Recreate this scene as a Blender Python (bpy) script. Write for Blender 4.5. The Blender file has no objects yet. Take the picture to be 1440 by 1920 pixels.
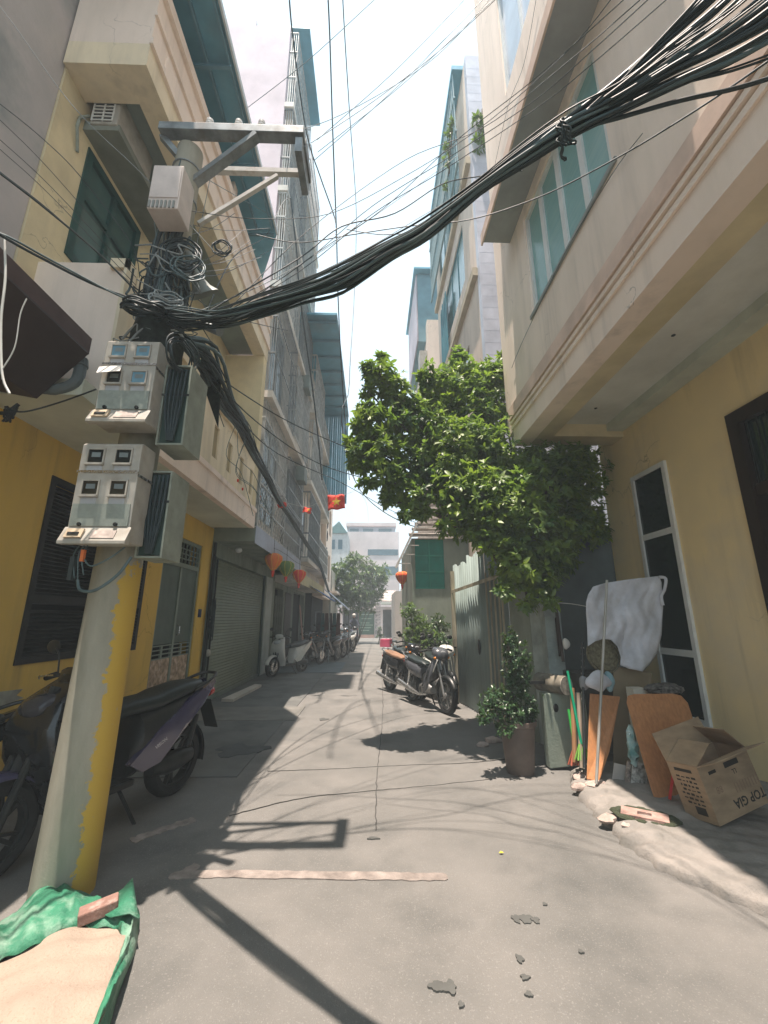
import bpy, math, random
import numpy as np
from mathutils import Vector, Matrix, Euler, Quaternion
R = math.radians
random.seed(7)
SC = bpy.context.scene
COL = SC.collection

# ---------------------------------------------------------------- camera
H, F, PITCH, YAW = 1.5, 783.0, R(14.3), R(1.6)
cam_d = bpy.data.cameras.new('camera')
cam = bpy.data.objects.new('camera', cam_d)
COL.objects.link(cam)
cam_d.sensor_fit = 'VERTICAL'
cam_d.sensor_height = 24.0
cam_d.lens = 24.0 * F / 1920.0
cam_d.clip_start = 0.05
cam_d.clip_end = 1500
cam.location = (0, 0, H)
cam.rotation_euler = (R(90) + PITCH, 0, -YAW)
SC.camera = cam

# ---------------------------------------------------------------- light
SUN = Vector((-0.47, -0.61, 5.9)).normalized()
sun_d = bpy.data.lights.new('sun', 'SUN')
sun_d.energy = 4.8
sun_d.angle = R(0.55)
sun_d.color = (1.0, 0.86, 0.75)
sun = bpy.data.objects.new('sun', sun_d)
COL.objects.link(sun)
sun.rotation_euler = (-SUN).to_track_quat('-Z', 'Y').to_euler()
sun.location = (0, 0, 30)
W = bpy.data.worlds.new('World')
SC.world = W
W.use_nodes = True
nt = W.node_tree
nt.nodes.clear()
sky = nt.nodes.new('ShaderNodeTexSky')
sky.sky_type = 'NISHITA'
sky.sun_disc = False
sky.sun_elevation = math.asin(SUN.z)
sky.sun_rotation = math.atan2(SUN.x, SUN.y)
sky.air_density = 1.3
sky.dust_density = 4.0
mixw = nt.nodes.new('ShaderNodeMixRGB')      # thin even high haze over the whole sky
mixw.inputs[0].default_value = 0.93
mixw.inputs[2].default_value = (4.15, 5.25, 6.0, 1)
bg = nt.nodes.new('ShaderNodeBackground')
bg.inputs[1].default_value = 0.1
wo = nt.nodes.new('ShaderNodeOutputWorld')
nt.links.new(sky.outputs[0], mixw.inputs[1])
nt.links.new(mixw.outputs[0], bg.inputs[0])
nt.links.new(bg.outputs[0], wo.inputs[0])
vs = SC.view_settings
vs.view_transform = 'Standard'
vs.look = 'None'
vs.exposure = 1.36
vs.gamma = 1.0
vs.use_curve_mapping = False
SC.cycles.max_bounces = 6
SC.cycles.diffuse_bounces = 4
SC.cycles.transparent_max_bounces = 12
SC.cycles.use_denoising = True

# ------------------------------------------- rays from the camera to real planes
_fw = Vector((math.sin(YAW)*math.cos(PITCH), math.cos(YAW)*math.cos(PITCH), math.sin(PITCH)))
_rt = Vector((math.cos(YAW), -math.sin(YAW), 0))
_up = _rt.cross(_fw)
_C = Vector((0, 0, H))
def ray(px, py): return _fw + _rt*((px-720)/F) - _up*((py-960)/F)
def PX(px, py, x): r = ray(px, py); return _C + r*(x/r.x)
def PY(px, py, y): r = ray(px, py); return _C + r*(y/r.y)
def PZ(px, py, z=0.0): r = ray(px, py); return _C + r*((z-H)/r.z)
def PV(px, py, x0, y0, dx, dy):      # vertical plane through (x0,y0) running along (dx,dy)
    r = ray(px, py); n = (-dy, dx)
    return _C + r*((x0*n[0]+y0*n[1])/(r.x*n[0]+r.y*n[1]))

# ---------------------------------------------------------------- materials
_mats = {}
def _n(t, typ, **kw):
    n = t.nodes.new(typ)
    for k, v in kw.items(): setattr(n, k, v)
    return n
def M(name, col, rough=0.8, col2=None, scale=3.0, var=0.12, bump=0.0, bscale=60.0, metal=0.0,
      spec=0.3, stain=None, stain_amt=0.0, stain_scale=1.2, stretch=None, detail=6, coat=0.0,
      speck=None, speck_amt=0.0, speck_scale=250, alpha=None, trans=0.0, obj=False, streak=0.0):
    if name in _mats: return _mats[name]
    m = bpy.data.materials.new(name); m.use_nodes = True
    t = m.node_tree; b = t.nodes['Principled BSDF']; L = t.links.new
    b.inputs['Roughness'].default_value = rough
    b.inputs['Metallic'].default_value = metal
    b.inputs['Specular IOR Level'].default_value = spec
    if coat: b.inputs['Coat Weight'].default_value = coat; b.inputs['Coat Roughness'].default_value = 0.08
    if trans: b.inputs['Transmission Weight'].default_value = trans
    if obj:
        src = _n(t, 'ShaderNodeTexCoord').outputs['Object']
    else:
        src = _n(t, 'ShaderNodeNewGeometry').outputs['Position']
    def coords(st=None):
        if st is None: return src
        mp = _n(t, 'ShaderNodeMapping'); mp.inputs['Scale'].default_value = st
        L(src, mp.inputs[0]); return mp.outputs[0]
    def noise(sc, det=detail, st=None, ro=0.6):
        n = _n(t, 'ShaderNodeTexNoise'); n.inputs['Scale'].default_value = sc
        n.inputs['Detail'].default_value = det; n.inputs['Roughness'].default_value = ro
        L(coords(st), n.inputs['Vector']); return n.outputs['Fac']
    def ramp(f, a, bb):
        r = _n(t, 'ShaderNodeMapRange'); r.inputs[1].default_value = a; r.inputs[2].default_value = bb
        L(f, r.inputs[0]); return r.outputs[0]
    def mix(f, a, c):
        x = _n(t, 'ShaderNodeMixRGB')
        if isinstance(f, float): x.inputs[0].default_value = f
        else: L(f, x.inputs[0])
        for i, v in ((1, a), (2, c)):
            if isinstance(v, tuple): x.inputs[i].default_value = (*v, 1)
            else: L(v, x.inputs[i])
        return x.outputs[0]
    c2 = col2 or tuple(max(0, c*(1-var*2.2)) for c in col)
    c1 = tuple(min(1, c*(1+var*0.5)) for c in col)
    out = mix(ramp(noise(scale, st=stretch), 0.3, 0.7), c1, c2)
    if stain is not None:
        f = ramp(noise(stain_scale, 8, stretch), 0.5, 0.68)
        mm = _n(t, 'ShaderNodeMath', operation='MULTIPLY'); L(f, mm.inputs[0]); mm.inputs[1].default_value = stain_amt
        out = mix(mm.outputs[0], out, stain)
    if streak:
        f = ramp(noise(1.0, 7, (5.0, 5.0, 0.35)), 0.52, 0.72); f2 = ramp(noise(0.7, 3), 0.35, 0.6)
        m1 = _n(t, 'ShaderNodeMath', operation='MULTIPLY'); L(f, m1.inputs[0]); L(f2, m1.inputs[1])
        m2 = _n(t, 'ShaderNodeMath', operation='MULTIPLY'); L(m1.outputs[0], m2.inputs[0]); m2.inputs[1].default_value = streak
        out = mix(m2.outputs[0], out, tuple(c*0.4+0.03 for c in col))
        vo = _n(t, 'ShaderNodeTexVoronoi', feature='DISTANCE_TO_EDGE'); vo.inputs['Scale'].default_value = 0.8
        wn = _n(t, 'ShaderNodeTexNoise'); wn.inputs['Scale'].default_value = 3.0; wn.inputs['Detail'].default_value = 6; L(src, wn.inputs[0])
        wv = _n(t, 'ShaderNodeVectorMath', operation='SCALE'); L(wn.outputs['Color'], wv.inputs[0]); wv.inputs['Scale'].default_value = 0.5
        wa = _n(t, 'ShaderNodeVectorMath', operation='ADD'); L(src, wa.inputs[0]); L(wv.outputs[0], wa.inputs[1]); L(wa.outputs[0], vo.inputs['Vector'])
        lc = _n(t, 'ShaderNodeMath', operation='LESS_THAN'); L(vo.outputs['Distance'], lc.inputs[0]); lc.inputs[1].default_value = 0.0025
        f3 = ramp(noise(0.5, 2), 0.5, 0.56); m3 = _n(t, 'ShaderNodeMath', operation='MULTIPLY'); L(lc.outputs[0], m3.inputs[0]); L(f3, m3.inputs[1])
        m4 = _n(t, 'ShaderNodeMath', operation='MULTIPLY'); L(m3.outputs[0], m4.inputs[0]); m4.inputs[1].default_value = min(1.0, streak*1.3)
        out = mix(m4.outputs[0], out, tuple(c*0.35 for c in col))
    if speck is not None:
        f = ramp(noise(speck_scale, 2, ro=0.5), 0.6, 0.68)
        mm = _n(t, 'ShaderNodeMath', operation='MULTIPLY'); L(f, mm.inputs[0]); mm.inputs[1].default_value = speck_amt
        out = mix(mm.outputs[0], out, speck)
    L(out, b.inputs['Base Color'])
    if bump:
        bn = _n(t, 'ShaderNodeBump'); bn.inputs['Strength'].default_value = bump; bn.inputs['Distance'].default_value = 0.01
        L(noise(bscale, 5), bn.inputs['Height']); L(bn.outputs[0], b.inputs['Normal'])
    rr = ramp(noise(scale*2.3, 4), 0.2, 0.8)
    rm = _n(t, 'ShaderNodeMapRange'); rm.inputs[3].default_value = max(0.02, rough-0.08); rm.inputs[4].default_value = min(1, rough+0.1)
    L(rr, rm.inputs[0]); L(rm.outputs[0], b.inputs['Roughness'])
    m.diffuse_color = (*col, 1)
    _mats[name] = m
    return m

# ---------------------------------------------------------------- mesh builder
class MB:
    def __init__(s): s.v = []; s.f = []; s.m = []; s.T = Matrix.Identity(4); s.k = 0; s.uv = None
    def add(s, vs, fs):
        o = len(s.v); T = s.T
        s.v += [T @ Vector(p) for p in vs]
        s.f += [tuple(i+o for i in f) for f in fs]; s.m += [s.k]*len(fs); return s
    def box(s, x0, x1, y0, y1, z0, z1):
        return s.add([(x0,y0,z0),(x1,y0,z0),(x1,y1,z0),(x0,y1,z0),(x0,y0,z1),(x1,y0,z1),(x1,y1,z1),(x0,y1,z1)],
              [(0,3,2,1),(4,5,6,7),(0,1,5,4),(1,2,6,5),(2,3,7,6),(3,0,4,7)])
    def bar(s, a, b, w, h, up=(0,0,1)):      # rectangular bar from a to b
        a = Vector(a); b = Vector(b); d = (b-a)
        if d.length < 1e-6: return s
        x = d.normalized(); u = Vector(up)
        if abs(x.dot(u)) > 0.99: u = Vector((0,1,0))
        y = u.cross(x).normalized(); z = x.cross(y)
        vs = []
        for p in (a, b):
            for i, j in ((-1,-1),(1,-1),(1,1),(-1,1)): vs.append(p + y*(i*w/2) + z*(j*h/2))
        return s.add(vs, [(3,2,1,0),(4,5,6,7),(0,1,5,4),(1,2,6,5),(2,3,7,6),(3,0,4,7)])
    def prism(s, pts, ext):                  # planar outline pushed along ext
        n = len(pts); e = Vector(ext); a = [Vector(p) for p in pts]
        return s.add(a + [p+e for p in a], [tuple(reversed(range(n))), tuple(range(n, 2*n))] + [(i, (i+1) % n, n+(i+1) % n, n+i) for i in range(n)])
    def slab(s, pts, thick):                 # planar outline, thickness along its own normal
        a = [Vector(p) for p in pts]; nn = (a[1]-a[0]).cross(a[2]-a[0]).normalized()
        return s.prism(a, nn*thick)
    def tube(s, pts, r, n=8, closed=False, cap=True):
        pts = [Vector(p) for p in pts]; N = len(pts); rs = r if isinstance(r, (list, tuple)) else [r]*N
        vs = []; pu = None
        for i, p in enumerate(pts):
            a = pts[(i-1) % N] if (closed or i > 0) else p
            b = pts[(i+1) % N] if (closed or i < N-1) else p
            d = (b-a).normalized() if (b-a).length > 1e-9 else Vector((0,0,1))
            if pu is None:
                u = Vector((0,0,1)) if abs(d.z) < 0.9 else Vector((1,0,0))
            else: u = pu
            u = (u - d*u.dot(d)); u = u.normalized() if u.length > 1e-6 else d.orthogonal().normalized()
            pu = u; w = d.cross(u)
            for k in range(n):
                t = 2*math.pi*k/n; vs.append(p + (u*math.cos(t) + w*math.sin(t))*rs[i])
        fs = []
        for i in range(N if closed else N-1):
            j = (i+1) % N
            for k in range(n): fs.append((i*n+k, i*n+(k+1) % n, j*n+(k+1) % n, j*n+k))
        if cap and not closed: fs += [tuple(reversed(range(n))), tuple((N-1)*n+k for k in range(n))]
        return s.add(vs, fs)
    def lathe(s, prof, c=(0,0,0), axis=(0,0,1), n=20, cap=False):
        q = Vector((0,0,1)).rotation_difference(Vector(axis).normalized()); c = Vector(c)
        vs = []; N = len(prof)
        for r, z in prof:
            for k in range(n):
                t = 2*math.pi*k/n; vs.append(c + q @ Vector((r*math.cos(t), r*math.sin(t), z)))
        fs = [(i*n+k, i*n+(k+1) % n, (i+1)*n+(k+1) % n, (i+1)*n+k) for i in range(N-1) for k in range(n)]
        if cap: fs += [tuple(reversed(range(n))), tuple((N-1)*n+k for k in range(n))]
        return s.add(vs, fs)
    def ball(s, c, r, sc=(1,1,1), n=12, m=8):
        c = Vector(c)
        return s.add([c + Vector((r*sc[0]*math.sin(math.pi*i/m)*math.cos(2*math.pi*k/n), r*sc[1]*math.sin(math.pi*i/m)*math.sin(2*math.pi*k/n), r*sc[2]*math.cos(math.pi*i/m))) for i in range(m+1) for k in range(n)],
              [(i*n+k, (i+1)*n+k, (i+1)*n+(k+1) % n, i*n+(k+1) % n) for i in range(m) for k in range(n)])
    def torus(s, c, R_, r, axis=(0,0,1), n=24, m=8):
        q = Vector((0,0,1)).rotation_difference(Vector(axis).normalized()); c = Vector(c)
        return s.tube([c + q @ Vector((R_*math.cos(2*math.pi*i/n), R_*math.sin(2*math.pi*i/n), 0)) for i in range(n)], r, m, closed=True)
    def loft(s, secs, n=16, pw=2.6, cap=True):
        # secs: (cx,cz,halfy,halfz, tilt) cross sections in the YZ plane along X; superellipse
        vs = []
        for sec in secs:
            cx, cz, hy, hz = sec[:4]; tl = sec[4] if len(sec) > 4 else 0.0
            for k in range(n):
                t = 2*math.pi*k/n; c, q = math.cos(t), math.sin(t)
                y = hy*math.copysign(abs(c)**(2/pw), c); z = hz*math.copysign(abs(q)**(2/pw), q)
                vs.append((cx - z*math.sin(tl), y, cz + z*math.cos(tl)))
        N = len(secs)
        fs = [(i*n+k, i*n+(k+1) % n, (i+1)*n+(k+1) % n, (i+1)*n+k) for i in range(N-1) for k in range(n)]
        if cap: fs += [tuple(reversed(range(n))), tuple((N-1)*n+k for k in range(n))]
        return s.add(vs, fs)
    def grid(s, nu, nv, fn):
        vs = [fn(i/nu, j/nv) for j in range(nv+1) for i in range(nu+1)]
        return s.add(vs, [(j*(nu+1)+i, j*(nu+1)+i+1, (j+1)*(nu+1)+i+1, (j+1)*(nu+1)+i) for j in range(nv) for i in range(nu)])
    def build(s, name, mat, parent=None, smooth=False, bevel=0.0, ang=40, loc=None, solid=0.0):
        base = Vector((0,0,0))
        if parent is not None: base = parent_base.get(parent.name, Vector((0,0,0)))
        elif loc is not None: base = Vector(loc)
        me = bpy.data.meshes.new(name)
        me.from_pydata([tuple(Vector(p)-base) for p in s.v], [], s.f)
        mats = mat if isinstance(mat, (list, tuple)) else [mat]
        for mm in mats: me.materials.append(mm)
        if len(mats) > 1: me.polygons.foreach_set('material_index', s.m)
        me.update()
        if smooth:
            me.polygons.foreach_set('use_smooth', [True]*len(me.polygons))
            me.set_sharp_from_angle(angle=R(ang))
        o = bpy.data.objects.new(name, me); COL.objects.link(o)
        if parent is not None: o.parent = parent; parent_base[o.name] = base
        else: o.location = base; parent_base[o.name] = base
        if solid:
            md = o.modifiers.new('solid', 'SOLIDIFY'); md.thickness = solid; md.offset = 0
        if bevel:
            md = o.modifiers.new('bevel', 'BEVEL'); md.width = bevel; md.segments = 2; md.limit_method = 'ANGLE'
        return o
parent_base = {}
def B(x0, x1, y0, y1, z0, z1): return MB().box(x0, x1, y0, y1, z0, z1)
def tag(o, label=None, cat=None, group=None, kind=None):
    if label: o['label'] = label
    if cat: o['category'] = cat
    if group: o['group'] = group
    if kind: o['kind'] = kind
    return o
def thing(name, label, cat, loc=(0,0,0), rz=0.0, group=None):
    o = bpy.data.objects.new(name, None); o.empty_display_size = 0.2; COL.objects.link(o)
    o.location = loc; o.rotation_euler = (0, 0, rz); parent_base[o.name] = Vector(loc)
    return tag(o, label, cat, group)
def S(o): o['kind'] = 'structure'; return o
def copy_tree(root, loc, rz=0.0, label=None, group=None, swap=None, rot=None):
    def cp(o, par):
        c = o.copy(); COL.objects.link(c); c.parent = par
        if swap and o.type == 'MESH':
            for i, ms in enumerate(o.material_slots):
                if ms.material and ms.material.name in swap:
                    c.material_slots[i].link = 'OBJECT'; c.material_slots[i].material = swap[ms.material.name]
        for ch in o.children: cp(ch, c)
        return c
    c = cp(root, None); c.location = loc; c.rotation_euler = rot if rot else (0, 0, rz)
    if label: c['label'] = label
    if group: c['group'] = group
    return c
def dup(o, loc, rot=(0,0,0), parent=None, scale=None):
    c = o.copy(); COL.objects.link(c)
    if parent is not None: c.parent = parent
    c.location = loc; c.rotation_euler = rot
    if scale: c.scale = scale
    return c
def wallgrid(mb, axis, c0, c1, u0, u1, z0, z1, holes=()):
    """wall perpendicular to `axis` between c0 and c1 with rectangular holes (ua,ub,za,zb)"""
    us = sorted({u0, u1, *[min(max(h[i], u0), u1) for h in holes for i in (0, 1)]})
    zs = sorted({z0, z1, *[min(max(h[i], z0), z1) for h in holes for i in (2, 3)]})
    def solid(i, j):
        if i < 0 or j < 0 or i >= len(us)-1 or j >= len(zs)-1: return False
        um, zm = (us[i]+us[i+1])/2, (zs[j]+zs[j+1])/2
        return not any(h[0] < um < h[1] and h[2] < zm < h[3] for h in holes)
    def p(c, u, z): return (c, u, z) if axis == 'x' else (u, c, z)
    for i in range(len(us)-1):
        for j in range(len(zs)-1):
            if not solid(i, j): continue
            a, b, c, d = us[i], us[i+1], zs[j], zs[j+1]
            q = []
            q.append([p(c0,a,c), p(c0,b,c), p(c0,b,d), p(c0,a,d)])
            q.append([p(c1,a,c), p(c1,a,d), p(c1,b,d), p(c1,b,c)])
            if not solid(i-1, j): q.append([p(c0,a,c), p(c0,a,d), p(c1,a,d), p(c1,a,c)])
            if not solid(i+1, j): q.append([p(c0,b,c), p(c1,b,c), p(c1,b,d), p(c0,b,d)])
            if not solid(i, j-1): q.append([p(c0,a,c), p(c1,a,c), p(c1,b,c), p(c0,b,c)])
            if not solid(i, j+1): q.append([p(c0,a,d), p(c0,b,d), p(c1,b,d), p(c1,a,d)])
            for k in q: mb.add(k, [(0,1,2,3)])
    return mb
def win(bld, axis, c, u0, u1, z0, z1, cols=2, rows=1, fm=None, gm=None, fr=0.045, dep=0.05, name='window', fracs=None, mul=None):
    """framed window in the plane `axis`=c: frame is a part of the building, panes its sub-parts"""
    def bx(mb, a, b, cc, d, c0, c1):
        return mb.box(c0, c1, a, b, cc, d) if axis == 'x' else mb.box(a, b, c0, c1, cc, d)
    m = MB(); h = dep/2
    bx(m, u0, u1, z0, z0+fr, c-h, c+h); bx(m, u0, u1, z1-fr, z1, c-h, c+h)
    bx(m, u0, u0+fr, z0+fr, z1-fr, c-h, c+h); bx(m, u1-fr, u1, z0+fr, z1-fr, c-h, c+h)
    uu = [u0 + (u1-u0)*i/cols for i in range(cols+1)]
    zz = [z0 + (z1-z0)*(fracs[i] if fracs else i/rows) for i in range(rows+1)]
    mu = mul or fr*0.8
    for x in uu[1:-1]: bx(m, x-mu/2, x+mu/2, z0+fr, z1-fr, c-h*0.8, c+h*0.8)
    for z in zz[1:-1]:
        for i in range(cols): bx(m, uu[i]+(fr if i == 0 else mu/2), uu[i+1]-(fr if i == cols-1 else mu/2), z-mu/2, z+mu/2, c-h*0.7, c+h*0.7)
    w = m.build(name, fm, bld)
    for i in range(cols):
        for j in range(rows):
            g = MB(); bx(g, uu[i]+mu/2, uu[i+1]-mu/2, zz[j]+mu/2, zz[j+1]-mu/2, c-0.004, c+0.004)
            g.build('pane', gm, w)
    return w
def smoothpath(pts, n=8):
    pts = [Vector(p) for p in pts]; out = []
    for i in range(len(pts)-1):
        p0 = pts[max(i-1, 0)]; p1 = pts[i]; p2 = pts[i+1]; p3 = pts[min(i+2, len(pts)-1)]
        for k in range(n):
            t = k/n
            out.append(0.5*((2*p1) + (p2-p0)*t + (2*p0-5*p1+4*p2-p3)*t*t + (3*p1-p0-3*p2+p3)*t**3))
    out.append(pts[-1]); return out

# ================================================================ materials in use
m_road = M('road', (0.17,0.163,0.152), 0.9, col2=(0.118,0.117,0.11), scale=1.3, bump=0.5, bscale=160, stain=(0.07,0.073,0.07), stain_amt=0.6, stain_scale=1.1, speck=(0.27,0.26,0.245), speck_amt=0.38, speck_scale=115)
m_patch = M('concrete_patch', (0.135,0.137,0.13), 0.9, scale=2.0, bump=0.3, bscale=90, stain=(0.075,0.078,0.076), stain_amt=0.5, stain_scale=2)
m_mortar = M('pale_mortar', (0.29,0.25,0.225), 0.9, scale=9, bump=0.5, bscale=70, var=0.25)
m_wet = M('damp_stain', (0.092,0.094,0.088), 0.85, scale=6, bump=0.2)
m_ground = M('bare_ground', (0.11,0.105,0.095), 0.95, scale=0.3, bump=0.3)
m_pave = M('pavement_concrete', (0.27,0.245,0.222), 0.92, col2=(0.19,0.18,0.165), scale=4, bump=0.7, bscale=45, stain=(0.11,0.11,0.095), stain_amt=0.6, stain_scale=3)
m_yellow = M('yellow_ochre_paint', (0.66,0.43,0.09), 0.85, streak=0.5, col2=(0.56,0.38,0.1), scale=1.6, bump=0.12, bscale=40, stain=(0.4,0.27,0.08), stain_amt=0.45, stain_scale=1.0, stretch=(1,1,0.45))
m_yelrepair = M('bare_render', (0.36,0.36,0.31), 0.9, scale=5, bump=0.3, var=0.2)
m_cream = M('cream_paint', (0.82,0.7,0.5), 0.85, streak=0.4, col2=(0.75,0.64,0.47), scale=2.0, bump=0.1, bscale=35, stain=(0.42,0.36,0.27), stain_amt=0.35, stain_scale=2.4, stretch=(1,1,0.3))
m_cream2 = M('pale_cream_paint', (0.88,0.74,0.63), 0.85, streak=0.45, col2=(0.81,0.68,0.58), scale=1.6, bump=0.1, bscale=30, stain=(0.56,0.48,0.38), stain_amt=0.3, stain_scale=1.8, stretch=(1,1,0.3))
m_pinkcream = M('pinkish_band_paint', (0.8,0.6,0.49), 0.85, scale=3, bump=0.05, stain=(0.5,0.4,0.33), stain_amt=0.3, stain_scale=4)
m_lyel = M('light_yellow_paint', (0.82,0.65,0.35), 0.85, streak=0.45, col2=(0.76,0.62,0.37), scale=1.3, bump=0.12, bscale=30, stain=(0.62,0.55,0.43), stain_amt=0.5, stain_scale=0.9)
m_white = M('white_ceiling_paint', (0.78,0.79,0.74), 0.85, scale=1.0, bump=0.08, bscale=25, stain=(0.45,0.46,0.4), stain_amt=0.35, stain_scale=1.4)
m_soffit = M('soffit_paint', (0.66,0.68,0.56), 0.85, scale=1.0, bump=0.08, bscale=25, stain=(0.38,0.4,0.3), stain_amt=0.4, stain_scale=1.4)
m_grey = M('stained_grey_render', (0.5,0.45,0.43), 0.92, col2=(0.4,0.38,0.37), scale=1.3, bump=0.35, bscale=22, stain=(0.16,0.2,0.2), stain_amt=0.85, stain_scale=0.75)
m_conc = M('concrete', (0.4,0.39,0.35), 0.9, col2=(0.29,0.29,0.26), scale=6, bump=0.4, bscale=60, stain=(0.17,0.19,0.16), stain_amt=0.5, stain_scale=3, stretch=(1,1,0.35))
m_mossy = M('mossy_concrete', (0.28,0.31,0.26), 0.92, col2=(0.19,0.23,0.19), scale=3, bump=0.4, bscale=40, stain=(0.1,0.14,0.1), stain_amt=0.6, stain_scale=2, stretch=(1,1,0.4))
m_lilac = M('lilac_render', (0.72,0.62,0.65), 0.88, scale=0.8, bump=0.15, bscale=20, stain=(0.5,0.44,0.45), stain_amt=0.3, stain_scale=1.0)
m_tile = M('pale_wall_tile', (0.58,0.59,0.66), 0.4, scale=2, bump=0.05)
m_peach = M('peach_render', (0.8,0.66,0.55), 0.86, streak=0.4, scale=1.2, bump=0.1, stain=(0.5,0.4,0.34), stain_amt=0.35, stain_scale=1.3, stretch=(1,1,0.3))
m_bldgwhite = M('offwhite_render', (0.75,0.71,0.64), 0.86, streak=0.5, scale=0.9, bump=0.1, stain=(0.35,0.37,0.36), stain_amt=0.5, stain_scale=0.9, stretch=(1,1,0.3))
m_fardust = M('far_pink_render', (0.66,0.57,0.56), 0.9, scale=0.5)
m_roofblue = M('blue_sheet_metal', (0.14,0.38,0.5), 0.45, scale=1.2, metal=0.2, var=0.15, stain=(0.2,0.2,0.18), stain_amt=0.4, stain_scale=0.7)
m_roofbrown = M('brown_sheet_metal', (0.045,0.028,0.025), 0.6, scale=2, var=0.2)
m_steel = M('galvanised_steel', (0.3,0.33,0.34), 0.5, scale=8, metal=0.6, var=0.2, stain=(0.14,0.1,0.07), stain_amt=0.5, stain_scale=6)
m_steelpale = M('pale_painted_steel', (0.62,0.6,0.56), 0.5, scale=8, var=0.1, stain=(0.3,0.2,0.12), stain_amt=0.4, stain_scale=9)
m_dkmetal = M('dark_metal', (0.03,0.033,0.033), 0.45, scale=10, metal=0.3, var=0.2)
m_cage = M('window_grille_paint', (0.26,0.28,0.28), 0.5, scale=5, metal=0.3, var=0.2)
m_black = M('black_wood', (0.008,0.009,0.009), 0.55, scale=6, var=0.3)
m_brownwood = M('dark_brown_wood', (0.035,0.02,0.014), 0.45, scale=5, var=0.3, stretch=(1,1,0.2))
m_doorgrn = M('greengrey_door_paint', (0.085,0.12,0.1), 0.5, scale=3, var=0.12)
m_doorfr = M('greengrey_frame_paint', (0.2,0.24,0.2), 0.5, scale=3, var=0.12)
m_shutter = M('roller_shutter_paint', (0.17,0.2,0.145), 0.5, scale=1.5, var=0.08, stain=(0.19,0.21,0.15), stain_amt=0.4, stain_scale=1.2)
m_wgreen = M('dark_green_frame_paint', (0.012,0.07,0.06), 0.5, scale=4, var=0.2)
m_alu = M('white_aluminium', (0.72,0.74,0.72), 0.4, scale=4, var=0.06)
def glass(name, col, rough=0.06):
    m = M(name, col, rough, scale=1.0, var=0.2, spec=0.6); return m
m_glassteal = glass('teal_glass', (0.09,0.26,0.26), 0.12)
m_glassdark = glass('dark_green_glass', (0.012,0.03,0.028), 0.1)
m_glassblue = glass('pale_blue_glass', (0.5,0.56,0.66), 0.15)
m_void = M('dark_interior', (0.01,0.01,0.011), 0.9)
m_plast = M('grey_meter_plastic', (0.44,0.42,0.37), 0.6, col2=(0.33,0.32,0.29), scale=7, bump=0.05, stain=(0.28,0.24,0.19), stain_amt=0.5, stain_scale=9)
m_plast2 = M('weathered_box_sheet', (0.28,0.31,0.26), 0.6, scale=7, stain=(0.14,0.15,0.12), stain_amt=0.5, stain_scale=6)
m_meterglass = glass('meter_window_blue', (0.16,0.32,0.42), 0.1)
m_meterdark = glass('meter_window_dark', (0.015,0.02,0.02), 0.12)
m_clear = M('scratched_clear_cover', (0.3,0.34,0.31), 0.25, scale=14, var=0.1)
m_cable = M('black_cable', (0.022,0.04,0.046), 0.55, scale=5, var=0.2, spec=0.5)
m_cableg = M('grey_cable', (0.1,0.15,0.16), 0.5, scale=5, var=0.2)
m_cablew = M('white_cable', (0.6,0.6,0.56), 0.5, scale=5, var=0.1)
m_rubber = M('tyre_rubber', (0.018,0.018,0.018), 0.75, scale=20)
m_chrome = M('bright_metal', (0.55,0.55,0.54), 0.25, metal=0.9, scale=20, var=0.05)
m_alloy = M('alloy_grey', (0.28,0.28,0.27), 0.4, metal=0.6, scale=20, var=0.1)
m_plblk = M('black_plastic', (0.014,0.016,0.016), 0.38, scale=12, var=0.2, spec=0.5)
m_seat = M('black_seat_vinyl', (0.016,0.024,0.024), 0.42, scale=30, bump=0.1, bscale=300)
m_purple = M('dark_purple_paint', (0.055,0.048,0.1), 0.22, scale=3, var=0.05, coat=0.8, spec=0.6)
m_bwhite = M('white_bike_paint', (0.62,0.62,0.58), 0.25, scale=4, var=0.05, coat=0.6)
m_bgrey = M('dark_grey_bike_paint', (0.07,0.075,0.085), 0.28, scale=4, var=0.05, coat=0.6)
m_bblack = M('black_bike_paint', (0.012,0.012,0.014), 0.22, scale=4, coat=0.7)
m_bred = M('red_bike_paint', (0.4,0.03,0.03), 0.3, scale=4, coat=0.5)
m_lamp = M('clear_lamp_lens', (0.45,0.47,0.48), 0.12, spec=0.8)
m_orlens = M('orange_lens', (0.6,0.2,0.03), 0.2)
m_rdlens = M('red_lens', (0.4,0.02,0.02), 0.2)
m_bark = M('bark', (0.11,0.09,0.07), 0.95, scale=12, bump=0.8, bscale=30)
m_cardb = M('cardboard', (0.38,0.27,0.17), 0.85, scale=5, var=0.16, bump=0.2, bscale=40, stretch=(1,1,3))
m_orboard = M('orange_wood_laminate', (0.46,0.21,0.085), 0.5, col2=(0.34,0.15,0.06), scale=5, var=0.1, stretch=(9,9,0.5), stain=(0.3,0.13,0.06), stain_amt=0.5, stain_scale=7)
m_tarp = M('green_tarpaulin', (0.04,0.2,0.115), 0.55, col2=(0.025,0.125,0.075), scale=9, bump=0.6, bscale=60, stain=(0.3,0.42,0.34), stain_amt=0.75, stain_scale=6)
m_sand = M('pale_sand', (0.34,0.275,0.22), 0.95, col2=(0.28,0.225,0.18), scale=4, bump=0.6, bscale=90, speck=(0.2,0.15,0.11), speck_amt=0.4, speck_scale=110)
m_brick = M('clay_brick', (0.27,0.16,0.13), 0.92, scale=14, bump=0.5, stain=(0.6,0.55,0.5), stain_amt=0.5, stain_scale=12)
m_corr = M('weathered_galvanised_sheet', (0.25,0.31,0.3), 0.6, col2=(0.22,0.28,0.26), scale=2.5, metal=0.15, stain=(0.13,0.15,0.13), stain_amt=0.55, stain_scale=2.2, stretch=(1,1,0.25))
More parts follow.
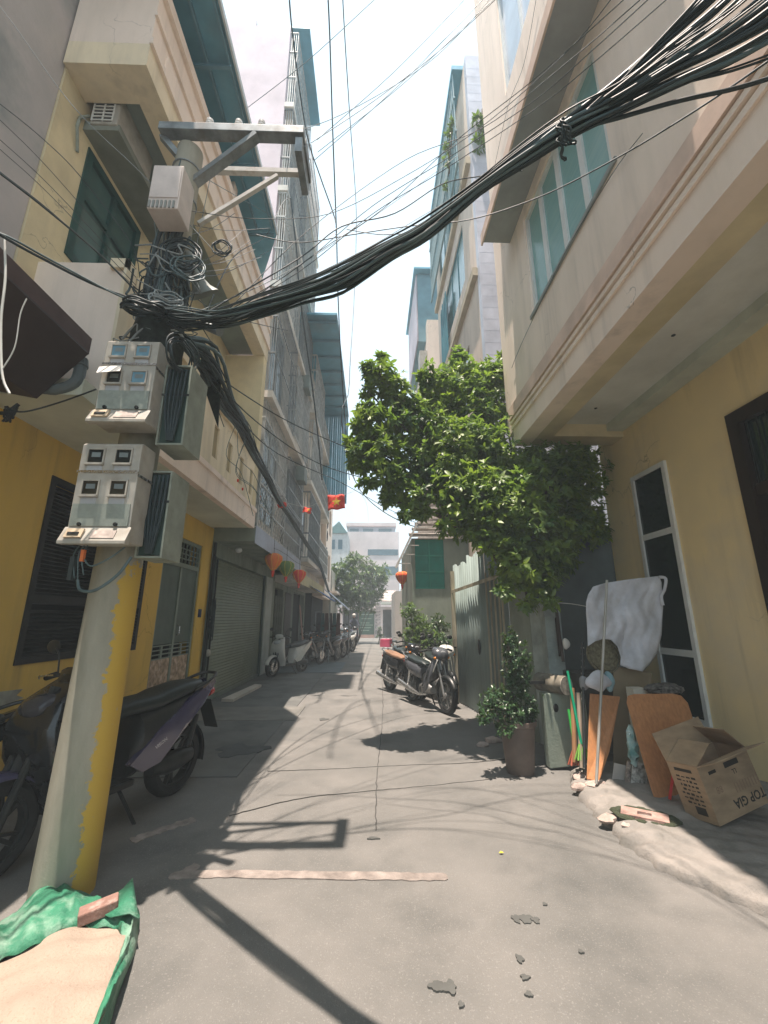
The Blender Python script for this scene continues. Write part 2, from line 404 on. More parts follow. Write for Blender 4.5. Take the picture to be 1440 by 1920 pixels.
m_bamboo = M('weathered_batten', (0.5,0.45,0.33), 0.8, scale=7, var=0.25, stretch=(1,1,0.2))
m_pot = M('brown_glazed_pot', (0.13,0.1,0.085), 0.55, scale=5, var=0.15)
m_soil = M('soil', (0.07,0.05,0.035), 1.0, scale=20)
m_cloth = M('white_cotton', (0.58,0.6,0.66), 0.9, scale=5, var=0.14, stain=(0.4,0.4,0.4), stain_amt=0.3, stain_scale=8, bump=0.3, bscale=12)
m_red = M('red_cloth', (0.72,0.06,0.035), 0.75, scale=6, var=0.08)
m_gold = M('yellow_cloth', (0.85,0.6,0.06), 0.75)
m_grnlan = M('green_cloth', (0.12,0.22,0.05), 0.75, scale=6)
m_orlan = M('orange_cloth', (0.75,0.2,0.06), 0.75, scale=6)
m_redpl = M('red_plastic', (0.55,0.02,0.02), 0.4)
m_ink = M('dark_print', (0.03,0.025,0.02), 0.85)
def M2(name, col, **k): return M(name, col, **k)

# pole: concrete with one broad side brushed with yellow paint up to about 1.8 m
def pole_mat():
    m = M('pole_concrete', (0.36,0.34,0.28), 0.9, col2=(0.25,0.25,0.2), scale=7, bump=0.15, bscale=70, stain=(0.2,0.23,0.17), stain_amt=0.55, stain_scale=4, stretch=(1,1,0.25), obj=True)
    t = m.node_tree; b = t.nodes['Principled BSDF']; L = t.links.new
    old = b.inputs['Base Color'].links[0].from_socket
    tc = _n(t, 'ShaderNodeTexCoord'); sp = _n(t, 'ShaderNodeSeparateXYZ'); L(tc.outputs['Object'], sp.inputs[0])
    no = _n(t, 'ShaderNodeTexNoise'); no.inputs['Scale'].default_value = 14; no.inputs['Detail'].default_value = 12; no.inputs['Roughness'].default_value = 0.75; L(tc.outputs['Object'], no.inputs[0])
    def mth(op, a, c):
        n = _n(t, 'ShaderNodeMath', operation=op)
        for i, v in enumerate((a, c)):
            if isinstance(v, (int, float)): n.inputs[i].default_value = v
            else: L(v, n.inputs[i])
        return n.outputs[0]
    wob = mth('MULTIPLY', mth('SUBTRACT', no.outputs['Fac'], 0.5), 0.22)
    side = mth('ADD', mth('MULTIPLY', sp.outputs['X'], 0.855), mth('MULTIPLY', sp.outputs['Y'], 0.518)); a = mth('GREATER_THAN', mth('ADD', side, wob), 0.05)
    c = mth('LESS_THAN', mth('ADD', sp.outputs['Z'], mth('MULTIPLY', wob, 2.5)), 1.83)
    f = mth('MULTIPLY', a, c)
    wear = mth('GREATER_THAN', no.outputs['Fac'], 0.36); f = mth('MULTIPLY', f, mth('ADD', mth('MULTIPLY', wear, 0.4), 0.55))
    x = _n(t, 'ShaderNodeMixRGB'); L(f, x.inputs[0]); L(old, x.inputs[1]); x.inputs[2].default_value = (0.52,0.34,0.05,1)
    L(x.outputs[0], b.inputs['Base Color'])
    return m
m_pole = pole_mat()
# granite-like plinth picture panel in the yellow house door
m_stonepanel = M('marbled_panel', (0.42,0.3,0.2), 0.4, col2=(0.1,0.07,0.04), scale=14, var=0.5, stain=(0.65,0.5,0.4), stain_amt=0.7, stain_scale=10)

# ================================================================ ground
g = MB(); g.grid(1, 1, lambda u, v: (-120+240*u, -40+200*v, 0.0)); S(g.build('ground', m_ground))
def rn(i): return math.sin(i*12.9898)*43758.5453 % 1
g = MB(); g.grid(60, 120, lambda u, v: (-3.02+5.9*u, -3+32*v, 0.006 + 0.004*math.sin(u*7+v*30)*math.sin(v*11+u*3)))
S(g.build('road', m_road, smooth=True))
S(B(-14, 14, 28.9, 34, 0.008, 0.02).build('cross_road', m_road))
def blob(cx, cy, rx, ry, z, seed, n=22, wob=0.3):
    rr = random.Random(seed); ph = [rr.uniform(0, 6.3) for _ in range(4)]
    pts = []
    for i in range(n):
        t = 2*math.pi*i/n
        k = 1 + wob*(math.sin(3*t+ph[0])*0.5 + math.sin(5*t+ph[1])*0.35 + math.sin(9*t+ph[2])*0.2)
        pts.append((cx+rx*k*math.cos(t), cy+ry*k*math.sin(t), z))
    return pts
def ribbon(mb, pts, w, z, th, seed=1, wob=0.35, n=10):
    rr = random.Random(seed); P = smoothpath([(a, b, 0) for a, b in pts], n); L_ = []; R2 = []
    for i, p in enumerate(P):
        q = P[min(i+1, len(P)-1)] - P[max(i-1, 0)]; nrm = Vector((-q.y, q.x, 0)).normalized()
        k = 1.0 if 0 < i < len(P)-1 else 0.45
        L_.append(p + nrm*w/2*k*(1+rr.uniform(-wob, wob))); R2.append(p - nrm*w/2*k*(1+rr.uniform(-wob, wob)))
    for i in range(len(P)-1):
        a, b, c, d = R2[i], R2[i+1], L_[i+1], L_[i]
        mb.add([(a.x,a.y,z),(b.x,b.y,z),(c.x,c.y,z),(d.x,d.y,z),(a.x,a.y,z+th),(b.x,b.y,z+th),(c.x,c.y,z+th),(d.x,d.y,z+th)],
               [(4,5,6,7),(0,1,5,4),(2,3,7,6)] + ([(0,4,7,3)] if i == 0 else []) + ([(1,2,6,5)] if i == len(P)-2 else []))
    return mb
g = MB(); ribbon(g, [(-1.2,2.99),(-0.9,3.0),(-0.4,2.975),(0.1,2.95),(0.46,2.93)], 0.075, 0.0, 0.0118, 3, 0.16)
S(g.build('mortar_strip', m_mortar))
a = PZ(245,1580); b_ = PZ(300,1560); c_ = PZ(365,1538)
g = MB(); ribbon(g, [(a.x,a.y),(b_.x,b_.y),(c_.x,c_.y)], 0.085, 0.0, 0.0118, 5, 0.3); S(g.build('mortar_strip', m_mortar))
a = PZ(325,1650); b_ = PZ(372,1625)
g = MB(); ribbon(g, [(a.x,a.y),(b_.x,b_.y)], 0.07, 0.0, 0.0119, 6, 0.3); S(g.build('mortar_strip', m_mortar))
# smoother concrete laid in front of the left shops, a lighter strip across it
S(B(-3.0, -1.3, 4.6, 12.5, 0.0, 0.016).build('concrete_apron', m_patch))
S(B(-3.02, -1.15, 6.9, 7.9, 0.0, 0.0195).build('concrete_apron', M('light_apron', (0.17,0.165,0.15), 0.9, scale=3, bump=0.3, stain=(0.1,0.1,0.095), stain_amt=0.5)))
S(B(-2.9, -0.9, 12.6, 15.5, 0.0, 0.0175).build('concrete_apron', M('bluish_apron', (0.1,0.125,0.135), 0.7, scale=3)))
# damp marks and oil spots
k = 0
for (px, py, rw, rh, sd) in [(450,1409,60,14,1),(985,1727,17,11,2),(968,1727,10,10,22),(1005,1730,9,8,23),(975,1803,9,10,3),(985,1838,11,7,4),(992,1870,9,7,5),(818,1855,17,13,6),(842,1857,19,16,26),(865,1890,7,8,7),(607,1350,11,3,8),(1022,1700,5,4,9),(700,1575,14,3,11),(1090,1790,6,5,12)]:
    rw *= 0.75; rh *= 0.75; c = PZ(px, py); cx1 = PZ(px+rw, py); cy1 = PZ(px, py-rh)
    g = MB(); g.prism(blob(c.x, c.y, abs(cx1.x-c.x), abs(cy1.y-c.y), 0.0, sd, 26, 0.4), (0,0,0.0122 + (0.0085 if k == 0 else 0) + 0.0002*k)); k += 1
    S(g.build('damp_stain', m_wet if k > 1 else M('damp_patch', (0.065,0.07,0.07), 0.7, scale=4)))
# hairline cracks and slab joints
m_crack = M('crack_dark', (0.062,0.06,0.056), 0.95)
cr = random.Random(4)
def crack(pts, w, seed, z=0.0121):
    P = [PZ(*p) for p in pts]; Q = smoothpath([(p.x, p.y, 0) for p in P], 12); rr = random.Random(seed)
    Q = [(q.x + rr.uniform(-0.006, 0.006), q.y + rr.uniform(-0.006, 0.006)) for q in Q]
    g = MB(); ribbon(g, Q, w, 0.0, z, seed, 0.4, 1); S(g.build('road_crack', m_crack))
crack([(716,1270),(718,1330),(712,1400),(706,1470),(704,1560)], 0.008, 1)
crack([(500,1448),(620,1444),(760,1437),(880,1432),(985,1420)], 0.007, 2, 0.0123)
crack([(430,1532),(560,1500),(690,1486),(800,1476),(930,1462)], 0.006, 3, 0.0125)
# a pale drain lid and small yellow leaf litter
g = MB(); g.prism(blob(-0.15, 6.3, 0.02, 0.02, 0.0, 3), (0,0,0.012))
lf = random.Random(12)
LIT = [(940,1600,(0.6,0.5,0.05)),(645,1885,(0.5,0.5,0.45)),(1130,1890,(0.4,0.38,0.3)),(560,1700,(0.5,0.42,0.34)),(1010,1610,(0.35,0.2,0.1))]
for i, (px, py, cl) in enumerate(LIT[:1]):
    c = PZ(px, py, 0.015); g = MB(); g.prism([(c.x-0.016,c.y,0.016),(c.x,c.y-0.008,0.02),(c.x+0.018,c.y+0.002,0.016),(c.x,c.y+0.012,0.022)], (0,0,0.002))
    o = g.build('fallen_leaf', M('yellow_leaf', cl, 0.7), loc=(c.x, c.y, 0.015)); tag(o, 'small yellow leaf lying alone on the grey road', 'leaf')

# ---- raised pavement on the right, rough broken edge
edge = [PZ(p[0], p[1], 0.08) for p in [(1068,1438),(1072,1462),(1095,1492),(1122,1520),(1160,1556),(1205,1590),(1255,1616),(1310,1641),(1370,1665),(1440,1690),(1530,1725),(1700,1800)]]
ed = smoothpath([(p.x, p.y, 0) for p in edge], 6)
NV = 46
def pav(u, v):
    i = u*(len(ed)-1); a = int(min(i, len(ed)-2)); t = i-a
    e = ed[a].lerp(ed[a+1], t)
    x = e.x + (3.42-e.x)*(v**1.2); y = e.y + (1-v)*0 + v*0.12
    zz = 0.10 + 0.035*v + 0.012*math.sin(x*9+y*4)*math.sin(y*7) + 0.008*math.sin(x*31+y*17)*math.sin(y*27-x*11)
    if v < 0.16:
        q = v/0.16
        zz = zz*(0.0 if v == 0 else 0.3 + 0.7*q**0.7 + 0.1*math.sin(x*17+y*13)*math.sin(q*3.1)*math.sin(y*29))
        x += 0.03*math.sin(y*13+v*9)*math.sin(y*31+1)
    return (x, y, zz)
g = MB(); g.grid(len(ed)*2, NV, pav); S(g.build('pavement', m_pave, smooth=True, ang=70))
# loose stones cemented into the kerb
st = random.Random(9)
for i, (px, py, s_) in enumerate([(1092,1458,0.085),(1120,1476,0.1),(1085,1475,0.06),(1150,1500,0.075),(1140,1535,0.06),(1180,1550,0.055),(925,1388,0.09),(905,1396,0.06)]):
    c = PZ(px, py, 0.07 if px > 1000 else 0.02); g = MB(); n, m_ = 9, 6
    g.ball((0,0,0), s_, (1.25,0.8,0.5), n, m_)
    g.v = [v*(1+st.uniform(-0.22, 0.22)) + Vector((c.x, c.y, c.z)) for v in g.v]
    o = g.build('stone', M('pinkish_stone', (0.5,0.4,0.35), 0.95, scale=12, bump=0.6, var=0.2), smooth=True, ang=25, loc=(c.x, c.y, 0))
    lab = ['pale stone at the far tip of the broken kerb','largest pinkish stone bedded in the kerb below the orange plank','small stone low at the road side of the kerb tip','stone in the kerb just before the drain block',
           'small stone in the kerb edge left of the drain block','small stone in the kerb edge below the drain block','pinkish stone on the road left of the big plant pot','smaller stone beside the pinkish stone near the plant pot'][i]
    tag(o, lab, 'stone', 'stones along the right kerb')
# hollow drain block lying in the pavement
c = PZ(1208, 1524, 0.13)
t = thing('drain_block', 'hollow concrete block with a dark hole, lying in the right pavement edge', 'concrete block', (c.x, c.y, 0.08))
g = MB(); g.T = Matrix.Translation((c.x, c.y, 0.062)) @ Matrix.Rotation(R(-32), 4, 'Z')
wallgrid(g, 'z', 0, 0.07, 0, 1, 0, 1) if False else None
g.box(-0.15,-0.045,-0.075,0.075,0,0.062); g.box(0.045,0.15,-0.075,0.075,0,0.062); g.box(-0.045,0.045,-0.075,-0.03,0,0.062); g.box(-0.045,0.045,0.03,0.075,0,0.062); g.box(-0.045,0.045,-0.03,0.03,0,0.012)
g.build('block', M('reddish_block', (0.42,0.27,0.23), 0.95, scale=14, bump=0.5, var=0.2), t)
g = MB(); g.T = Matrix.Translation((c.x, c.y, 0.062)) @ Matrix.Rotation(R(-32), 4, 'Z')
rr = random.Random(5)
for a in range(30):
    u = a/30*6.283; x = 0.19*math.cos(u); y = 0.115*math.sin(u)
    if math.sin(u+0.4) > -0.2 or True:
        g.ball((x, y, 0.045), 0.026*rr.uniform(0.6, 1.4), (1.5, 1, 0.5), 6, 4)
g.build('moss_ring', M('dark_moss', (0.05,0.06,0.035), 1.0, scale=30, bump=1), t)

# ================================================================ LEFT: yellow house
XL = -3.05
yh = thing('yellow_house', 'ochre yellow two-balcony house with black louvred window behind the concrete pole', 'house', (XL, 5.4, 0))
wy0 = PX(24,1247,XL).y; wy1 = PX(252,1220,XL).y
WZ = (1.11, 2.82); DY = (6.17, 7.52); DZ = (0.12, 2.76)
m_yel2 = m_yellow
g = wallgrid(MB(), 'x', XL-0.22, XL, -2.6, 7.97, 0, 3.17, [(wy0, wy1, *WZ), (DY[0], DY[1], *DZ)])
g.build('wall', m_yellow, yh)
B(XL-0.6, XL-0.23, wy0-0.3, wy1+0.3, 0.9, 3.0).build('dark_room', m_void, yh)
B(XL-0.6, XL-0.23, DY[0]-0.1, DY[1]+0.1, 0.0, 2.9).build('dark_room', m_void, yh)
g = MB(); g.prism([(XL, q[0]*0.5+3.45, q[1]*0.13+0.86) for q in [(math.cos(i/18*6.283)*(1+0.25*math.sin(i*2.3)), math.sin(i/18*6.283)*(1+0.3*math.cos(i*1.7))) for i in range(18)]], (0.004,0,0))
g.build('render_patch', m_yelrepair, yh)
# louvred shutters
sh = MB(); fr = 0.06
mid = (wy0+wy1)/2
for a, b in ((wy0, mid-0.01), (mid+0.01, wy1)):
    sh.box(XL-0.05, XL+0.012, a, a+fr, *WZ); sh.box(XL-0.05, XL+0.012, b-fr, b, *WZ)
    for z0_, z1_ in ((WZ[0], WZ[0]+fr), (WZ[0]+0.52, WZ[0]+0.6), (WZ[1]-fr, WZ[1])): sh.box(XL-0.05, XL+0.0105, a+fr, b-fr, z0_, z1_)
wf = sh.build('shutter_frame', m_black, yh)
slat = None
m_louvre = M('black_louvre_paint', (0.02,0.022,0.02), 0.55, scale=6, var=0.3)
for a, b in ((wy0, mid-0.01), (mid+0.01, wy1)):
    z = WZ[0]+fr+0.02
    while z < WZ[1]-fr-0.02:
        if not (WZ[0]+0.48 < z < WZ[0]+0.62):
            if slat is None or abs((b-a)-slat_w) > 1e-3:
                g = MB(); slat_w = b-a; g.T = Matrix.Rotation(R(38), 4, 'Y'); g.box(-0.024, 0.024, -(b-a)/2+fr, (b-a)/2-fr, -0.004, 0.004)
                g.T = Matrix.Identity(4)
                slat = g.build('slat', m_louvre, None); slat.parent = wf; slat.location = (XL-0.015+3.05, (a+b)/2-5.4, z); slat.location = Vector((XL-0.015, (a+b)/2, z)) - Vector((XL,5.4,0))
            else:
                c = slat.copy(); COL.objects.link(c); c.parent = wf; c.location = Vector((XL-0.015, (a+b)/2, z)) - Vector((XL,5.4,0))
        z += 0.037
# door: double leaf with grille transom and marbled lower panels
d = MB(); y0, y1 = DY; zt = 2.33
d.box(XL-0.07, XL-0.02, y0, y0+0.06, *DZ); d.box(XL-0.07, XL-0.02, y1-0.06, y1, *DZ); d.box(XL-0.07, XL-0.02, y0+0.06, y1-0.06, 2.7, 2.76); d.box(XL-0.07, XL-0.02, y0+0.06, y1-0.06, zt-0.03, zt+0.04)
d.box(XL-0.06, XL-0.024, (y0+y1)/2-0.03, (y0+y1)/2+0.03, DZ[0], zt-0.03)
door = d.build('door', m_doorfr, yh)
for a, b in ((y0+0.06, (y0+y1)/2-0.03), ((y0+y1)/2+0.03, y1-0.06)):
    B(XL-0.06, XL-0.04, a, b, 1.13, zt-0.03).build('panel', m_doorgrn, door)
    B(XL-0.055, XL-0.035, a, b, DZ[0], 0.92).build('lower_panel', m_stonepanel, door)
    gr = MB(); 
    for z in (0.93, 0.99, 1.05, 1.11): gr.box(XL-0.05, XL-0.03, a, b, z-0.008, z+0.008)
    gr.box(XL-0.052, XL-0.032, (a+b)/2-0.03, (a+b)/2+0.03, 0.93, 1.11)
    gr.build('grille', m_doorfr, door)
gr = MB()
for i in range(9):
    y = y0+0.06+(y1-y0-0.12)*(i+0.5)/9; gr.box(XL-0.05, XL-0.03, y-0.008, y+0.008, zt+0.04, 2.7)
for z in (zt+0.12, zt+0.2, zt+0.28): gr.box(XL-0.052, XL-0.035, y0+0.06, y1-0.06, z-0.008, z+0.008)
for i in range(4):
    yy = y0+0.2+i*0.32; gr.torus((XL-0.03, yy, zt+0.2), 0.085, 0.008, (1,0,0), 16, 5)
gr.build('transom_grille', m_doorfr, door)
g = MB(); g.tube([(XL-0.02, (y0+y1)/2+0.07, 1.25), (XL+0.02, (y0+y1)/2+0.07, 1.27), (XL+0.02, (y0+y1)/2+0.07, 1.38), (XL-0.02, (y0+y1)/2+0.07, 1.4)], 0.009); g.build('handle', m_chrome, door)
B(XL+0.001, XL+0.014, 7.62, 7.74, 1.52, 1.66).build('house_number_plate', M('blue_enamel', (0.03,0.05,0.12), 0.3), yh)
B(XL, XL+0.04, 5.55, 5.6, 0.0, 3.1).build('conduit', m_black, yh) if False else None
# first balcony
FX = -2.25; Z2_ = 6.755
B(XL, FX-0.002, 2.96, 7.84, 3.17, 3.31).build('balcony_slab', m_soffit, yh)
g = MB(); g.box(FX-0.1, FX, 3.2, 7.84, 3.165, 3.54); g.box(XL, FX-0.1, 3.2, 3.3, 3.31, 4.64); g.box(FX-0.1, FX-0.001, 3.2, 3.32, 3.54, 4.64)
g.build('balcony_end_wall', m_cream2, yh)
ys = [4.35+0.6*i for i in range(6)]
sl = [(y, y+0.2, 3.72, 4.2) for y in ys]
wallgrid(MB(), 'x', FX-0.09, FX-0.015, 3.32, 7.84, 3.54, 4.45, sl).build('slotted_parapet', m_cream, yh)
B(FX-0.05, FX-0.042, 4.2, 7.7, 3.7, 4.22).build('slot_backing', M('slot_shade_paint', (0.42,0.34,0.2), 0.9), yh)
B(FX-0.12, FX+0.03, 3.33, 7.84, 4.45, 4.62).build('coping', m_cream, yh)
B(FX, FX+0.02, 3.1, 7.86, 3.47, 3.545).build('fascia_moulding', m_cream2, yh)
g = MB(); g.box(FX+0.0, FX+0.03, 3.16, 3.3, 3.6, 4.66); g.box(FX-0.13, FX+0.03, 3.16, 3.199, 4.56, 4.66); g.build('corner_trim', m_cream, yh)
B(XL, FX-0.01, 7.62, 7.84, 3.31, Z2_).build('partition_wall', M('pale_yellow_paint', (0.8,0.67,0.42), 0.85, scale=1.3, bump=0.1, stain=(0.5,0.42,0.28), stain_amt=0.4, stain_scale=1.2, streak=0.4), yh)
# upper wall with window, balcony door and lean hood
LW = (3.43, 4.45, 4.98, 6.36)
wallgrid(MB(), 'x', XL-0.2, XL, 3.0, 7.97, 3.31, 8.36, [LW, (4.86, 5.75, 3.5, 6.05), (6.1, 7.3, 3.9, 5.9)]).build('upper_wall', m_cream if False else M('pale_yellow_paint', (0.8,0.67,0.42), 0.85, streak=0.4, scale=1.3, bump=0.1, stain=(0.5,0.42,0.28), stain_amt=0.4, stain_scale=1.2), yh)
B(XL-0.5, XL-0.21, 3.0, 7.9, 3.4, 6.6).build('dark_room', m_void, yh)
win(yh, 'x', XL-0.03, *LW, cols=2, rows=2, fm=m_wgreen, gm=m_glassteal if False else M('dull_green_glass', (0.06,0.13,0.12), 0.15, spec=0.6), fr=0.085, dep=0.09, fracs=[0,0.6,1])
win(yh, 'x', XL-0.03, 4.86, 5.75, 3.5, 6.05, cols=2, rows=2, fm=m_wgreen, gm=M('dull_green_glass', (0.06,0.13,0.12), 0.15), fr=0.08, dep=0.09, name='balcony_door')
win(yh, 'x', XL-0.03, 6.1, 7.3, 3.9, 5.9, cols=2, rows=1, fm=m_wgreen, gm=M('dull_green_glass', (0.06,0.13,0.12), 0.15), fr=0.07, dep=0.09)
g = MB(); g.prism([(XL,3.32,6.44),(-2.68,3.32,6.44),(-2.68,3.32,6.52),(XL,3.32,6.56)], (0,1.35,0)); g.build('window_hood', M('hood_concrete', (0.24,0.26,0.22), 0.9, scale=3, bump=0.2), yh)
# upper balcony: beams around a recessed ceiling, moulded parapet
Z2 = 6.76
g = MB(); g.box(FX-0.24, FX, 2.95, 7.84, Z2, Z2+0.3); g.box(XL, FX-0.24, 2.95, 3.28, Z2, Z2+0.3)
g.build('balcony_beam', m_cream, yh)
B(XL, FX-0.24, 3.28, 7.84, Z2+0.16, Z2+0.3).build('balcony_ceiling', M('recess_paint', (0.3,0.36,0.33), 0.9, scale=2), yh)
g = MB(); g.box(XL, FX-0.1, 2.95, 3.05, Z2+0.3, 9.3); g.build('balcony_end_wall', m_cream2, yh)
g = MB(); g.box(FX-0.1, FX, 2.95, 7.84, Z2+0.3, 7.95); g.build('parapet', m_cream2, yh)
g = MB()
g.box(FX, FX+0.035, 2.93, 7.84, Z2+0.28, Z2+0.36); g.box(FX, FX+0.05, 2.93, 7.84, 7.82, 7.97); g.box(FX, FX+0.03, 2.93, 7.84, 7.45, 7.5); g.box(FX, FX+0.022, 3.2, 7.84, 7.12, 7.34)
g.build('parapet_moulding', m_cream2, yh)
g = MB(); g.box(FX-0.12, FX-0.02, 2.95, 3.15, 7.95, 8.9); g.box(FX-0.12, FX-0.02, 5.3, 5.45, 7.97, 8.36); g.build('upper_post', m_cream2, yh)
# sheet canopy on top, with steel purlins beneath
g = MB(); g.prism([(-1.8,2.0,8.36),(-1.8,6.24,8.36),(-2.4,7.44,8.36),(XL-0.1,7.44,8.36),(XL-0.1,2.0,8.36)], (0,0,0.03))
cn = g.build('roof_canopy', m_roofblue, yh)
g = MB()
for i in range(5): g.bar((-1.85-0.28*i, 2.05, 8.33), (-1.85-0.28*i, 6.1, 8.33), 0.03, 0.05)
for y in (2.6, 3.8, 5.0, 6.2): g.bar((XL, y, 8.29), (-1.84, y, 8.29), 0.04, 0.04)
g.build('purlins', M('bluish_steel', (0.12,0.26,0.33), 0.5, scale=4), cn)
B(-1.805, -1.78, 2.0, 6.24, 8.33, 8.42).build('edge_trim', M('white_trim', (0.6,0.65,0.66), 0.5), cn)
B(-1.98,-1.9, 3.9, 4.0, 6.9, 8.3).build('pipe', m_steel, yh) if False else None

# air conditioner on the wall
ac = thing('air_conditioner', 'old cream air conditioner outdoor unit under the upper balcony of the yellow house', 'air conditioner', (-2.9, 3.5, 6.56))
g = MB(); g.box(-3.0, -2.74, 3.34, 4.0, 6.57, 7.02) if False else g.box(-2.98, -2.7, 3.3, 3.95, 6.5, 6.9); g.build('casing', m_plast, ac, bevel=0.015)
g = MB(); 
for i in range(7): g.box(-2.96, -2.745, 3.29, 3.299, 6.54+i*0.048, 6.54+i*0.048+0.012)
for x in (-2.96, -2.85, -2.75): g.box(x-0.006, x+0.006, 3.288, 3.2985, 6.53, 6.87)
g.build('grille', m_alu, ac)
B(-2.955, -2.75, 3.2992, 3.2999, 6.53, 6.87).build('vent_recess', m_dkmetal, ac)
g = MB(); g.tube([(-3.0,3.3,6.6),(-3.04,3.25,6.5),(-3.0,3.2,6.3),(-3.03,3.3,6.1)], 0.015); g.build('hose', m_plast2, ac)
# small plate under the balcony ceiling
o = B(-2.66,-2.5, 4.45, 4.7, Z2+0.145, Z2+0.158).build('ceiling_light', m_alu, loc=(-2.58,4.57,Z2+0.15)); tag(o, 'small pale square light under the upper balcony ceiling', 'ceiling light')

# brown sheet canopy hanging low at the left edge
cp = thing('brown_canopy', 'dark brown sheet canopy with gutter jutting in at the left edge', 'canopy', (-2.5, 2.0, 3.1))
A_ = PY(165,640,2.9); A2 = PY(166,664,2.9); B2 = PY(68,752,2.9); 
g = MB(); g.prism([A_, A2, B2 + Vector((0,0,0.02)), Vector((XL, 2.9, B2.z+0.12)), Vector((XL, 2.9, A_.z+0.32))], (0,-2.4,0)); g.build('canopy_sheet', m_roofbrown, cp)
g = MB(); g.bar(A_+Vector((0.01,0.01,-0.04)), A_+Vector((0.01,-2.4,-0.04)), 0.02, 0.14); g.build('fascia_board', M('brown_fascia', (0.085,0.05,0.045), 0.6, scale=5), cp)
g = MB(); g.tube(smoothpath([PY(75,728,2.95), PY(108,730,2.95), PY(140,718,2.95), PY(150,695,2.95), PY(150,675,2.95)], 5), 0.042, 12); g.tube([PY(150,688,2.95), PY(150,674,2.95)], 0.055, 12); g.build('gutter_elbow', M('grey_pvc', (0.12,0.15,0.16), 0.5), cp)

# grey stained building nearer, flush with it
gh = thing('grey_house', 'tall blank wall of patchy grey plaster at the top left', 'house', (-3.6, 0, 0))
B(-3.4, XL-0.02, -3.5, 2.995, 3.18, 10.5).build('wall', m_grey, gh)

# ================================================================ LEFT: shutter house
sh_ = thing('shutter_house', 'narrow tall house with a green-grey roller shutter and caged balconies', 'house', (-3.05, 10.5, 0))
TX = -2.35; YA, YB = 7.99, 13.2
m_g2 = m_bldgwhite
wallgrid(MB(), 'x', XL-0.2, XL+0.03, YA, YB, 0, 3.0, [(8.15, 11.95, 0, 2.66)]).build('wall', m_mossy, sh_)
# roller shutter, corrugated curtain
g = MB(); n = 44
for i in range(n):
    z = 0.02 + 2.62*i/n; zz = 0.02 + 2.62*(i+1)/n
    g.add([(XL-0.02,8.16,z),(XL-0.02,11.94,z),(XL-0.008,11.94,z+(zz-z)*0.3),(XL-0.008,8.16,z+(zz-z)*0.3)], [(0,1,2,3)])
    g.add([(XL-0.008,8.16,z+(zz-z)*0.3),(XL-0.008,11.94,z+(zz-z)*0.3),(XL-0.02,11.94,zz),(XL-0.02,8.16,zz)], [(0,1,2,3)])
rs = g.build('roller_shutter', m_shutter, sh_)
B(XL-0.012, XL+0.012, 8.16, 11.94, 0.0, 0.07).build('bottom_rail', m_doorfr, rs)
for y_ in (8.1, 11.94): B(XL-0.02, XL+0.045, y_, y_+0.06, 0, 2.66).build('guide_rail', M('dark_green_rail', (0.05,0.08,0.07), 0.5), sh_)
B(XL+0.031, XL+0.05, 12.12, 12.85, 0.0, 2.66).build('pilaster', M('grey_blue_pilaster', (0.45,0.5,0.48), 0.8, scale=2), sh_)
B(XL, TX+0.09, YA-0.02, YB, 2.94, 3.22).build('balcony_slab', m_mossy, sh_)
B(TX+0.09, TX+0.1, YA-0.02, YB, 2.9, 3.25).build('slab_fascia', M('pale_blue_paint', (0.45,0.5,0.6), 0.8, scale=2), sh_)
# pink side wall above the yellow roof, facade above the shop
wallgrid(MB(), 'y', YA, YA+0.2, -7.5, TX-0.02, 3.3, 17.45, []).build('side_wall', m_lilac, sh_)
fl = [3.25, 6.1, 8.9, 11.7, 14.5, 17.4]
hs = []
for a in fl[:-1]: hs += [(8.5, 9.9, a+0.25, a+2.5), (10.6, 12.5, a+0.8, a+2.4)]
wallgrid(MB(), 'x', TX-0.2, TX-0.02, YA+0.2, YB, 3.22, 17.45, hs).build('facade', m_g2, sh_)
B(TX-0.6, TX-0.21, YA+0.3, YB-0.1, 3.3, 17.3).build('dark_room', m_void, sh_)
for i, h in enumerate(hs): win(sh_, 'x', TX-0.08, *h, cols=2, rows=1, fm=M('blue_grey_frame', (0.3,0.33,0.34), 0.5), gm=M('dim_blue_glass', (0.09,0.15,0.18), 0.1, spec=0.6), fr=0.06, dep=0.06)
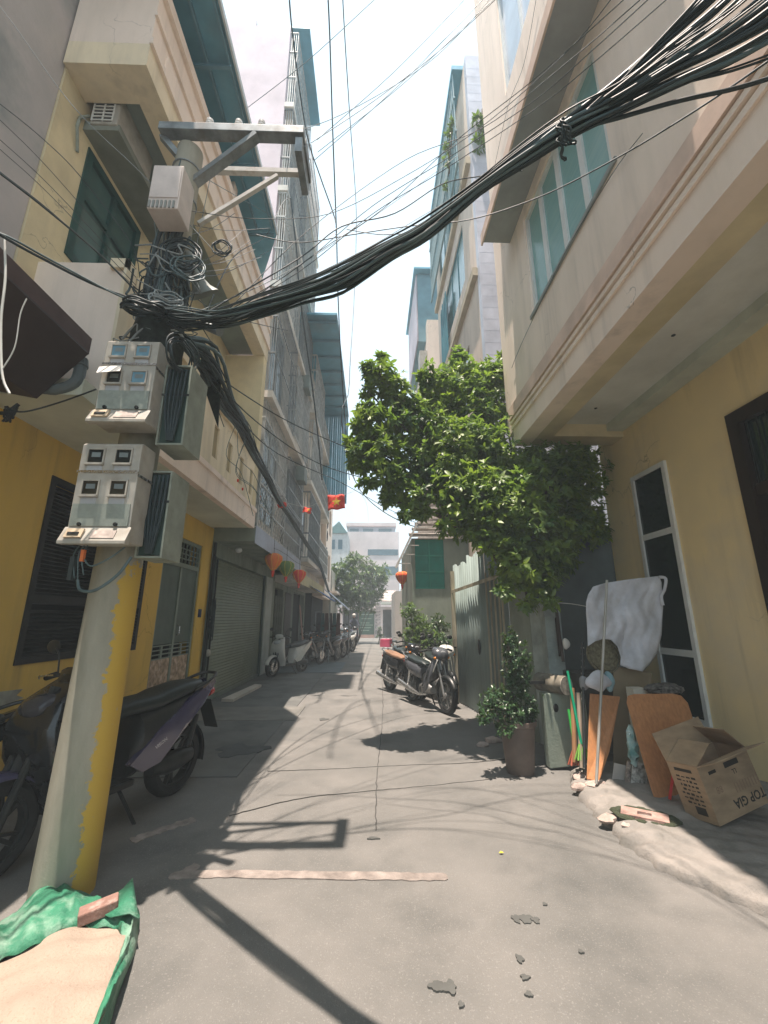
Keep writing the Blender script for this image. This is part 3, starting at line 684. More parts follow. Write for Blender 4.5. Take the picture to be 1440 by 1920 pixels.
def cage(bld, x, x2, y0, y1, z0, z1, sp=0.14, w=0.016, mat=None, mesh=False, name='window_grille'):
    """barred cage standing out from facade x to plane x2"""
    g = MB(); n = max(2, int((y1-y0)/sp))
    for i in range(n+1):
        y = y0+(y1-y0)*i/n
        if not mesh: g.box(x2-w/2, x2+w/2, y-w/2, y+w/2, z0, z1)
    for z in (z0, z0+(z1-z0)*0.36, z0+(z1-z0)*0.72, z1): 
        g.box(x2-w*0.6, x2+w*0.6, y0, y1, z-w, z+w); g.box(x, x2, y0-w, y0+w, z-w, z+w); g.box(x, x2, y1-w, y1+w, z-w, z+w)
    for j in range(1, 4):
        xx = x+(x2-x)*j/4
        for y in (y0, y1): g.box(xx-w/2, xx+w/2, y-w/2, y+w/2, z0, z1)
    if mesh:
        hgt = z1-z0; s_ = 0.2; k = int((y1-y0+hgt)/s_)
        for i in range(k):
            for sgn in (1, -1):
                a = y0 - hgt + i*s_ if sgn == 1 else y0 + i*s_
                p = [(a, z0), (a+hgt*sgn, z1)] if sgn == 1 else [(a, z0), (a-hgt, z1)]
                (ya, za), (yb, zb) = p
                def clip(ya, za, yb, zb):
                    t0, t1 = 0.0, 1.0; dy = yb-ya
                    for lim, s in ((y0, 1), (y1, -1)):
                        u = (lim-ya)/dy
                        if dy*s > 0: t0 = max(t0, u)
                        else: t1 = min(t1, u)
                    return t0, t1
                t0, t1 = clip(ya, za, yb, zb)
                if t1 > t0: g.bar((x2, ya+(yb-ya)*t0, za+(zb-za)*t0), (x2, ya+(yb-ya)*t1, za+(zb-za)*t1), 0.011, 0.011, (1,0,0))
        for y in (y0, (y0+y1)/2, y1): g.box(x2-w, x2+w, y-w, y+w, z0, z1)
    return g.build(name, mat or m_cage, bld)
m_cage2 = M('pale_grille_paint', (0.5,0.51,0.49), 0.5, scale=6, var=0.2)
cage(sh_, TX, TX+0.09, YA+0.02, 10.5, 3.26, 4.5, mesh=True, mat=m_cage2)
cage(sh_, TX, TX+0.09, 10.5, YB, 3.26, 4.4, sp=0.12, mat=m_cage)
for i, a in enumerate(fl[:-1]):
    if i: B(TX-0.02, TX+0.22, YA, YB, a-0.08, a+0.08).build('balcony_slab', m_bldgwhite, sh_)
    cage(sh_, TX-0.02, TX+0.2 if i else TX+0.09, YA+0.05, 10.4, a+0.1 if i else 4.55, fl[i+1]-0.12, sp=0.13, mat=m_cage if i % 2 else m_cage2)
    cage(sh_, TX-0.02, TX+0.18 if i else TX+0.1, 10.7, YB-0.2, a+0.3 if i else 4.45, fl[i+1]-0.35, sp=0.12, mat=m_cage2 if i % 2 else m_cage)
for z in (5.4, 8.4): B(TX+0.02, TX+0.35, 11.6, 12.1, z, z+0.45).build('wall_box', M('grey_green_box', (0.2,0.24,0.22), 0.6), sh_)
cn = B(TX-0.1, -1.85, 8.02, 10.4, 17.46, 17.54).build('roof_canopy', m_roofblue, sh_)
g = MB(); g.tube([(TX+0.06, 12.9, 3.3), (TX+0.06, 12.9, 17.3)], 0.05); g.build('downpipe', M('pale_pipe', (0.5,0.55,0.58), 0.4), sh_)
o = MB().ball((-2.75, 8.6, 2.86), 0.07, (1,1,0.8)).build('lamp_bulb', m_alu, smooth=True, loc=(-2.75,8.6,2.86)); tag(o, 'round white lamp under the slab above the roller shutter', 'lamp')
# ================================================================ LEFT: second and third houses
h2 = thing('canopy_house', 'pale house with deep blue sheet canopy on its roof edge, beyond the lanterns', 'house', (-2.6, 16, 0))
X2 = -2.45
hs = []
for a in (3.3, 5.9, 8.5): hs += [(13.7, 15.0, a+0.4, a+2.1), (15.7, 17.0, a+0.4, a+2.1), (17.6, 18.9, a+0.4, a+2.1)]
wallgrid(MB(), 'x', X2-0.2, X2, 13.21, 19.5, 2.8, 11.2, hs).build('facade', m_bldgwhite, h2)
wallgrid(MB(), 'x', XL-0.2, XL, 13.21, 19.5, 0, 2.8, [(13.4,14.7,0,2.45),(15.0,16.2,0,2.4),(16.6,19.2,0,2.5)]).build('shop_wall', m_mossy, h2)
B(XL-1.4, XL-0.3, 13.0, 19.5, 0.0, 2.8).build('dark_room', m_void, h2)
B(X2-0.6, X2-0.21, 13.3, 19.4, 3.0, 11.0).build('dark_room', m_void, h2)
B(XL, X2+0.2, 13.21, 19.5, 2.62, 2.82).build('slab', m_bldgwhite, h2)
B(X2+0.2, X2+0.215, 13.21, 19.5, 2.55, 2.9).build('slab_fascia', M('yellowish_fascia', (0.5,0.45,0.26), 0.8), h2)
for h in hs: win(h2, 'x', X2-0.05, *h, cols=2, rows=1, fm=m_steelpale, gm=M('dim_blue_glass', (0.09,0.15,0.18), 0.1), fr=0.07, dep=0.07)
for a in (3.3, 5.9, 8.5):
    B(X2, X2+0.4, 13.3, 19.4, a-0.05, a+0.08).build('balcony_slab', m_bldgwhite, h2)
    cage(h2, X2, X2+0.38, 13.4, 16.1, a+0.1, a+2.3, sp=0.16, w=0.022, mat=m_cage if a < 5 else m_cage2)
    cage(h2, X2, X2+0.38, 16.3, 19.3, a+0.1, a+1.2, sp=0.16, w=0.022, mat=m_cage2)
cn = B(X2-0.1, -1.2, 11.6, 18.7, 11.05, 11.13).build('roof_canopy', m_roofblue, h2)
for i in range(8): g = MB(); g.bar((-1.22, 11.9+0.95*i, 11.0), (X2, 11.9+0.95*i, 11.0), 0.05, 0.08); g.build('canopy_rafter', M('bluish_steel', (0.12,0.26,0.33)), cn)
# hanging sheet cladding under the far end of the canopy
n = 12
for i in range(n):
    x0 = X2+1.25*i/n; x1 = X2+1.25*(i+1)/n; g = MB()
    g.box(x0, x1-0.008, 18.5+(i % 2)*0.02, 18.53+(i % 2)*0.02, 6.6, 11.04); g.build('hanging_sheet', m_roofblue, h2)
# shop doors
fd = MB()
for i in range(4): fd.box(XL-0.02, XL+0.02, 13.42+0.32*i, 13.72+0.32*i, 0.0, 2.2)
o = fd.build('folding_door', M('olive_door_paint', (0.06,0.075,0.05), 0.5), h2)
for i in range(4):
    for z in (0.5, 0.9, 1.3, 1.7): B(XL+0.02, XL+0.03, 13.47+0.32*i, 13.67+0.32*i, z, z+0.25).build('louvre_panel', M('olive_door_paint', (0.06,0.075,0.05), 0.5), o)
B(XL-0.02, XL+0.01, 15.02, 16.18, 0, 2.38).build('door', m_brownwood, h2)
h3 = thing('cream_corner_house', 'slim cream house with curled iron bracket at the far end of the left row', 'house', (-2.4, 22, 0))
wallgrid(MB(), 'x', -2.75, -2.35, 19.6, 24.0, 2.5, 8.0, [(20.3,21.3,3.4,4.8),(22.2,23.2,3.4,4.8),(20.3,21.3,5.9,7.3),(22.2,23.2,5.9,7.3)]).build('facade', m_cream2, h3)
B(-6, -2.76, 19.6, 24.0, 0.0, 8.0).build('body', m_void, h3)
B(-2.75, -2.2, 19.55, 19.8, 2.5, 8.2).build('corner_pilaster', m_cream2, h3)
g = MB(); g.torus((-2.28, 20.6, 6.2), 0.3, 0.03, (1,0,0), 18, 5); g.torus((-2.28, 20.6, 5.5), 0.25, 0.03, (1,0,0), 18, 5); g.box(-2.33,-2.28,20.2,21.0,4.9,4.95); g.build('iron_bracket', m_dkmetal, h3)
wallgrid(MB(), 'x', -2.9, -2.76, 19.6, 24.0, 0, 2.5, [(19.9,21.5,0,2.2),(22,23.6,0,2.2)]).build('shop_wall', m_bldgwhite, h3) if False else None
h4 = thing('end_left_house', 'low cream wall end beside the crossing street on the left', 'house', (-2.4, 26, 0))
B(-6, -2.3, 24.05, 28.8, 0.0, 4.2).build('body', M('dim_cream_render', (0.5,0.47,0.4), 0.9), h4)
B(-2.45, -2.0, 24.0, 28.8, 2.9, 3.02).build('ledge', m_cream2, h4)

# ================================================================ RIGHT: cream house
ch = thing('cream_house', 'cream and yellow house with overhanging upper floor filling the right side', 'house', (3.4, 3, 0))
XW, XF, ZB = 3.4, 2.0, 3.87
wallgrid(MB(), 'x', XW, XW+0.2, -2.5, 5.78, 0.0, 4.3, [(4.46, 5.1, 0.44, 3.28), (1.2, 3.57, 0.13, 3.38)]).build('lower_wall', m_lyel, ch)
B(XW+0.25, XW+1.0, 1.0, 5.4, 0.0, 3.6).build('dark_room', m_void, ch)
B(XW, 5.4, 5.5, 5.78, 0, 4.0).build('end_wall', m_mossy, ch) if False else None
win(ch, 'x', XW-0.01, 4.46, 5.1, 0.44, 3.28, cols=1, rows=3, fm=m_alu, gm=M('black_green_glass', (0.008,0.02,0.018), 0.08, spec=0.5), fr=0.055, dep=0.05, fracs=[0,0.245,0.715,1], mul=0.07)
# dark timber door leaves
g = MB(); 
g.box(XW-0.03, XW+0.1, 3.45, 3.57, 0.13, 3.38); g.box(XW-0.03, XW+0.1, 1.2, 3.45, 3.25, 3.38); g.box(XW, XW+0.08, 1.2, 3.45, 2.55, 2.66)
for y in (2.72, 1.95): g.box(XW-0.01, XW+0.08, y-0.05, y+0.05, 0.13, 3.25)
dr = g.build('door', m_brownwood, ch)
for a, b in ((2.77, 3.45), (2.0, 2.67), (1.2, 1.9)):
    B(XW+0.03, XW+0.05, a, b, 2.66, 3.25).build('fanlight', m_glassdark, dr)
    for z0_, z1_ in ((0.2, 0.9), (1.0, 1.7), (1.8, 2.5)):
        B(XW+0.015, XW+0.05, a+0.06, b-0.06, z0_, z1_).build('panel', m_brownwood, dr, bevel=0.015)
    g = MB()
    for i in range(7): g.box(XW+0.0, XW+0.012, a+(b-a)*(i+0.5)/7-0.006, a+(b-a)*(i+0.5)/7+0.006, 2.66, 3.25)
    g.build('grille', m_dkmetal, dr)
# overhang: edge beam, ceiling, end beam
g = MB(); g.box(XF+0.005, XF+0.42, -2.5, 5.44, ZB, ZB+0.3); g.box(XF+0.42, XW+0.2, 5.15, 5.44, ZB+0.02, ZB+0.3); g.build('edge_beam', M('olive_yellow_soffit', (0.7,0.6,0.38), 0.85, scale=2, stain=(0.5,0.42,0.2), stain_amt=0.4), ch)
B(XF+0.42, XW, -2.5, 5.15, ZB+0.2, ZB+0.32).build('ceiling', m_white, ch)
B(XW-0.22, XW, -2.5, 5.15, ZB+0.1, ZB+0.2).build('ceiling_band', M('greenish_soffit_band', (0.6,0.64,0.56), 0.85, scale=2), ch)
HW = (2.63, 4.43, 5.22, 6.7)
h_up = (PX(1003,0,2.0).y, PX(952,180,2.0).y, 9.2, 11.6)
wallgrid(MB(), 'x', XF, XF+0.2, -2.5, 5.44, ZB-0.005, 15.0, [HW, (2.6, 4.6, 9.3, 11.6)]).build('facade', m_cream2, ch)
wallgrid(MB(), 'y', 5.44, 5.66, XF+0.003, 6.5, 4.1, 15.0, []).build('end_wall', m_cream2, ch)
B(XF+0.3, XF+0.9, 2.4, 4.8, 5.0, 12.0).build('dark_room', m_void, ch)
win(ch, 'x', XF+0.06, *HW, cols=4, rows=1, fm=m_alu, gm=M('mint_frosted_glass', (0.16,0.36,0.36), 0.2, spec=0.6, scale=1.6, col2=(0.24,0.44,0.42), stretch=(1,1,22)), fr=0.06, dep=0.07, mul=0.085)
win(ch, 'x', XF+0.06, 2.6, 4.6, 9.3, 11.6, cols=3, rows=1, fm=m_alu, gm=m_glassblue, fr=0.06, dep=0.07)
B(XF-0.02, XF+0.05, HW[0]-0.06, HW[1]+0.05, HW[2]-0.05, HW[2]-0.004).build('window_sill', M('grey_sill', (0.3,0.32,0.3), 0.8), ch)
B(XF-0.4, XF-0.001, 1.6, 4.95, 6.88, 6.98).build('window_hood', M('grey_hood_soffit', (0.33,0.34,0.34), 0.85, scale=3, var=0.1), ch)
B(XF-0.425, XF-0.402, 1.6, 4.97, 6.84, 7.02).build('hood_fascia', m_pinkcream, ch)
B(XF-0.13, XF-0.001, 1.6, 5.3, 7.3, 7.38).build('string_course', M('brown_string', (0.42,0.33,0.26), 0.85), ch)
for a, b, p, mm in ((4.115, 4.165, 0.02, m_cream2), (4.19, 4.235, 0.035, m_cream2), (4.25, 4.42, 0.05, m_pinkcream)):
    B(XF-p, XF-0.0005, -2.5, 5.46, a, b).build('moulding', mm, ch)
g = MB()
for y in (0.5, 1.9, 3.3, 4.7): g.ball((XF+0.8, y, ZB+0.195), 0.02, (1,1,0.4), 8, 5)
g.build('ceiling_hooks', m_dkmetal, ch)
# dark gate-coloured wall standing behind the clutter, facing the camera
bw = thing('grey_end_wall', 'dark grey-green wall beyond the corner of the cream house, under the leaves', 'wall', (2.9, 5.95, 0))
B(2.32, 3.6, 5.9, 6.05, 0.0, 2.75).build('wall', M('blue_grey_render', (0.115,0.145,0.15), 0.85, scale=2, var=0.15), bw)

# ================================================================ RIGHT: peach town house and the one behind
ph = thing('peach_town_house', 'tall peach town house with pale tiled side wall beyond the cream house', 'house', (2.6, 10, 0))
YP = 8.0; XP = 2.4
wallgrid(MB(), 'x', XP, XP+0.2, YP, 13.3, 0, 16.2, [(9.1, 11.0, 6.6, 8.2), (9.1, 12.6, 10.2, 12.0), (9.1, 12.6, 13.2, 15.4)]).build('facade', m_peach, ph)
B(XP+0.22, XP+0.8, YP+0.3, 13.2, 0.2, 16.0).build('dark_room', m_void, ph)
wallgrid(MB(), 'y', YP-0.2, YP, XP+0.0, 8.0, 0, 16.2, []).build('side_wall', m_tile, ph)
g = MB()
for i in range(40): g.box(XP+0.01, 5.5, YP-0.2015, YP-0.2005, 4.0+i*0.3, 4.0+i*0.3+0.003)
g.build('tile_joints', M('tile_joint', (0.5,0.51,0.57), 0.8), ph)['kind'] = 'stuff'
win(ph, 'x', XP+0.05, 9.1, 11.0, 6.6, 8.2, cols=3, rows=1, fm=m_dkmetal, gm=m_glassblue, fr=0.06)
win(ph, 'x', XP+0.05, 9.1, 12.6, 10.2, 12.0, cols=4, rows=1, fm=M('teal_frame', (0.05,0.2,0.24), 0.5), gm=m_glassteal, fr=0.06)
win(ph, 'x', XP+0.05, 9.1, 12.6, 13.2, 15.4, cols=4, rows=1, fm=M('teal_frame', (0.05,0.2,0.24), 0.5), gm=m_glassteal, fr=0.06)
for z in (5.6, 9.2, 12.6): B(XP-0.12, XP-0.001, YP-0.05, 13.3, z, z+0.22).build('floor_band', M('ochre_band', (0.5,0.42,0.3), 0.85), ph)
B(XP-0.3, XP+0.6, YP+0.1, 13.2, 16.2, 16.35).build('roof_canopy', m_roofblue, ph)
g = MB()
for i in range(26): g.box(XP-0.28, XP-0.25, 8.2+0.19*i, 8.23+0.19*i, 12.9, 16.2)
for z in (12.9, 14.0, 15.2): g.box(XP-0.29, XP-0.24, 8.15, 13.1, z, z+0.05)
g.build('balcony_grille', M('teal_grille_paint', (0.2,0.33,0.36), 0.5), ph)
g = MB()
for i in range(4): g.prism([(XP-0.1,11.2+0.28*i,9.5),(XP-0.12,11.4+0.28*i,9.45),(XP-0.1,11.45+0.28*i,11.8-0.1*(i%2)),(XP-0.12,11.2+0.28*i,11.7)], (0.02,0,0))
g.build('folded_parasol', M('teal_fabric', (0.02,0.2,0.25), 0.7), ph)

bh = thing('blue_top_house', 'farther house whose blue sheet-clad loft juts over the alley on the right', 'house', (2.2, 16.5, 0))
B(2.15, 6, 14.5, 19.5, 0, 13.3).build('wall', m_peach, bh)
g = MB()
for i in range(5):
    for j in range(3): g.box(1.79, 1.84, 14.9+0.75*i, 15.63+0.75*i, 12.6+1.1*j, 13.68+1.1*j)
g.build('loft_cladding', M('pinkish_sheet', (0.45,0.4,0.44), 0.6, scale=1), bh)
B(1.85, 6, 14.88, 18.7, 12.55, 15.9).build('loft', M('pale_blue_loft', (0.16,0.32,0.38), 0.6, scale=1.5), bh)
B(1.68, 6, 14.6, 18.9, 15.92, 16.0).build('roof', m_roofblue, bh)
B(1.85, 2.15, 14.7, 15.2, 11.2, 12.0).build('wall_box', m_plast, bh)
win(bh, 'y', 14.48, 2.2, 2.9, 7.4, 9.0, cols=2, rows=1, fm=m_steelpale, gm=m_glassblue, fr=0.06)

# ================================================================ RIGHT: low shed with green shutter window, bushes in front
sd = thing('green_window_shed', 'low plastered shed with bright green shutter and slatted roof', 'shed', (1.6, 10.5, 0))
YS = 10.3
wallgrid(MB(), 'y', YS, YS+0.15, 1.0, 4.5, 0, 3.45, [(1.06, 1.78, 2.2, 3.42)]).build('wall', m_mossy, sd)
B(0.98, 1.0, YS, 14.0, 0, 3.45).build('side_wall', m_mossy, sd)
w = B(1.06, 1.78, YS+0.03, YS+0.06, 2.2, 3.42).build('shutter', M('bright_green_shutter', (0.0,0.22,0.17), 0.5, scale=4), sd)
g = MB(); g.box(1.4, 1.43, YS+0.015, YS+0.03, 2.2, 3.42)
for z in (2.2, 2.6, 3.0, 3.38): g.box(1.06, 1.78, YS+0.018, YS+0.029, z, z+0.03)
g.build('shutter_rail', M('green_rail', (0.02,0.3,0.22), 0.5), w)
# slatted roof rows rising to the right
for i in range(7):
    z = 3.5+0.16*i; x0 = 0.92+0.09*i
    g = MB(); g.T = Matrix.Translation((x0, YS-0.15+0.12*i, z)) @ Matrix.Rotation(R(16), 4, 'X'); g.box(0, 2.2, 0, 0.3, -0.03, 0.04)
    g.build('roof_board', M('grey_roof_board', (0.4,0.36,0.32), 0.9, scale=5, var=0.3), sd)
g = MB(); a = PY(790,965,10.0); b = PY(742,1065,10.0)
g.bar(a, b, 0.05, 0.05)
for i in range(6):
    p = a.lerp(b, (i+0.5)/6); g.bar(p, p+Vector((0.3,0,0.0)), 0.02, 0.02)
g.build('ladder_bracket', m_steelpale, sd)

# ================================================================ RIGHT: corrugated gate, battens and old wall
A_w, B_w, C_w = Vector((1.6,8.25,0)), Vector((1.95,6.05,0)), Vector((2.18,5.42,0))
gt = thing('corrugated_fence', 'rusty corrugated tin fence with battens between bikes and potted bush', 'fence', (1.7, 7.4, 0))
d_ = (B_w-A_w); dn = d_.normalized(); nr = Vector((dn.y, -dn.x, 0)); nr = nr if nr.x < 0 else -nr
rr = random.Random(3)
for k in range(3):
    t0, t1 = k/3, (k+1)/3; g = MB(); n = 28; hh = 2.5 + 0.08*k
    p0, p1 = A_w.lerp(B_w, t0), A_w.lerp(B_w, t1-0.004); off = nr*(0.01*(k % 2))
    vs = []
    for i in range(n+1):
        q = p0.lerp(p1, i/n) + nr*(0.014*math.sin(i/n*math.pi*14)) + off
        vs.append((q.x, q.y, 0.03 + 0.02*math.sin(i*0.7)*0)); 
    top = [(v[0], v[1], hh + 0.03*math.sin(i*0.4+k)) for i, v in enumerate(vs)]
    g.add(vs+top, [(i, i+1, n+2+i, n+1+i) for i in range(n)])
    g.build('tin_sheet', m_corr, gt, smooth=True, solid=0.003)
for i in range(5):
    p = A_w.lerp(B_w, 0.72+i*0.06) + nr*0.05; g = MB(); hh = 2.35+rr.uniform(-0.25, 0.2); lx = rr.uniform(-0.03, 0.03)
    g.bar(p, p+Vector((lx, lx, hh)), rr.uniform(0.025,0.045), 0.02, (1,0,0)); g.build('batten', m_bamboo, gt)
g = MB(); g.bar(A_w+nr*0.05+Vector((0,0,2.0)), B_w+nr*0.06+Vector((0,0,2.12)), 0.03, 0.05); g.bar(A_w+nr*0.03+Vector((0,-0.02,0)), A_w+nr*0.03+Vector((0,-0.02,2.4)), 0.07, 0.07, (1,0,0)); g.build('rail', m_bamboo, gt)
q = A_w.lerp(B_w, 0.52)+nr*0.03; g = MB(); g.T = Matrix.Translation(q+Vector((0,0,1.05))); g.ball((0,0,0), 0.09, (0.25,0.7,1.4), 10, 8); g.build('lock_hole', m_dkmetal, gt)
ow = thing('mossy_wall', 'old grey-green concrete wall and post behind the potted bush', 'wall', (2.0, 6.0, 0))
d_ = (C_w-B_w); g = MB(); 
def wseg(mb, a, b, h, th, z0=0.0, hb=None):
    dd = (b-a).normalized(); nn = Vector((-dd.y, dd.x, 0))*th
    mb.prism([a+Vector((0,0,z0)), b+Vector((0,0,z0)), b+Vector((0,0,hb or h)), a+Vector((0,0,h))], nn)
wseg(g, B_w, B_w.lerp(C_w, 0.62), 2.1, 0.12); g.build('wall', m_mossy, ow)
g = MB(); wseg(g, B_w.lerp(C_w, 0.63), C_w, 1.75, 0.16); g.build('wall_end', M('pale_bluegreen_render', (0.38,0.44,0.42), 0.9, scale=4, var=0.2, bump=0.3), ow)
q = C_w; B(q.x-0.04, q.x+0.16, q.y-0.14, q.y-0.001, 0.0, 1.72).build('post', M('pale_bluegreen_render', (0.38,0.44,0.42)), ow)

# ================================================================ END of the alley
eh = thing('end_shop', 'low shopfront with green slatted shutter closing the end of the alley', 'shop', (0, 29, 0))
YE = 35.0
def ex(px): return PY(px, 1160, YE).x
def ez(py): return PY(690, py, YE).z
g = wallgrid(MB(), 'y', YE, YE+0.3, ex(600), ex(770), 0, ez(1138), [(ex(643), ex(671), 0, ez(1143)), (ex(673), ex(702), ez(1190), ez(1146)), (ex(718), ex(738), 0, ez(1143))])
g.build('wall', m_fardust, eh)
B(ex(640), ex(740), YE+0.6, YE+0.8, 0, 2.4).build('dark_room', m_void, eh)
B(ex(673), ex(702), YE+0.1, YE+0.15, ez(1190), ez(1146)).build('shutter', M('green_rolling_shutter', (0.04,0.12,0.07), 0.6), eh)
g = MB()
for i, py in enumerate((1152,1160,1168,1172,1177,1182)): g.box(ex(673)+0.1+0.1*(i % 2), ex(702)-0.1-0.15*(i % 3), YE+0.06, YE+0.1, ez(py)-0.03, ez(py)+0.03)
g.build('shutter_bars', M('pale_green_bars', (0.3,0.42,0.32), 0.6), eh)
B(ex(640), ex(704), YE-0.5, YE, ez(1143), ez(1139)).build('canopy_edge', m_fardust, eh)
B(ex(673), ex(702), YE-0.3, YE, 0, ez(1190)).build('step', M('brick_step', (0.5,0.3,0.24), 0.9), eh)
g = MB(); 
for i in range(6): g.box(ex(703)+0.02, ex(703)+0.45, YE-0.06, YE-0.01, 0.3+0.42*i, 0.3+0.42*i+0.3)
g.build('stone_pillar', M('speckled_stone', (0.45,0.4,0.4), 0.8, scale=8, var=0.4), eh)
B(ex(714), ex(752), YE-1.2, YE, ez(1134), ez(1130)).build('porch_roof', M('pale_green_trim', (0.5,0.52,0.45), 0.8), eh)
for i in range(4):
    g = MB(); g.T = Matrix.Translation((0, YE-1.0+0.35*i, ez(1128)+0.22*i)) @ Matrix.Rotation(R(30), 4, 'X'); g.box(ex(712)+0.1*i, ex(754)-0.15*i, 0, 0.42, -0.04, 0.05)
    g.build('roof_tile_row', M('pale_pinkish_tile', (0.55,0.46,0.42), 0.9, scale=6, var=0.3), eh)
pb = thing('far_pink_building', 'pale pinkish apartment block with dark window bands far behind the trees', 'building', (0, 44, 0))
YF = 44.0
def fx(px): return PY(px, 1000, YF).x
def fz(py): return PY(690, py, YF).z
B(fx(650), fx(748), YF, YF+8, 0, fz(997)).build('body', m_fardust, pb)
B(fx(652), fx(742), YF+1.0, YF+7, fz(997), fz(984)).build('top_storey', M('bluish_render', (0.3,0.35,0.42), 0.8), pb)
B(fx(648), fx(744), YF+0.5, YF+8, fz(984), fz(978)).build('roof_slab', m_fardust, pb)
for a, b, c, d_ in ((690,746,1030,1041),(700,746,1062,1078),(655,672,988,994),(680,700,988,994),(710,735,988,994)):
    B(fx(a), fx(b), YF-0.05 if c > 1000 else YF+0.93, YF+0.01 if c > 1000 else YF+0.98, fz(d_), fz(c)).build('window', M('far_window', (0.05,0.12,0.16), 0.3), pb)
tb = thing('far_teal_house', 'distant house with bluish roof left of the pink block', 'house', (-4, 40, 0))
B(PY(600,1000,40).x, PY(652,1000,40).x, 40, 46, 0, PY(640,1000,40).z).build('wall', M('far_white', (0.5,0.52,0.52), 0.9), tb)
g = MB(); a = PY(612,1000,40); b = PY(652,1000,40); c = PY(636,978,40); g.prism([(a.x,39.8,a.z),(b.x,39.8,b.z),(c.x,39.8,c.z)], (0,6,0)); g.build('roof', M('far_teal_roof', (0.1,0.2,0.2), 0.8), tb)
for x0, w_ in ((620,8),(634,8)): B(PY(x0,1020,39.95).x, PY(x0+w_,1020,39.95).x, 39.95, 40.0, PY(x0,1030,40).z, PY(x0,1012,40).z).build('window', M('far_window', (0.05,0.12,0.16)), tb)
rb = thing('right_row_house', 'plain house closing the right side of the alley beyond the bushes', 'house', (1.8, 20, 0))
B(1.75, 6, 14.6, 14.7, 0, 3.0).build('garden_wall', m_mossy, rb)
B(1.9, 6, 19.6, 28.5, 0, 3.4).build('body', M('right_far_render', (0.5,0.46,0.42), 0.9, scale=1), rb)
B(1.3, 6, 24, 28.6, 0, 3.0).build('porch', M('right_far_render', (0.5,0.46,0.42)), rb)
# street-side closures so side steps still see a town, not void
for i, (x0, x1, y0, y1, h, lab) in enumerate([(-14,-6.2,29,33.5,0,''),]): pass
nb = thing('left_back_block', 'plain render block filling the row behind the left houses', 'house', (-8, 16, 0))
B(-12, -7.5, -3, 28, 0, 12).build('wall', m_bldgwhite, nb)
B(-7.5, -3.4, 13.4, 19.4, 0, 10.9).build('wall', m_bldgwhite, nb)
B(-7.5, -3.5, 8.4, 13.1, 0, 18.5).build('wall', m_lilac, nb)
B(-7.5, -3.6, -3.4, 7.9, 0, 8.3).build('wall', m_grey, nb)

# ================================================================ POLE
PB = Vector((-1.725, 2.84, 0))
pole = thing('utility_pole', 'leaning round concrete utility pole painted yellow on one side', 'utility pole', PB)
def pc(z): return PB + Vector((0.014*z, 0.005*z, z))
g = MB(); g.tube([pc(z) for z in (0,0.6,1.2,1.8,2.4,3.0,3.6,4.2,4.8,5.2,5.53)], [0.158-0.0095*z for z in (0,0.6,1.2,1.8,2.4,3.0,3.6,4.2,4.8,5.2,5.53)], 28)
g.build('shaft', m_pole, pole, smooth=True)
# steel cross frame at the top
ZA = 5.6
g = MB(); g.box(-1.86,-0.62,2.70,2.80,ZA-0.035,ZA+0.045); g.build('crossarm', m_steel, pole, bevel=0.004)
g = MB(); g.box(-1.6,-0.66,3.04,3.09,ZA-0.03,ZA+0.02); g.build('crossarm', m_steelpale, pole)
g = MB(); g.box(-0.70,-0.615,2.801,3.12,ZA-0.06,ZA+0.05); g.box(-0.69,-0.63,2.72,3.11,ZA-0.22,ZA-0.061); g.build('end_bracket', m_steel, pole)
g = MB(); g.bar((-1.62,2.86,5.12), (-1.02,2.73,ZA-0.05), 0.075, 0.05); g.bar((-1.86,2.78,ZA-0.02), (-1.62,2.84,5.3), 0.05, 0.05); g.build('brace', m_steel, pole)
g = MB(); g.bar((-1.55,2.98,4.86), (-0.92,3.06,ZA-0.06), 0.042, 0.03); g.build('brace', m_steelpale, pole)
for z in (4.95, 5.3, 3.75, 3.0, 2.2): 
    p = pc(z); g = MB(); g.torus(p, 0.158-0.0095*z+0.004, 0.008, (0,0,1), 24, 6); g.build('strap_band', m_steel, pole)
ins = None
for i, x in enumerate((-1.45,-1.2,-1.0)):
    g = MB(); g.lathe([(0.012,-0.06),(0.012,0),(0.035,0.01),(0.035,0.03),(0.02,0.035),(0.032,0.045),(0.03,0.07),(0.012,0.08),(0,0.08)], (x,2.75,ZA+0.07), n=12); g.build('insulator', M('white_porcelain', (0.6,0.6,0.58), 0.2), pole, smooth=True)

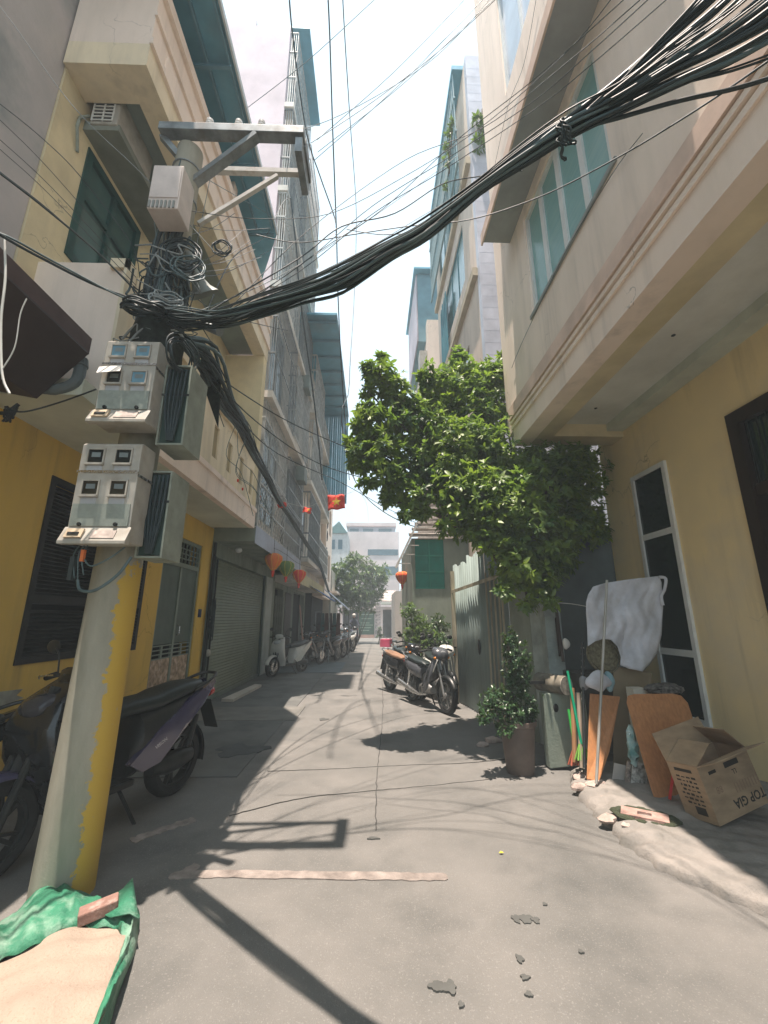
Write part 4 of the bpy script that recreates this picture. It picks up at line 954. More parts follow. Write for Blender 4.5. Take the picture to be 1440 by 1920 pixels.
def meter_box(front_y, x0, x1, z0, z1, label, dark, paper=False, orange=False):
    t = thing('meter_box', label, 'electric meter box', ((x0+x1)/2, front_y+0.1, z0))
    h = z1-z0; w = x1-x0; yb = front_y+0.17
    zt = z0+h*0.38
    g = MB()                                  # upper body, slightly tapering, lower body bulging outwards
    g.prism([(x0,front_y,zt),(x0,front_y,z1-0.015),(x0,front_y+0.02,z1),(x0,yb,z1),(x0,yb,z0+0.02),(x0,front_y-0.0,z0+0.02)], (w,0,0))
    g.build('casing', m_plast, t, bevel=0.006)
    g = MB(); g.prism([(x0-0.012,front_y-0.002,z0+0.17*h),(x0-0.012,front_y-0.05,z0+0.03*h),(x0-0.012,front_y-0.05,z0),(x0-0.012,front_y-0.002,z0)], (w+0.024,0,0)); g.build('lower_lip', m_plast, t, bevel=0.004)
    B(x0+0.012, x1-0.012, front_y-0.008, front_y-0.002, z0+0.175*h, z0+0.385*h).build('terminal_cover', m_clear, t)
    ww, wh = w*0.25, h*0.125
    for r_, zc in ((0, z0+0.86*h), (1, z0+0.545*h)):
        for c_, xc in ((0, x0+w*0.26), (1, x0+w*0.72)):
            if paper and r_ == 1 and c_ == 0: wm = m_meterdark
            else: wm = m_meterdark if dark else m_meterglass
            g = MB(); f = 0.009
            g.box(xc-ww/2-f,xc-ww/2,front_y-0.011,front_y-0.0005,zc-wh/2-f,zc+wh/2+f); g.box(xc+ww/2,xc+ww/2+f,front_y-0.011,front_y-0.0005,zc-wh/2-f,zc+wh/2+f)
            g.box(xc-ww/2,xc+ww/2,front_y-0.011,front_y-0.0005,zc+wh/2,zc+wh/2+f); g.box(xc-ww/2-f,xc+ww/2+f,front_y-0.022,front_y-0.0005,zc-wh/2-f-0.012,zc-wh/2-f)
            wn = g.build('meter_window', m_plast, t)
            B(xc-ww/2,xc+ww/2,front_y-0.004,front_y-0.001,zc-wh/2,zc+wh/2).build('pane', wm, wn)
            B(xc-ww*0.3,xc+ww*0.3,front_y-0.0048,front_y-0.0042,zc-wh*0.1,zc+wh*0.28).build('counter', M('counter_plate', (0.2,0.24,0.25) , 0.5), wn)
            B(xc-ww/2,xc+ww/2,front_y-0.003,front_y-0.0005,zc-wh/2-f-0.06,zc-wh/2-f-0.014).build('rating_plate', M('pale_plate', (0.5,0.52,0.55), 0.5), wn)
    for xc in (x0+w*0.2, x0+w*0.78): g = MB(); g.lathe([(0.012,0),(0.012,0.012),(0.0,0.014)], (xc,front_y-0.006,z0+0.19*h), (0,-1,0), 10); g.build('screw_seal', m_dkmetal, t)
    g = MB(); g.T = Matrix.Translation((x0+w*0.2, front_y-0.032, z0+0.095*h)) @ Matrix.Rotation(R(-24), 4, 'X'); g.box(-0.05,0.05,-0.012,0,-0.03,0.03); g.build('breaker_cover', M('cream_plastic', (0.62,0.5,0.36), 0.5), t)
    g = MB(); g.T = Matrix.Translation((x0+w*0.2, front_y-0.047, z0+0.095*h)) @ Matrix.Rotation(R(-24), 4, 'X'); g.box(-0.032,0.032,-0.004,0.002,-0.01,0.008); g.build('breaker_slot', m_dkmetal, t)
    g = MB(); g.T = Matrix.Translation((x0+w*0.62, front_y-0.03, z0+0.09*h)) @ Matrix.Rotation(R(-24), 4, 'X'); g.box(-0.06,0.08,-0.006,0.002,-0.028,0.026); g.build('label_plate', M('blank_label', (0.58,0.5,0.45), 0.5, scale=14, var=0.3), t)
    g = MB(); zb = z0+0.69*h; g.box(x0-0.004,x1+0.004,front_y-0.006,front_y-0.0022,zb,zb+0.016); g.box(x1+0.0005,x1+0.004,front_y-0.002,yb,zb-0.02,zb-0.004); g.build('steel_strap', m_chrome, t)
    if paper:
        g = MB(); g.T = Matrix.Translation((x0+0.07, front_y-0.03, z0+0.62*h)) @ Matrix.Rotation(R(-30), 4, 'X') @ Matrix.Rotation(R(-12), 4, 'Y'); g.box(-0.07,0.07,-0.001,0.001,-0.05,0.03); g.build('paper_slip', M('white_paper', (0.8,0.78,0.74), 0.8), t)
    return t
U0, U1 = PY(205,637,2.55), PY(282,797,2.55)
meter_box(2.5, -1.80, -1.452, 2.70, 3.33, 'upper grey electric meter box with blue windows and a white paper slip', False, paper=True)
meter_box(2.49, -1.822, -1.455, 1.92, 2.575, 'lower grey electric meter box with four dark windows, strapped to the pole', True)
t = thing('switch_box', 'plain pale cream box at the very top of the pole', 'electrical box', (-1.6, 2.6, 4.45))
g = MB(); g.box(-1.70,-1.47,2.50,2.70,4.46,4.88); g.build('casing', m_plast if False else M('pinkish_white_box', (0.68,0.6,0.55), 0.6, scale=4), t, bevel=0.008)
B(-1.69,-1.48,2.494,2.4995,4.56,4.86).build('cover', M('pinkish_white_cover', (0.72,0.64,0.6), 0.5, scale=4), t)
g = MB(); 
for i in range(7): g.box(-1.69+i*0.03,-1.675+i*0.03,2.492,2.4995,4.465,4.53)
g.build('cable_comb', M('grey_plastic', (0.3,0.32,0.3), 0.6), t)
# the two tall back boxes, seen from the side with their open cable channel
for (a, b, c, d_, z0, z1, lab) in [(-1.45,-1.27,2.62,2.9,2.62,3.22,'tall dark open-sided box behind the upper meter box, stuffed with cables'),(-1.5,-1.33,2.66,2.92,1.87,2.45,'tall grey-green box behind the lower meter box')]:
    t = thing('cable_box', lab, 'electrical box', ((a+b)/2, (c+d_)/2, z0))
    g = MB(); g.box(a,b,d_-0.02,d_,z0,z1); g.box(a,a+0.012,c,d_-0.02,z0,z1); g.box(b-0.012,b,c,d_-0.02,z0,z1); g.box(a+0.012,b-0.012,c,d_-0.02,z1-0.012,z1); g.box(a+0.012,b-0.012,c,d_-0.02,z0,z0+0.012)
    g.build('casing', m_plast2, t)
    B(a+0.013,b-0.013,c+0.02,c+0.03,z0+0.02,z1-0.02).build('back_sheet', M('dark_green_sheet', (0.03,0.06,0.05), 0.5), t)
    g = MB()
    for i in range(5): g.tube(smoothpath([(a+0.03+0.028*i, c+0.01, z1-0.03), (a+0.035+0.026*i, c-0.01, (z0+z1)/2), ((a+b)/2+0.008*(i-2), c+0.005, z0+0.03)], 5), 0.009, 6)
    g.build('cable', m_cable, t)
    B(a-0.003,b+0.003,c-0.004,c-0.0005,z0+0.36,z0+0.375).build('steel_strap', m_dkmetal, t)
# bolt-on black cable mass (hessian and coils) round the pole
# coils of spare cable
def coil(c, rad, r, n, label, ax, mat, seed=1, cat='cable coil', group=None, turns=5):
    rr = random.Random(seed); g = MB(); q = Vector((0,0,1)).rotation_difference(Vector(ax).normalized())
    for k in range(turns):
        R_ = rad*(1+rr.uniform(-0.14,0.12)); e = rr.uniform(0.85,1.25); off = Vector((rr.uniform(-.02,.02), rr.uniform(-.02,.02), rr.uniform(-.03,.03)))
        qq = q @ Quaternion((rr.uniform(-1,1), rr.uniform(-1,1), 0.2), rr.uniform(0,0.22))
        g.tube([Vector(c)+off+qq @ Vector((R_*math.cos(2*math.pi*i/28), R_*e*math.sin(2*math.pi*i/28), 0.006*math.sin(i))) for i in range(28)], r, 5, closed=True)
    o = g.build('cable_coil', mat, smooth=True, ang=80, loc=c); return tag(o, label, cat, group)
coil((-1.5,2.72,4.25), 0.13, 0.007, 24, 'loose coil of black cable just below the cream box on the pole', (0.25,-1,0.15), m_cable, 1, turns=8)
coil((-1.42,2.7,4.1), 0.10, 0.006, 24, 'smaller grey cable coil tucked under the black coil', (0.4,-1,0.4), m_cableg, 2, turns=5)
coil((-1.25,2.8,4.42), 0.07, 0.005, 24, 'little cable loop right of the top of the pole', (0.2,-1,0), m_cable, 3, turns=4)
coil((-1.35,2.62,3.3), 0.11, 0.006, 24, 'coil of black cable hanging beside the upper meter box', (1,-0.4,0.0), m_cable, 4, turns=6)
coil((-1.62,2.55,3.62), 0.12, 0.008, 24, 'thick cable tangle wrapped round the pole above the meters', (0.1,-0.4,1), m_cable, 5, turns=9)
coil((-1.5,2.6,3.75), 0.10, 0.005, 24, 'pale grey tangle of thin wire on the pole', (0.3,-0.8,0.7), M('pale_grey_cable', (0.3,0.33,0.33), 0.5), 6, turns=5)
coil((0.585,0.95,2.93), 0.035, 0.003, 24, 'small wire knot clamped on the big overhead bundle', (1,-0.8,0.2), m_cable, 7, turns=4)
# black cable mass clamped down the pole
rr = random.Random(17)
t = thing('pole_cable_mass', 'dense black mass of vertical cables running down the upper pole', 'cables', (-1.6,2.72,3.4))
for i in range(44):
    a = rr.uniform(-2.8, 0.7); r0 = 0.13; px_ = [] 
    z1 = rr.uniform(4.1, 5.3) if i % 3 == 0 else rr.uniform(4.1, 4.6); z0 = rr.uniform(3.25, 3.6)
    for k in range(7):
        z = z1+(z0-z1)*k/6; c = pc(z); rad = (0.158-0.0095*z)+0.012+rr.uniform(0,0.035); aa = a+0.18*math.sin(k*1.3+i)
        px_.append(c+Vector((rad*math.cos(aa), rad*math.sin(aa), 0)))
    g = MB(); g.tube(smoothpath(px_, 4), rr.choice([0.006,0.008,0.011,0.014]), 6); g.build('cable', rr.choice([m_cable,m_cable,m_cableg]), t, smooth=True, ang=80)
for i in range(34):    # hooks and tangles around z 3.5 - 3.9
    c = pc(rr.uniform(3.4,4.3)); pts = []
    a = rr.uniform(0,6.28); rad = rr.uniform(0.14,0.26)
    for k in range(6):
        aa = a+k*rr.uniform(0.35,0.7); pts.append(c+Vector((rad*math.cos(aa)*rr.uniform(.8,1.2), -0.04+rad*math.sin(aa)*0.8, rr.uniform(-0.1,0.1))))
    g = MB(); g.tube(smoothpath(pts, 5), rr.choice([0.004,0.006,0.008]), 6); g.build('loose_cable', rr.choice([m_cable,m_cableg,m_cable,M('pale_grey_cable', (0.3,0.33,0.33))]), t, smooth=True, ang=80)
g = MB()     # dark wrapping sleeve below the knot
g.tube([pc(3.3)+Vector((0,-0.02,0)), pc(3.42)+Vector((0.02,-0.03,0)), pc(3.6)+Vector((0.02,-0.03,0)), pc(3.75)+Vector((0,-0.02,0))], [0.15,0.19,0.185,0.15], 16)
g.v = [v + Vector((rr.uniform(-.012,.012), rr.uniform(-.012,.012), rr.uniform(-.02,.02))) for v in g.v]
g.build('dark_wrap', M('dark_wrap', (0.02,0.03,0.024), 0.8, scale=20, var=0.4, bump=0.5), t, smooth=True)
# wires under the lower meter box with an orange connector
t = thing('loose_wires', 'loose wires with an orange connector dangling under the lower meter box', 'wires', (-1.7,2.55,1.9))
g = MB()
for i, (x, l) in enumerate(((-1.78,0.2),(-1.75,0.26),(-1.73,0.18))): g.tube(smoothpath([(x,2.56,1.93),(x-0.01,2.54,1.86),(x+0.02,2.54,1.93-l)], 5), 0.004, 5)
g.tube(smoothpath([(-1.74,2.54,1.72),(-1.7,2.52,1.66),(-1.6,2.5,1.66),(-1.5,2.52,1.75),(-1.46,2.56,1.86)], 6), 0.009, 6)
g.tube(smoothpath([(-1.72,2.54,1.84),(-1.66,2.52,1.8),(-1.56,2.52,1.85),(-1.5,2.55,1.92)], 6), 0.005, 6)
g.build('cable', m_cableg, t, smooth=True)
B(-1.745,-1.725,2.53,2.55,1.83,1.9).build('connector', m_orlan, t)
B(-1.80,-1.775,2.53,2.56,1.72,1.86).build('tape', m_cable, t)
# loudspeaker
t = thing('loudspeaker', 'grey horn loudspeaker on the pole just above the cable knot', 'loudspeaker', (-1.33,2.85,4.1))
c = PY(383,552,3.05); ax = Vector((0.35,0.6,-0.75))
g = MB(); g.lathe([(0.02,-0.26),(0.035,-0.2),(0.05,-0.12),(0.08,-0.05),(0.125,0.0),(0.13,0.005),(0.12,0.0),(0.075,-0.05),(0.04,-0.1),(0.0,-0.11)], c, ax, 24); g.build('horn', M('grey_speaker_paint', (0.25,0.28,0.26), 0.5), t, smooth=True)
g = MB(); g.ball(c-ax.normalized()*0.28, 0.06, (1,1,1.0)); g.build('driver', M('grey_speaker_paint', (0.25,0.28,0.26)), t, smooth=True)
g = MB(); g.bar(c-ax.normalized()*0.2, pc(4.35)+Vector((0.1,0,0)), 0.03, 0.015); g.build('bracket', m_steel, t)
# small hooded lamp fixture, right of the knot
t = thing('lamp_fitting', 'short grey bracket fitting right of the cable knot on the pole', 'bracket', (-1.3,2.8,3.6))
a = PY(382,610,2.8); b = PY(412,622,2.75); g = MB(); g.tube([a,b],[0.03,0.035],12); g.bar(a, pc(3.7), 0.02,0.02); g.build('arm', m_steel, t)

# ================================================================ CABLES
def wire(pts, r, label, mat=None, cat='cable', group=None, n=6, sm=6):
    P = smoothpath(pts, sm); g = MB(); g.tube(P, r, n)
    o = g.build('overhead_cable', mat or m_cable, smooth=True, ang=80, loc=P[0]); return tag(o, label, cat, group)
bd = (1.0, -0.78); b0 = (-1.58, 2.72)
spine = [(322,592),(360,600),(420,598),(500,576),(570,552),(640,528),(730,472),(800,432),(900,352),(985,290),(1070,232),(1160,185),(1260,122),(1360,62),(1470,-20),(1600,-130)]
sp = [PV(p[0], p[1], *b0, *bd) for p in spine]
tb_ = thing('cable_bundle', 'thick sagging bundle of black cables crossing from the pole to the top right corner', 'cable bundle', sp[0])
rr = random.Random(21)
for i in range(46):
    a = rr.uniform(0, 6.283); rad = math.sqrt(rr.random())
    lo = rr.uniform(-1, 1); tw = rr.uniform(-1.4, 1.4); fan = rr.gauss(0, 1); fan2 = rr.gauss(0, 1); strayl = rr.gauss(0, 0.5)
    pts = []
    for k, p in enumerate(sp):
        s_ = k/(len(sp)-1); px = spine[k][0]
        if px <= 1070: th = 0.026 + 0.014*abs(math.sin(k*0.8)) ; 
        else: th = 0.03
        if 700 < px < 900: th = 0.03
        aa = a + tw*s_*3
        o_ = Vector((0.6*math.cos(aa), 0.8*math.cos(aa), math.sin(aa)))*rad*th*(1.5 if px < 900 else 1)
        if px > 1070: f = (px-1070)/500; o_ += Vector((0.05*fan*f, 0.04*fan*f, 0.12*f*fan2 + 0.01))
        if 400 < px < 760: f = math.sin((px-400)/360*math.pi); o_ += Vector((0,0,-0.06*f*lo*abs(strayl)*1.3)) + Vector((0.0,0.0,0.02*f))
        if px < 400: o_ += Vector((0.02*strayl, 0, 0.05*lo))
        pts.append(p+o_)
    g = MB(); g.tube(smoothpath(pts, 4), rr.choice([0.0025,0.0032,0.004,0.005,0.0062]), 6)
    g.build('cable', rr.choice([m_cable]*5+[m_cableg]), tb_, smooth=True, ang=80)
for px in (1070, 1085): 
    pass
# single cables: endpoints given as (pixel, distance forward)
def W3(*q): return [PY(a, b, y) for a, b, y in q]
wire(W3((-60,395,1.6),(0,440,1.75),(80,485,2.0),(180,535,2.3),(270,568,2.55),(330,590,2.66)), 0.0085, 'thickest black cable curving up to the left edge from the pole knot')
wire(W3((-60,440,1.7),(0,438,1.78),(100,490,2.05),(220,553,2.4),(320,592,2.66)), 0.006, 'black cable hugging the thick one toward the left edge', m_cableg)
wire(W3((-60,283,1.6),(0,325,1.75),(90,395,2.05),(190,480,2.35),(268,560,2.6)), 0.0065, 'straight black cable crossing the green window up to the left edge')
wire(W3((-40,170,1.7),(0,195,1.8),(80,260,2.1),(150,330,2.4),(245,455,2.7),(262,520,2.75)), 0.003, 'thin cable from the left edge passing the air conditioner side of the green window')
GL = 'thin parallel wires slanting down from the left edge to the pole'
for i, (y0, y1) in enumerate(((225,505),(262,520),(280,535),(322,540))):
    wire(W3((-40,y0-35,1.7),(0,y0,1.8),(100,y0+(y1-y0)*0.36,2.1),(255,y1,2.65)), 0.0022, ['uppermost','second','third','lowest'][i]+' of the four thin parallel wires slanting down from the left edge to the pole', group=GL)
wire(W3((-30,-10,1.9),(10,25,2.0),(110,165,2.25),(175,240,2.4),(270,330,2.55),(410,480,2.8)), 0.003, 'thin pale wire dropping from the top left corner past the air conditioner', M('pale_grey_cable', (0.3,0.33,0.33)))
wire(W3((8,440,1.8),(10,520,1.8),(2,600,1.8),(4,700,1.8),(18,738,1.8)), 0.006, 'white cable hanging down the left edge', m_cablew)
wire(W3((50,560,1.8),(38,590,1.8),(28,650,1.8),(6,690,1.8)), 0.003, 'short white cable joining the hanging white one at the left edge', m_cablew)
wire([PX(10,765,-2.6), PX(45,772,-2.55), PX(110,755,-2.4), PX(180,730,-2.0)], 0.006, 'black cable from the wall bracket on the left to the upper meter box')
t = thing('wall_bracket', 'small black twisted cable bracket fixed on the yellow wall at the left edge', 'bracket', (-3.0,3.1,2.9))
g = MB(); c = PX(20,775,-2.62)
for i in range(7): 
    rr2 = random.Random(i); g.tube(smoothpath([c+Vector((rr2.uniform(-.05,.05),0,rr2.uniform(-.08,.08))) for _ in range(4)], 4), 0.008, 5)
g.bar(c, c+Vector((-0.43,0,0)), 0.02, 0.02); g.build('bracket', m_dkmetal, t)
# overhead pair running along the alley
wire([PX(612,-60,-0.8), PX(618,60,-0.8), PX(624,250,-0.8), PX(631,440,-0.8), PX(634,560,-0.8)]+[PX(642,720,-0.8),PX(655,900,-0.8)], 0.014, 'left one of the two long cables running overhead along the alley', group=None)
wire([PX(640,-60,-0.75), PX(646,60,-0.75), PX(656,220,-0.75), PX(668,400,-0.75), PX(664,560,-0.75), PX(655,720,-0.75), PX(658,880,-0.75), PX(690,960,-0.75),PX(692,1040,-0.75)], 0.014, 'right one of the two long cables running overhead along the alley')
wire([PX(540,-60,-1.3), PX(548,60,-1.3), PX(575,250,-1.3), PX(600,330,-1.2), PX(628,410,-0.9), PX(630,440,-0.8)], 0.013, 'cable slanting from the top beside the tall left facade to the overhead cables')
wire(W3((655,880,12),(680,925,11.5),(720,960,11),(770,985,10.5),(790,985,10.3)), 0.014, 'dark cable dipping under the flag toward the green window shed')
# fan of thin lines crossing to the top right
FG = 'thin wires rising from the pole to the top right'
for i, pts in enumerate([[(400,600,2.9),(560,500,3.0),(700,385,3.0),(850,290,2.8),(1000,190,2.4),(1110,95,2.0),(1225,-10,1.6),(1300,-80,1.5)],
                         [(400,602,2.9),(560,510,3.0),(700,400,3.0),(830,320,2.8),(1010,200,2.4),(1110,120,2.0),(1260,-10,1.6)],
                         [(420,600,2.9),(600,470,3.0),(720,390,3.1),(860,260,2.9),(1000,150,2.4),(1180,-10,1.8)],
                         [(420,590,2.9),(580,430,3.3),(760,300,3.6),(905,240,3.0),(1060,120,2.3),(1200,0,1.8)]]):
    wire(W3(*pts), 0.0035, ['second lowest thin wire rising from the pole to the top right, past the mint window','lowest thin wire rising from the pole to the top right, past the mint window','third thin wire up, rising from the pole to the top right','highest thin wire rising from the pole and leaving the frame at the top right'][i], group=FG)
wire(W3((380,590,2.8),(560,485,3.0),(640,425,3.1),(740,400,3.2),(830,345,3.4),(905,330,3.5),(980,320,3.4)), 0.006, 'cable branching above the bundle toward the plants on the right')
wire(W3((480,440,3.6),(560,455,3.6),(660,440,3.5),(760,425,3.4),(880,412,3.1),(1010,370,2.7),(1150,300,2.1),(1300,210,1.6),(1440,115,1.2),(1520,60,1.1)), 0.005, 'single drooping cable below the bundle at the right, crossing the mint window')
wire(W3((650,430,3.4),(720,440,3.3),(800,430,3.2),(850,400,3.0),(900,345,2.9)), 0.004, 'short slack cable looping under the sky before joining the bundle')
TG = 'faint distant wires crossing the sky at the top'
for i, (a, b) in enumerate((((440,220),(710,-8)),((595,262),(880,-10)),((590,300),(910,-5)),((596,285),(905,18)))):
    A0 = PY(a[0], a[1], 5.0); B0 = PY(b[0], b[1], 4.4); m_ = (A0+B0)/2 - Vector((0,0,0.12))
    wire([A0, m_, B0, B0+(B0-A0)*0.2], 0.0045, ['faint wire crossing the pink side wall and the sky at the top left','upper one of the three close wires crossing the open sky','middle one of the three close wires crossing the open sky','lower one of the three close wires crossing the open sky'][i], m_cableg, group=TG)
rr = random.Random(77)
KL = ['reaching the moulded parapet','reaching the slotted balcony','ending by the green window','ending at the window hood','crossing to the pink side wall','crossing to the caged facade','dropping to the balcony corner','dropping beside the loudspeaker']
KE = [(395,330,3.6),(420,800,4.6),(250,480,2.95),(285,380,3.1),(505,470,5.6),(540,620,6.5),(240,560,2.9),(395,640,3.0)]
for i, (ex_, ey_, eyy) in enumerate(KE):
    sx_, sy_ = 335+rr.uniform(-25,30), 560+rr.uniform(-60,30)
    wire(W3((sx_,sy_,2.68),((sx_+ex_)/2+rr.uniform(-15,15),(sy_+ey_)/2+rr.uniform(15,45),(2.7+eyy)/2-0.05),(ex_,ey_,eyy)), rr.choice([0.003,0.004,0.005]), 'loose wire leaving the tangled knot on the pole, '+KL[i], m_cableg if i % 3 == 0 else m_cable)
SL = ['from the crossarm end','from the crossarm middle','from the cream box','from the knot','from the knot again','from the pole top']
for i, q in enumerate([[(583,268,2.95),(700,190,3.1),(830,90,3.2),(960,-30,3.0)],[(500,262,2.9),(640,215,3.3),(800,120,3.5),(900,20,3.4),(960,-60,3.3)],[(355,395,2.7),(480,410,3.2),(620,400,3.6),(760,330,3.6),(900,240,3.2),(1060,100,2.4),(1160,-20,1.9)],[(370,585,2.8),(520,520,3.4),(650,440,4.0),(780,350,4.6),(860,290,5.0)],[(365,590,2.8),(520,545,3.4),(680,470,4.0),(800,400,4.6),(850,372,5.0)],[(345,310,2.85),(430,360,4.2),(520,410,6.5),(560,430,7.8)]]):
    wire(W3(*q), 0.0035, 'extra thin wire crossing the open sky '+SL[i], m_cableg if i % 2 else m_cable)
# bundle down the alley on the left side
al = [(345,640,3.1),(392,672,3.5),(425,745,4.3),(455,800,5.2),(478,850,6.2),(500,890,7.4),(522,935,8.8),(545,970,10.2),(575,1020,13.0),(600,1060,17.0),(615,1105,22.0),(622,1120,24)]
alp = [PY(a, b, y*0.93) for a, b, y in al]
ta = thing('alley_cable_bundle', 'black cable bundle running from the pole down the left side of the alley', 'cable bundle', alp[0])
for i in range(20):
    a = rr.uniform(0, 6.28); rad = math.sqrt(rr.random()); ph_ = rr.uniform(0,6.28); pts = []
    for k, p in enumerate(alp):
        th = [0.05,0.13,0.11,0.09,0.07,0.06,0.05,0.05,0.05,0.05,0.05,0.03][k]
        pts.append(p+Vector((math.cos(a+k*0.4), 0.2*math.sin(ph_+k), math.sin(a+k*0.4)+ (0.5*math.sin(ph_)-0.3 if k in (2,4,6) else 0)))*rad*th)
    g = MB(); g.tube(smoothpath(pts, 4), rr.choice([0.006,0.009,0.012,0.016]), 6); g.build('cable', rr.choice([m_cable]*3+[m_cableg]), ta, smooth=True, ang=80)
g = MB(); P_ = [alp[1]+Vector((-0.02,0,0.02)), alp[2], PY(412,790,4.4), PY(406,800,4.3), PY(385,700,3.7)]
g.slab([PY(378,650,3.6), PY(415,700,3.6), PY(408,800,3.6), PY(375,705,3.6)], 0.02); g.build('tar_cloth_sleeve', M('dark_wrap', (0.02,0.03,0.024)), ta)
for i, q in enumerate([[(350,660,3.0),(450,735,4.0),(560,800,5.0),(700,860,6.5),(770,890,7.0),(850,930,7.5)],[(350,650,3.0),(430,760,3.6),(520,850,5.2),(640,905,7.5),(720,950,8.5),(790,985,10)],[(350,655,3.0),(480,790,4.5),(600,870,6.0),(720,905,7.2),(800,915,7.6)]]):
    wire(W3(*q), 0.007, ['upper cable swinging from the pole across to the tree','lowest cable swinging from the pole toward the shed roof','middle cable swinging from the pole across to the tree'][i])
wire(W3((380,600,3),(440,480,4.5),(500,440,6),(530,380,7.0),(545,372,7.2)), 0.006, 'thin cable fanning from the pole to the tall caged facade')
wire(W3((545,372,7.2),(556,470,7.6),(563,560,8.2),(590,760,9.6),(604,900,10.6)), 0.018, 'long dark cable hanging beside the blue canopy on the left')
NG = 'thin wires fanning from the pole over the yellow balcony'
for i in range(6):
    e = [(455,432),(470,452),(478,468),(440,400),(490,482),(505,428)][i]; s0 = [(360,500),(358,505),(362,498),(355,440),(362,510),(350,420)][i]
    wire(W3((s0[0],s0[1],2.9),((s0[0]+e[0])/2,(s0[1]+e[1])/2+8,3.4),(e[0],e[1],3.9)), 0.0028, ['first','second','third','topmost','lowest','second topmost'][i]+' thin wire fanning from the pole over the moulded parapet of the yellow house', group=NG)
rr = random.Random(5)
for i in range(4):
    x = 415+rr.uniform(0,50); y = 700+ (x-395)*1.9
    wire(W3((x,y,4.2),(x+rr.uniform(-20,10),y+60,4.2),(x+rr.uniform(0,40),y+95,4.3),(x+rr.uniform(20,60),y+rr.uniform(120,180),4.6)), 0.003, ['first','second','third','last'][i]+' slack thin wire drooping over the slotted yellow balcony, counted from the pole', m_cableg, group='slack wires drooping below the alley bundle')
wire([PX(1210,250,2.0)-Vector((0.02,0,0)), PX(1150,330,2.0)-Vector((0.02,0,0)), PX(1060,480,2.0)-Vector((0.02,0,0)), PX(985,635,2.0)-Vector((0.02,0,0)), PX(962,690,2.0)-Vector((0.02,0,0))], 0.003, 'thin wire stapled diagonally under the mint window of the cream house')
wire([PX(1008,0,2.0)-Vector((0.02,0,0)), PX(985,120,2.0)-Vector((0.02,0,0)), PX(955,200,2.0)-Vector((0.02,0,0)), PX(930,310,2.0)-Vector((0.02,0,0))], 0.003, 'thin wire running down the top corner of the cream house')
wire(W3((990,905,5.2),(1050,895,5.3),(1110,872,5.6)), 0.004, 'pale cord stretched through the leaves to the yellow wall', m_cablew)
wire(W3((1040,1130,5.0),(1070,1132,4.9),(1105,1138,4.7)), 0.004, 'thin white cord holding the hung white sheet', m_cablew)

# ================================================================ lanterns and flags
def lantern(c, r, mat, label, top=None):
    t = thing('lantern', label, 'lantern', c)
    g = MB(); g.lathe([(0.02,0.62*r),(0.5*r,0.72*r),(0.95*r,0.4*r),(1.0*r,0.05*r),(0.75*r,-0.5*r),(0.35*r,-1.0*r),(0.1*r,-1.2*r),(0,-1.2*r)], c, n=16)
    g.build('shade', mat, t, smooth=True, ang=60)
    g = MB()
    for k in range(8):
        a = k*math.pi/4; g.tube([Vector(c)+Vector((r*x*1.01*math.cos(a), r*x*1.01*math.sin(a), r*z)) for x, z in ((0.5,0.72),(0.95,0.4),(1,0.05),(0.75,-0.5),(0.35,-1),(0.1,-1.2))], 0.004, 5)
    g.build('rib', m_gold, t)
    g = MB(); g.lathe([(0.03,-1.2*r),(0.04,-1.3*r),(0.02,-1.9*r),(0,-1.9*r)], c, n=8); g.build('tassel', m_red, t)
    if top: g = MB(); g.tube([Vector(c)+Vector((0,0,0.7*r)), Vector(top)], 0.005, 5); g.build('cord', m_cable, t)
c = PY(513,1050,9.5); lantern(c, 0.2, m_orlan, 'orange-red cloth lantern, leftmost of the row under the shop balcony', c+Vector((0,0,0.5)))
c = PY(537,1063,10.3); lantern(c, 0.195, m_grnlan, 'green cloth lantern between the orange and the red one', c+Vector((0,0,0.5)))
c = PY(561,1078,10.9); lantern(c, 0.175, m_red, 'small red cloth lantern, right of the green one', c+Vector((0,0,0.5)))
c = PY(754,1081,12.0); lantern(c, 0.19, M('bright_orange_red', (0.75,0.1,0.03), 0.7), 'red-orange lantern hanging alone on the right side by the shed', c+Vector((0,0,0.35)))
g = MB(); g.tube(smoothpath([PY(495,1035,8.9), PY(513,1028,9.5), PY(537,1040,10.3), PY(561,1057,10.9), PY(600,1070,13.0)], 5), 0.005, 5); tag(g.build('lantern_string', m_cable, loc=PY(495,1035,8.9)), 'string from which the three left lanterns hang', 'string')
def flag(px, py, y, w, h, label, star=False, rot=0.0, tilt=0.0, fold=1.0):
    c = PY(px, py, y); t = thing('flag', label, 'flag', c, group=None)
    Mx = Matrix.Translation(c) @ Matrix.Rotation(rot, 4, 'Z') @ Matrix.Rotation(tilt, 4, 'Y')
    g = MB(); g.T = Mx; g.grid(10, 6, lambda u, v: ((u-0.5)*w, 0.03*fold*math.sin(u*7+v*2), -h*v*(1-0.1*u) + 0.015*math.sin(u*9)))
    g.build('cloth', m_red, t, smooth=True, solid=0.003)
    if star:
        for s_ in (-0.022, 0.022):
            g = MB(); g.T = Mx; pts = []
            for k in range(10):
                a = math.pi/2+k*math.pi/5; r_ = (0.3 if k % 2 == 0 else 0.115)*h; x_ = 0.0+r_*math.cos(a); u = x_/w+0.5; pts.append((x_, 0.03*fold*math.sin(u*7+1)+s_, -h*0.48+r_*math.sin(a)))
            g.prism(pts, (0,0.004,0)); g.build('star', m_gold, t)
    return t
flag(630,928,8.6,0.36,0.34,'largest red flag with a yellow star hanging from the string over the alley', True, 0.1, R(-4))
flag(482,928,8.5,0.22,0.13,'folded red flag at the corner of the yellow balcony', False, 0.4, R(22), 1.5)
flag(527,944,8.6,0.2,0.1,'crumpled little red flag second along the string', True, -0.3, R(-10), 2.0)
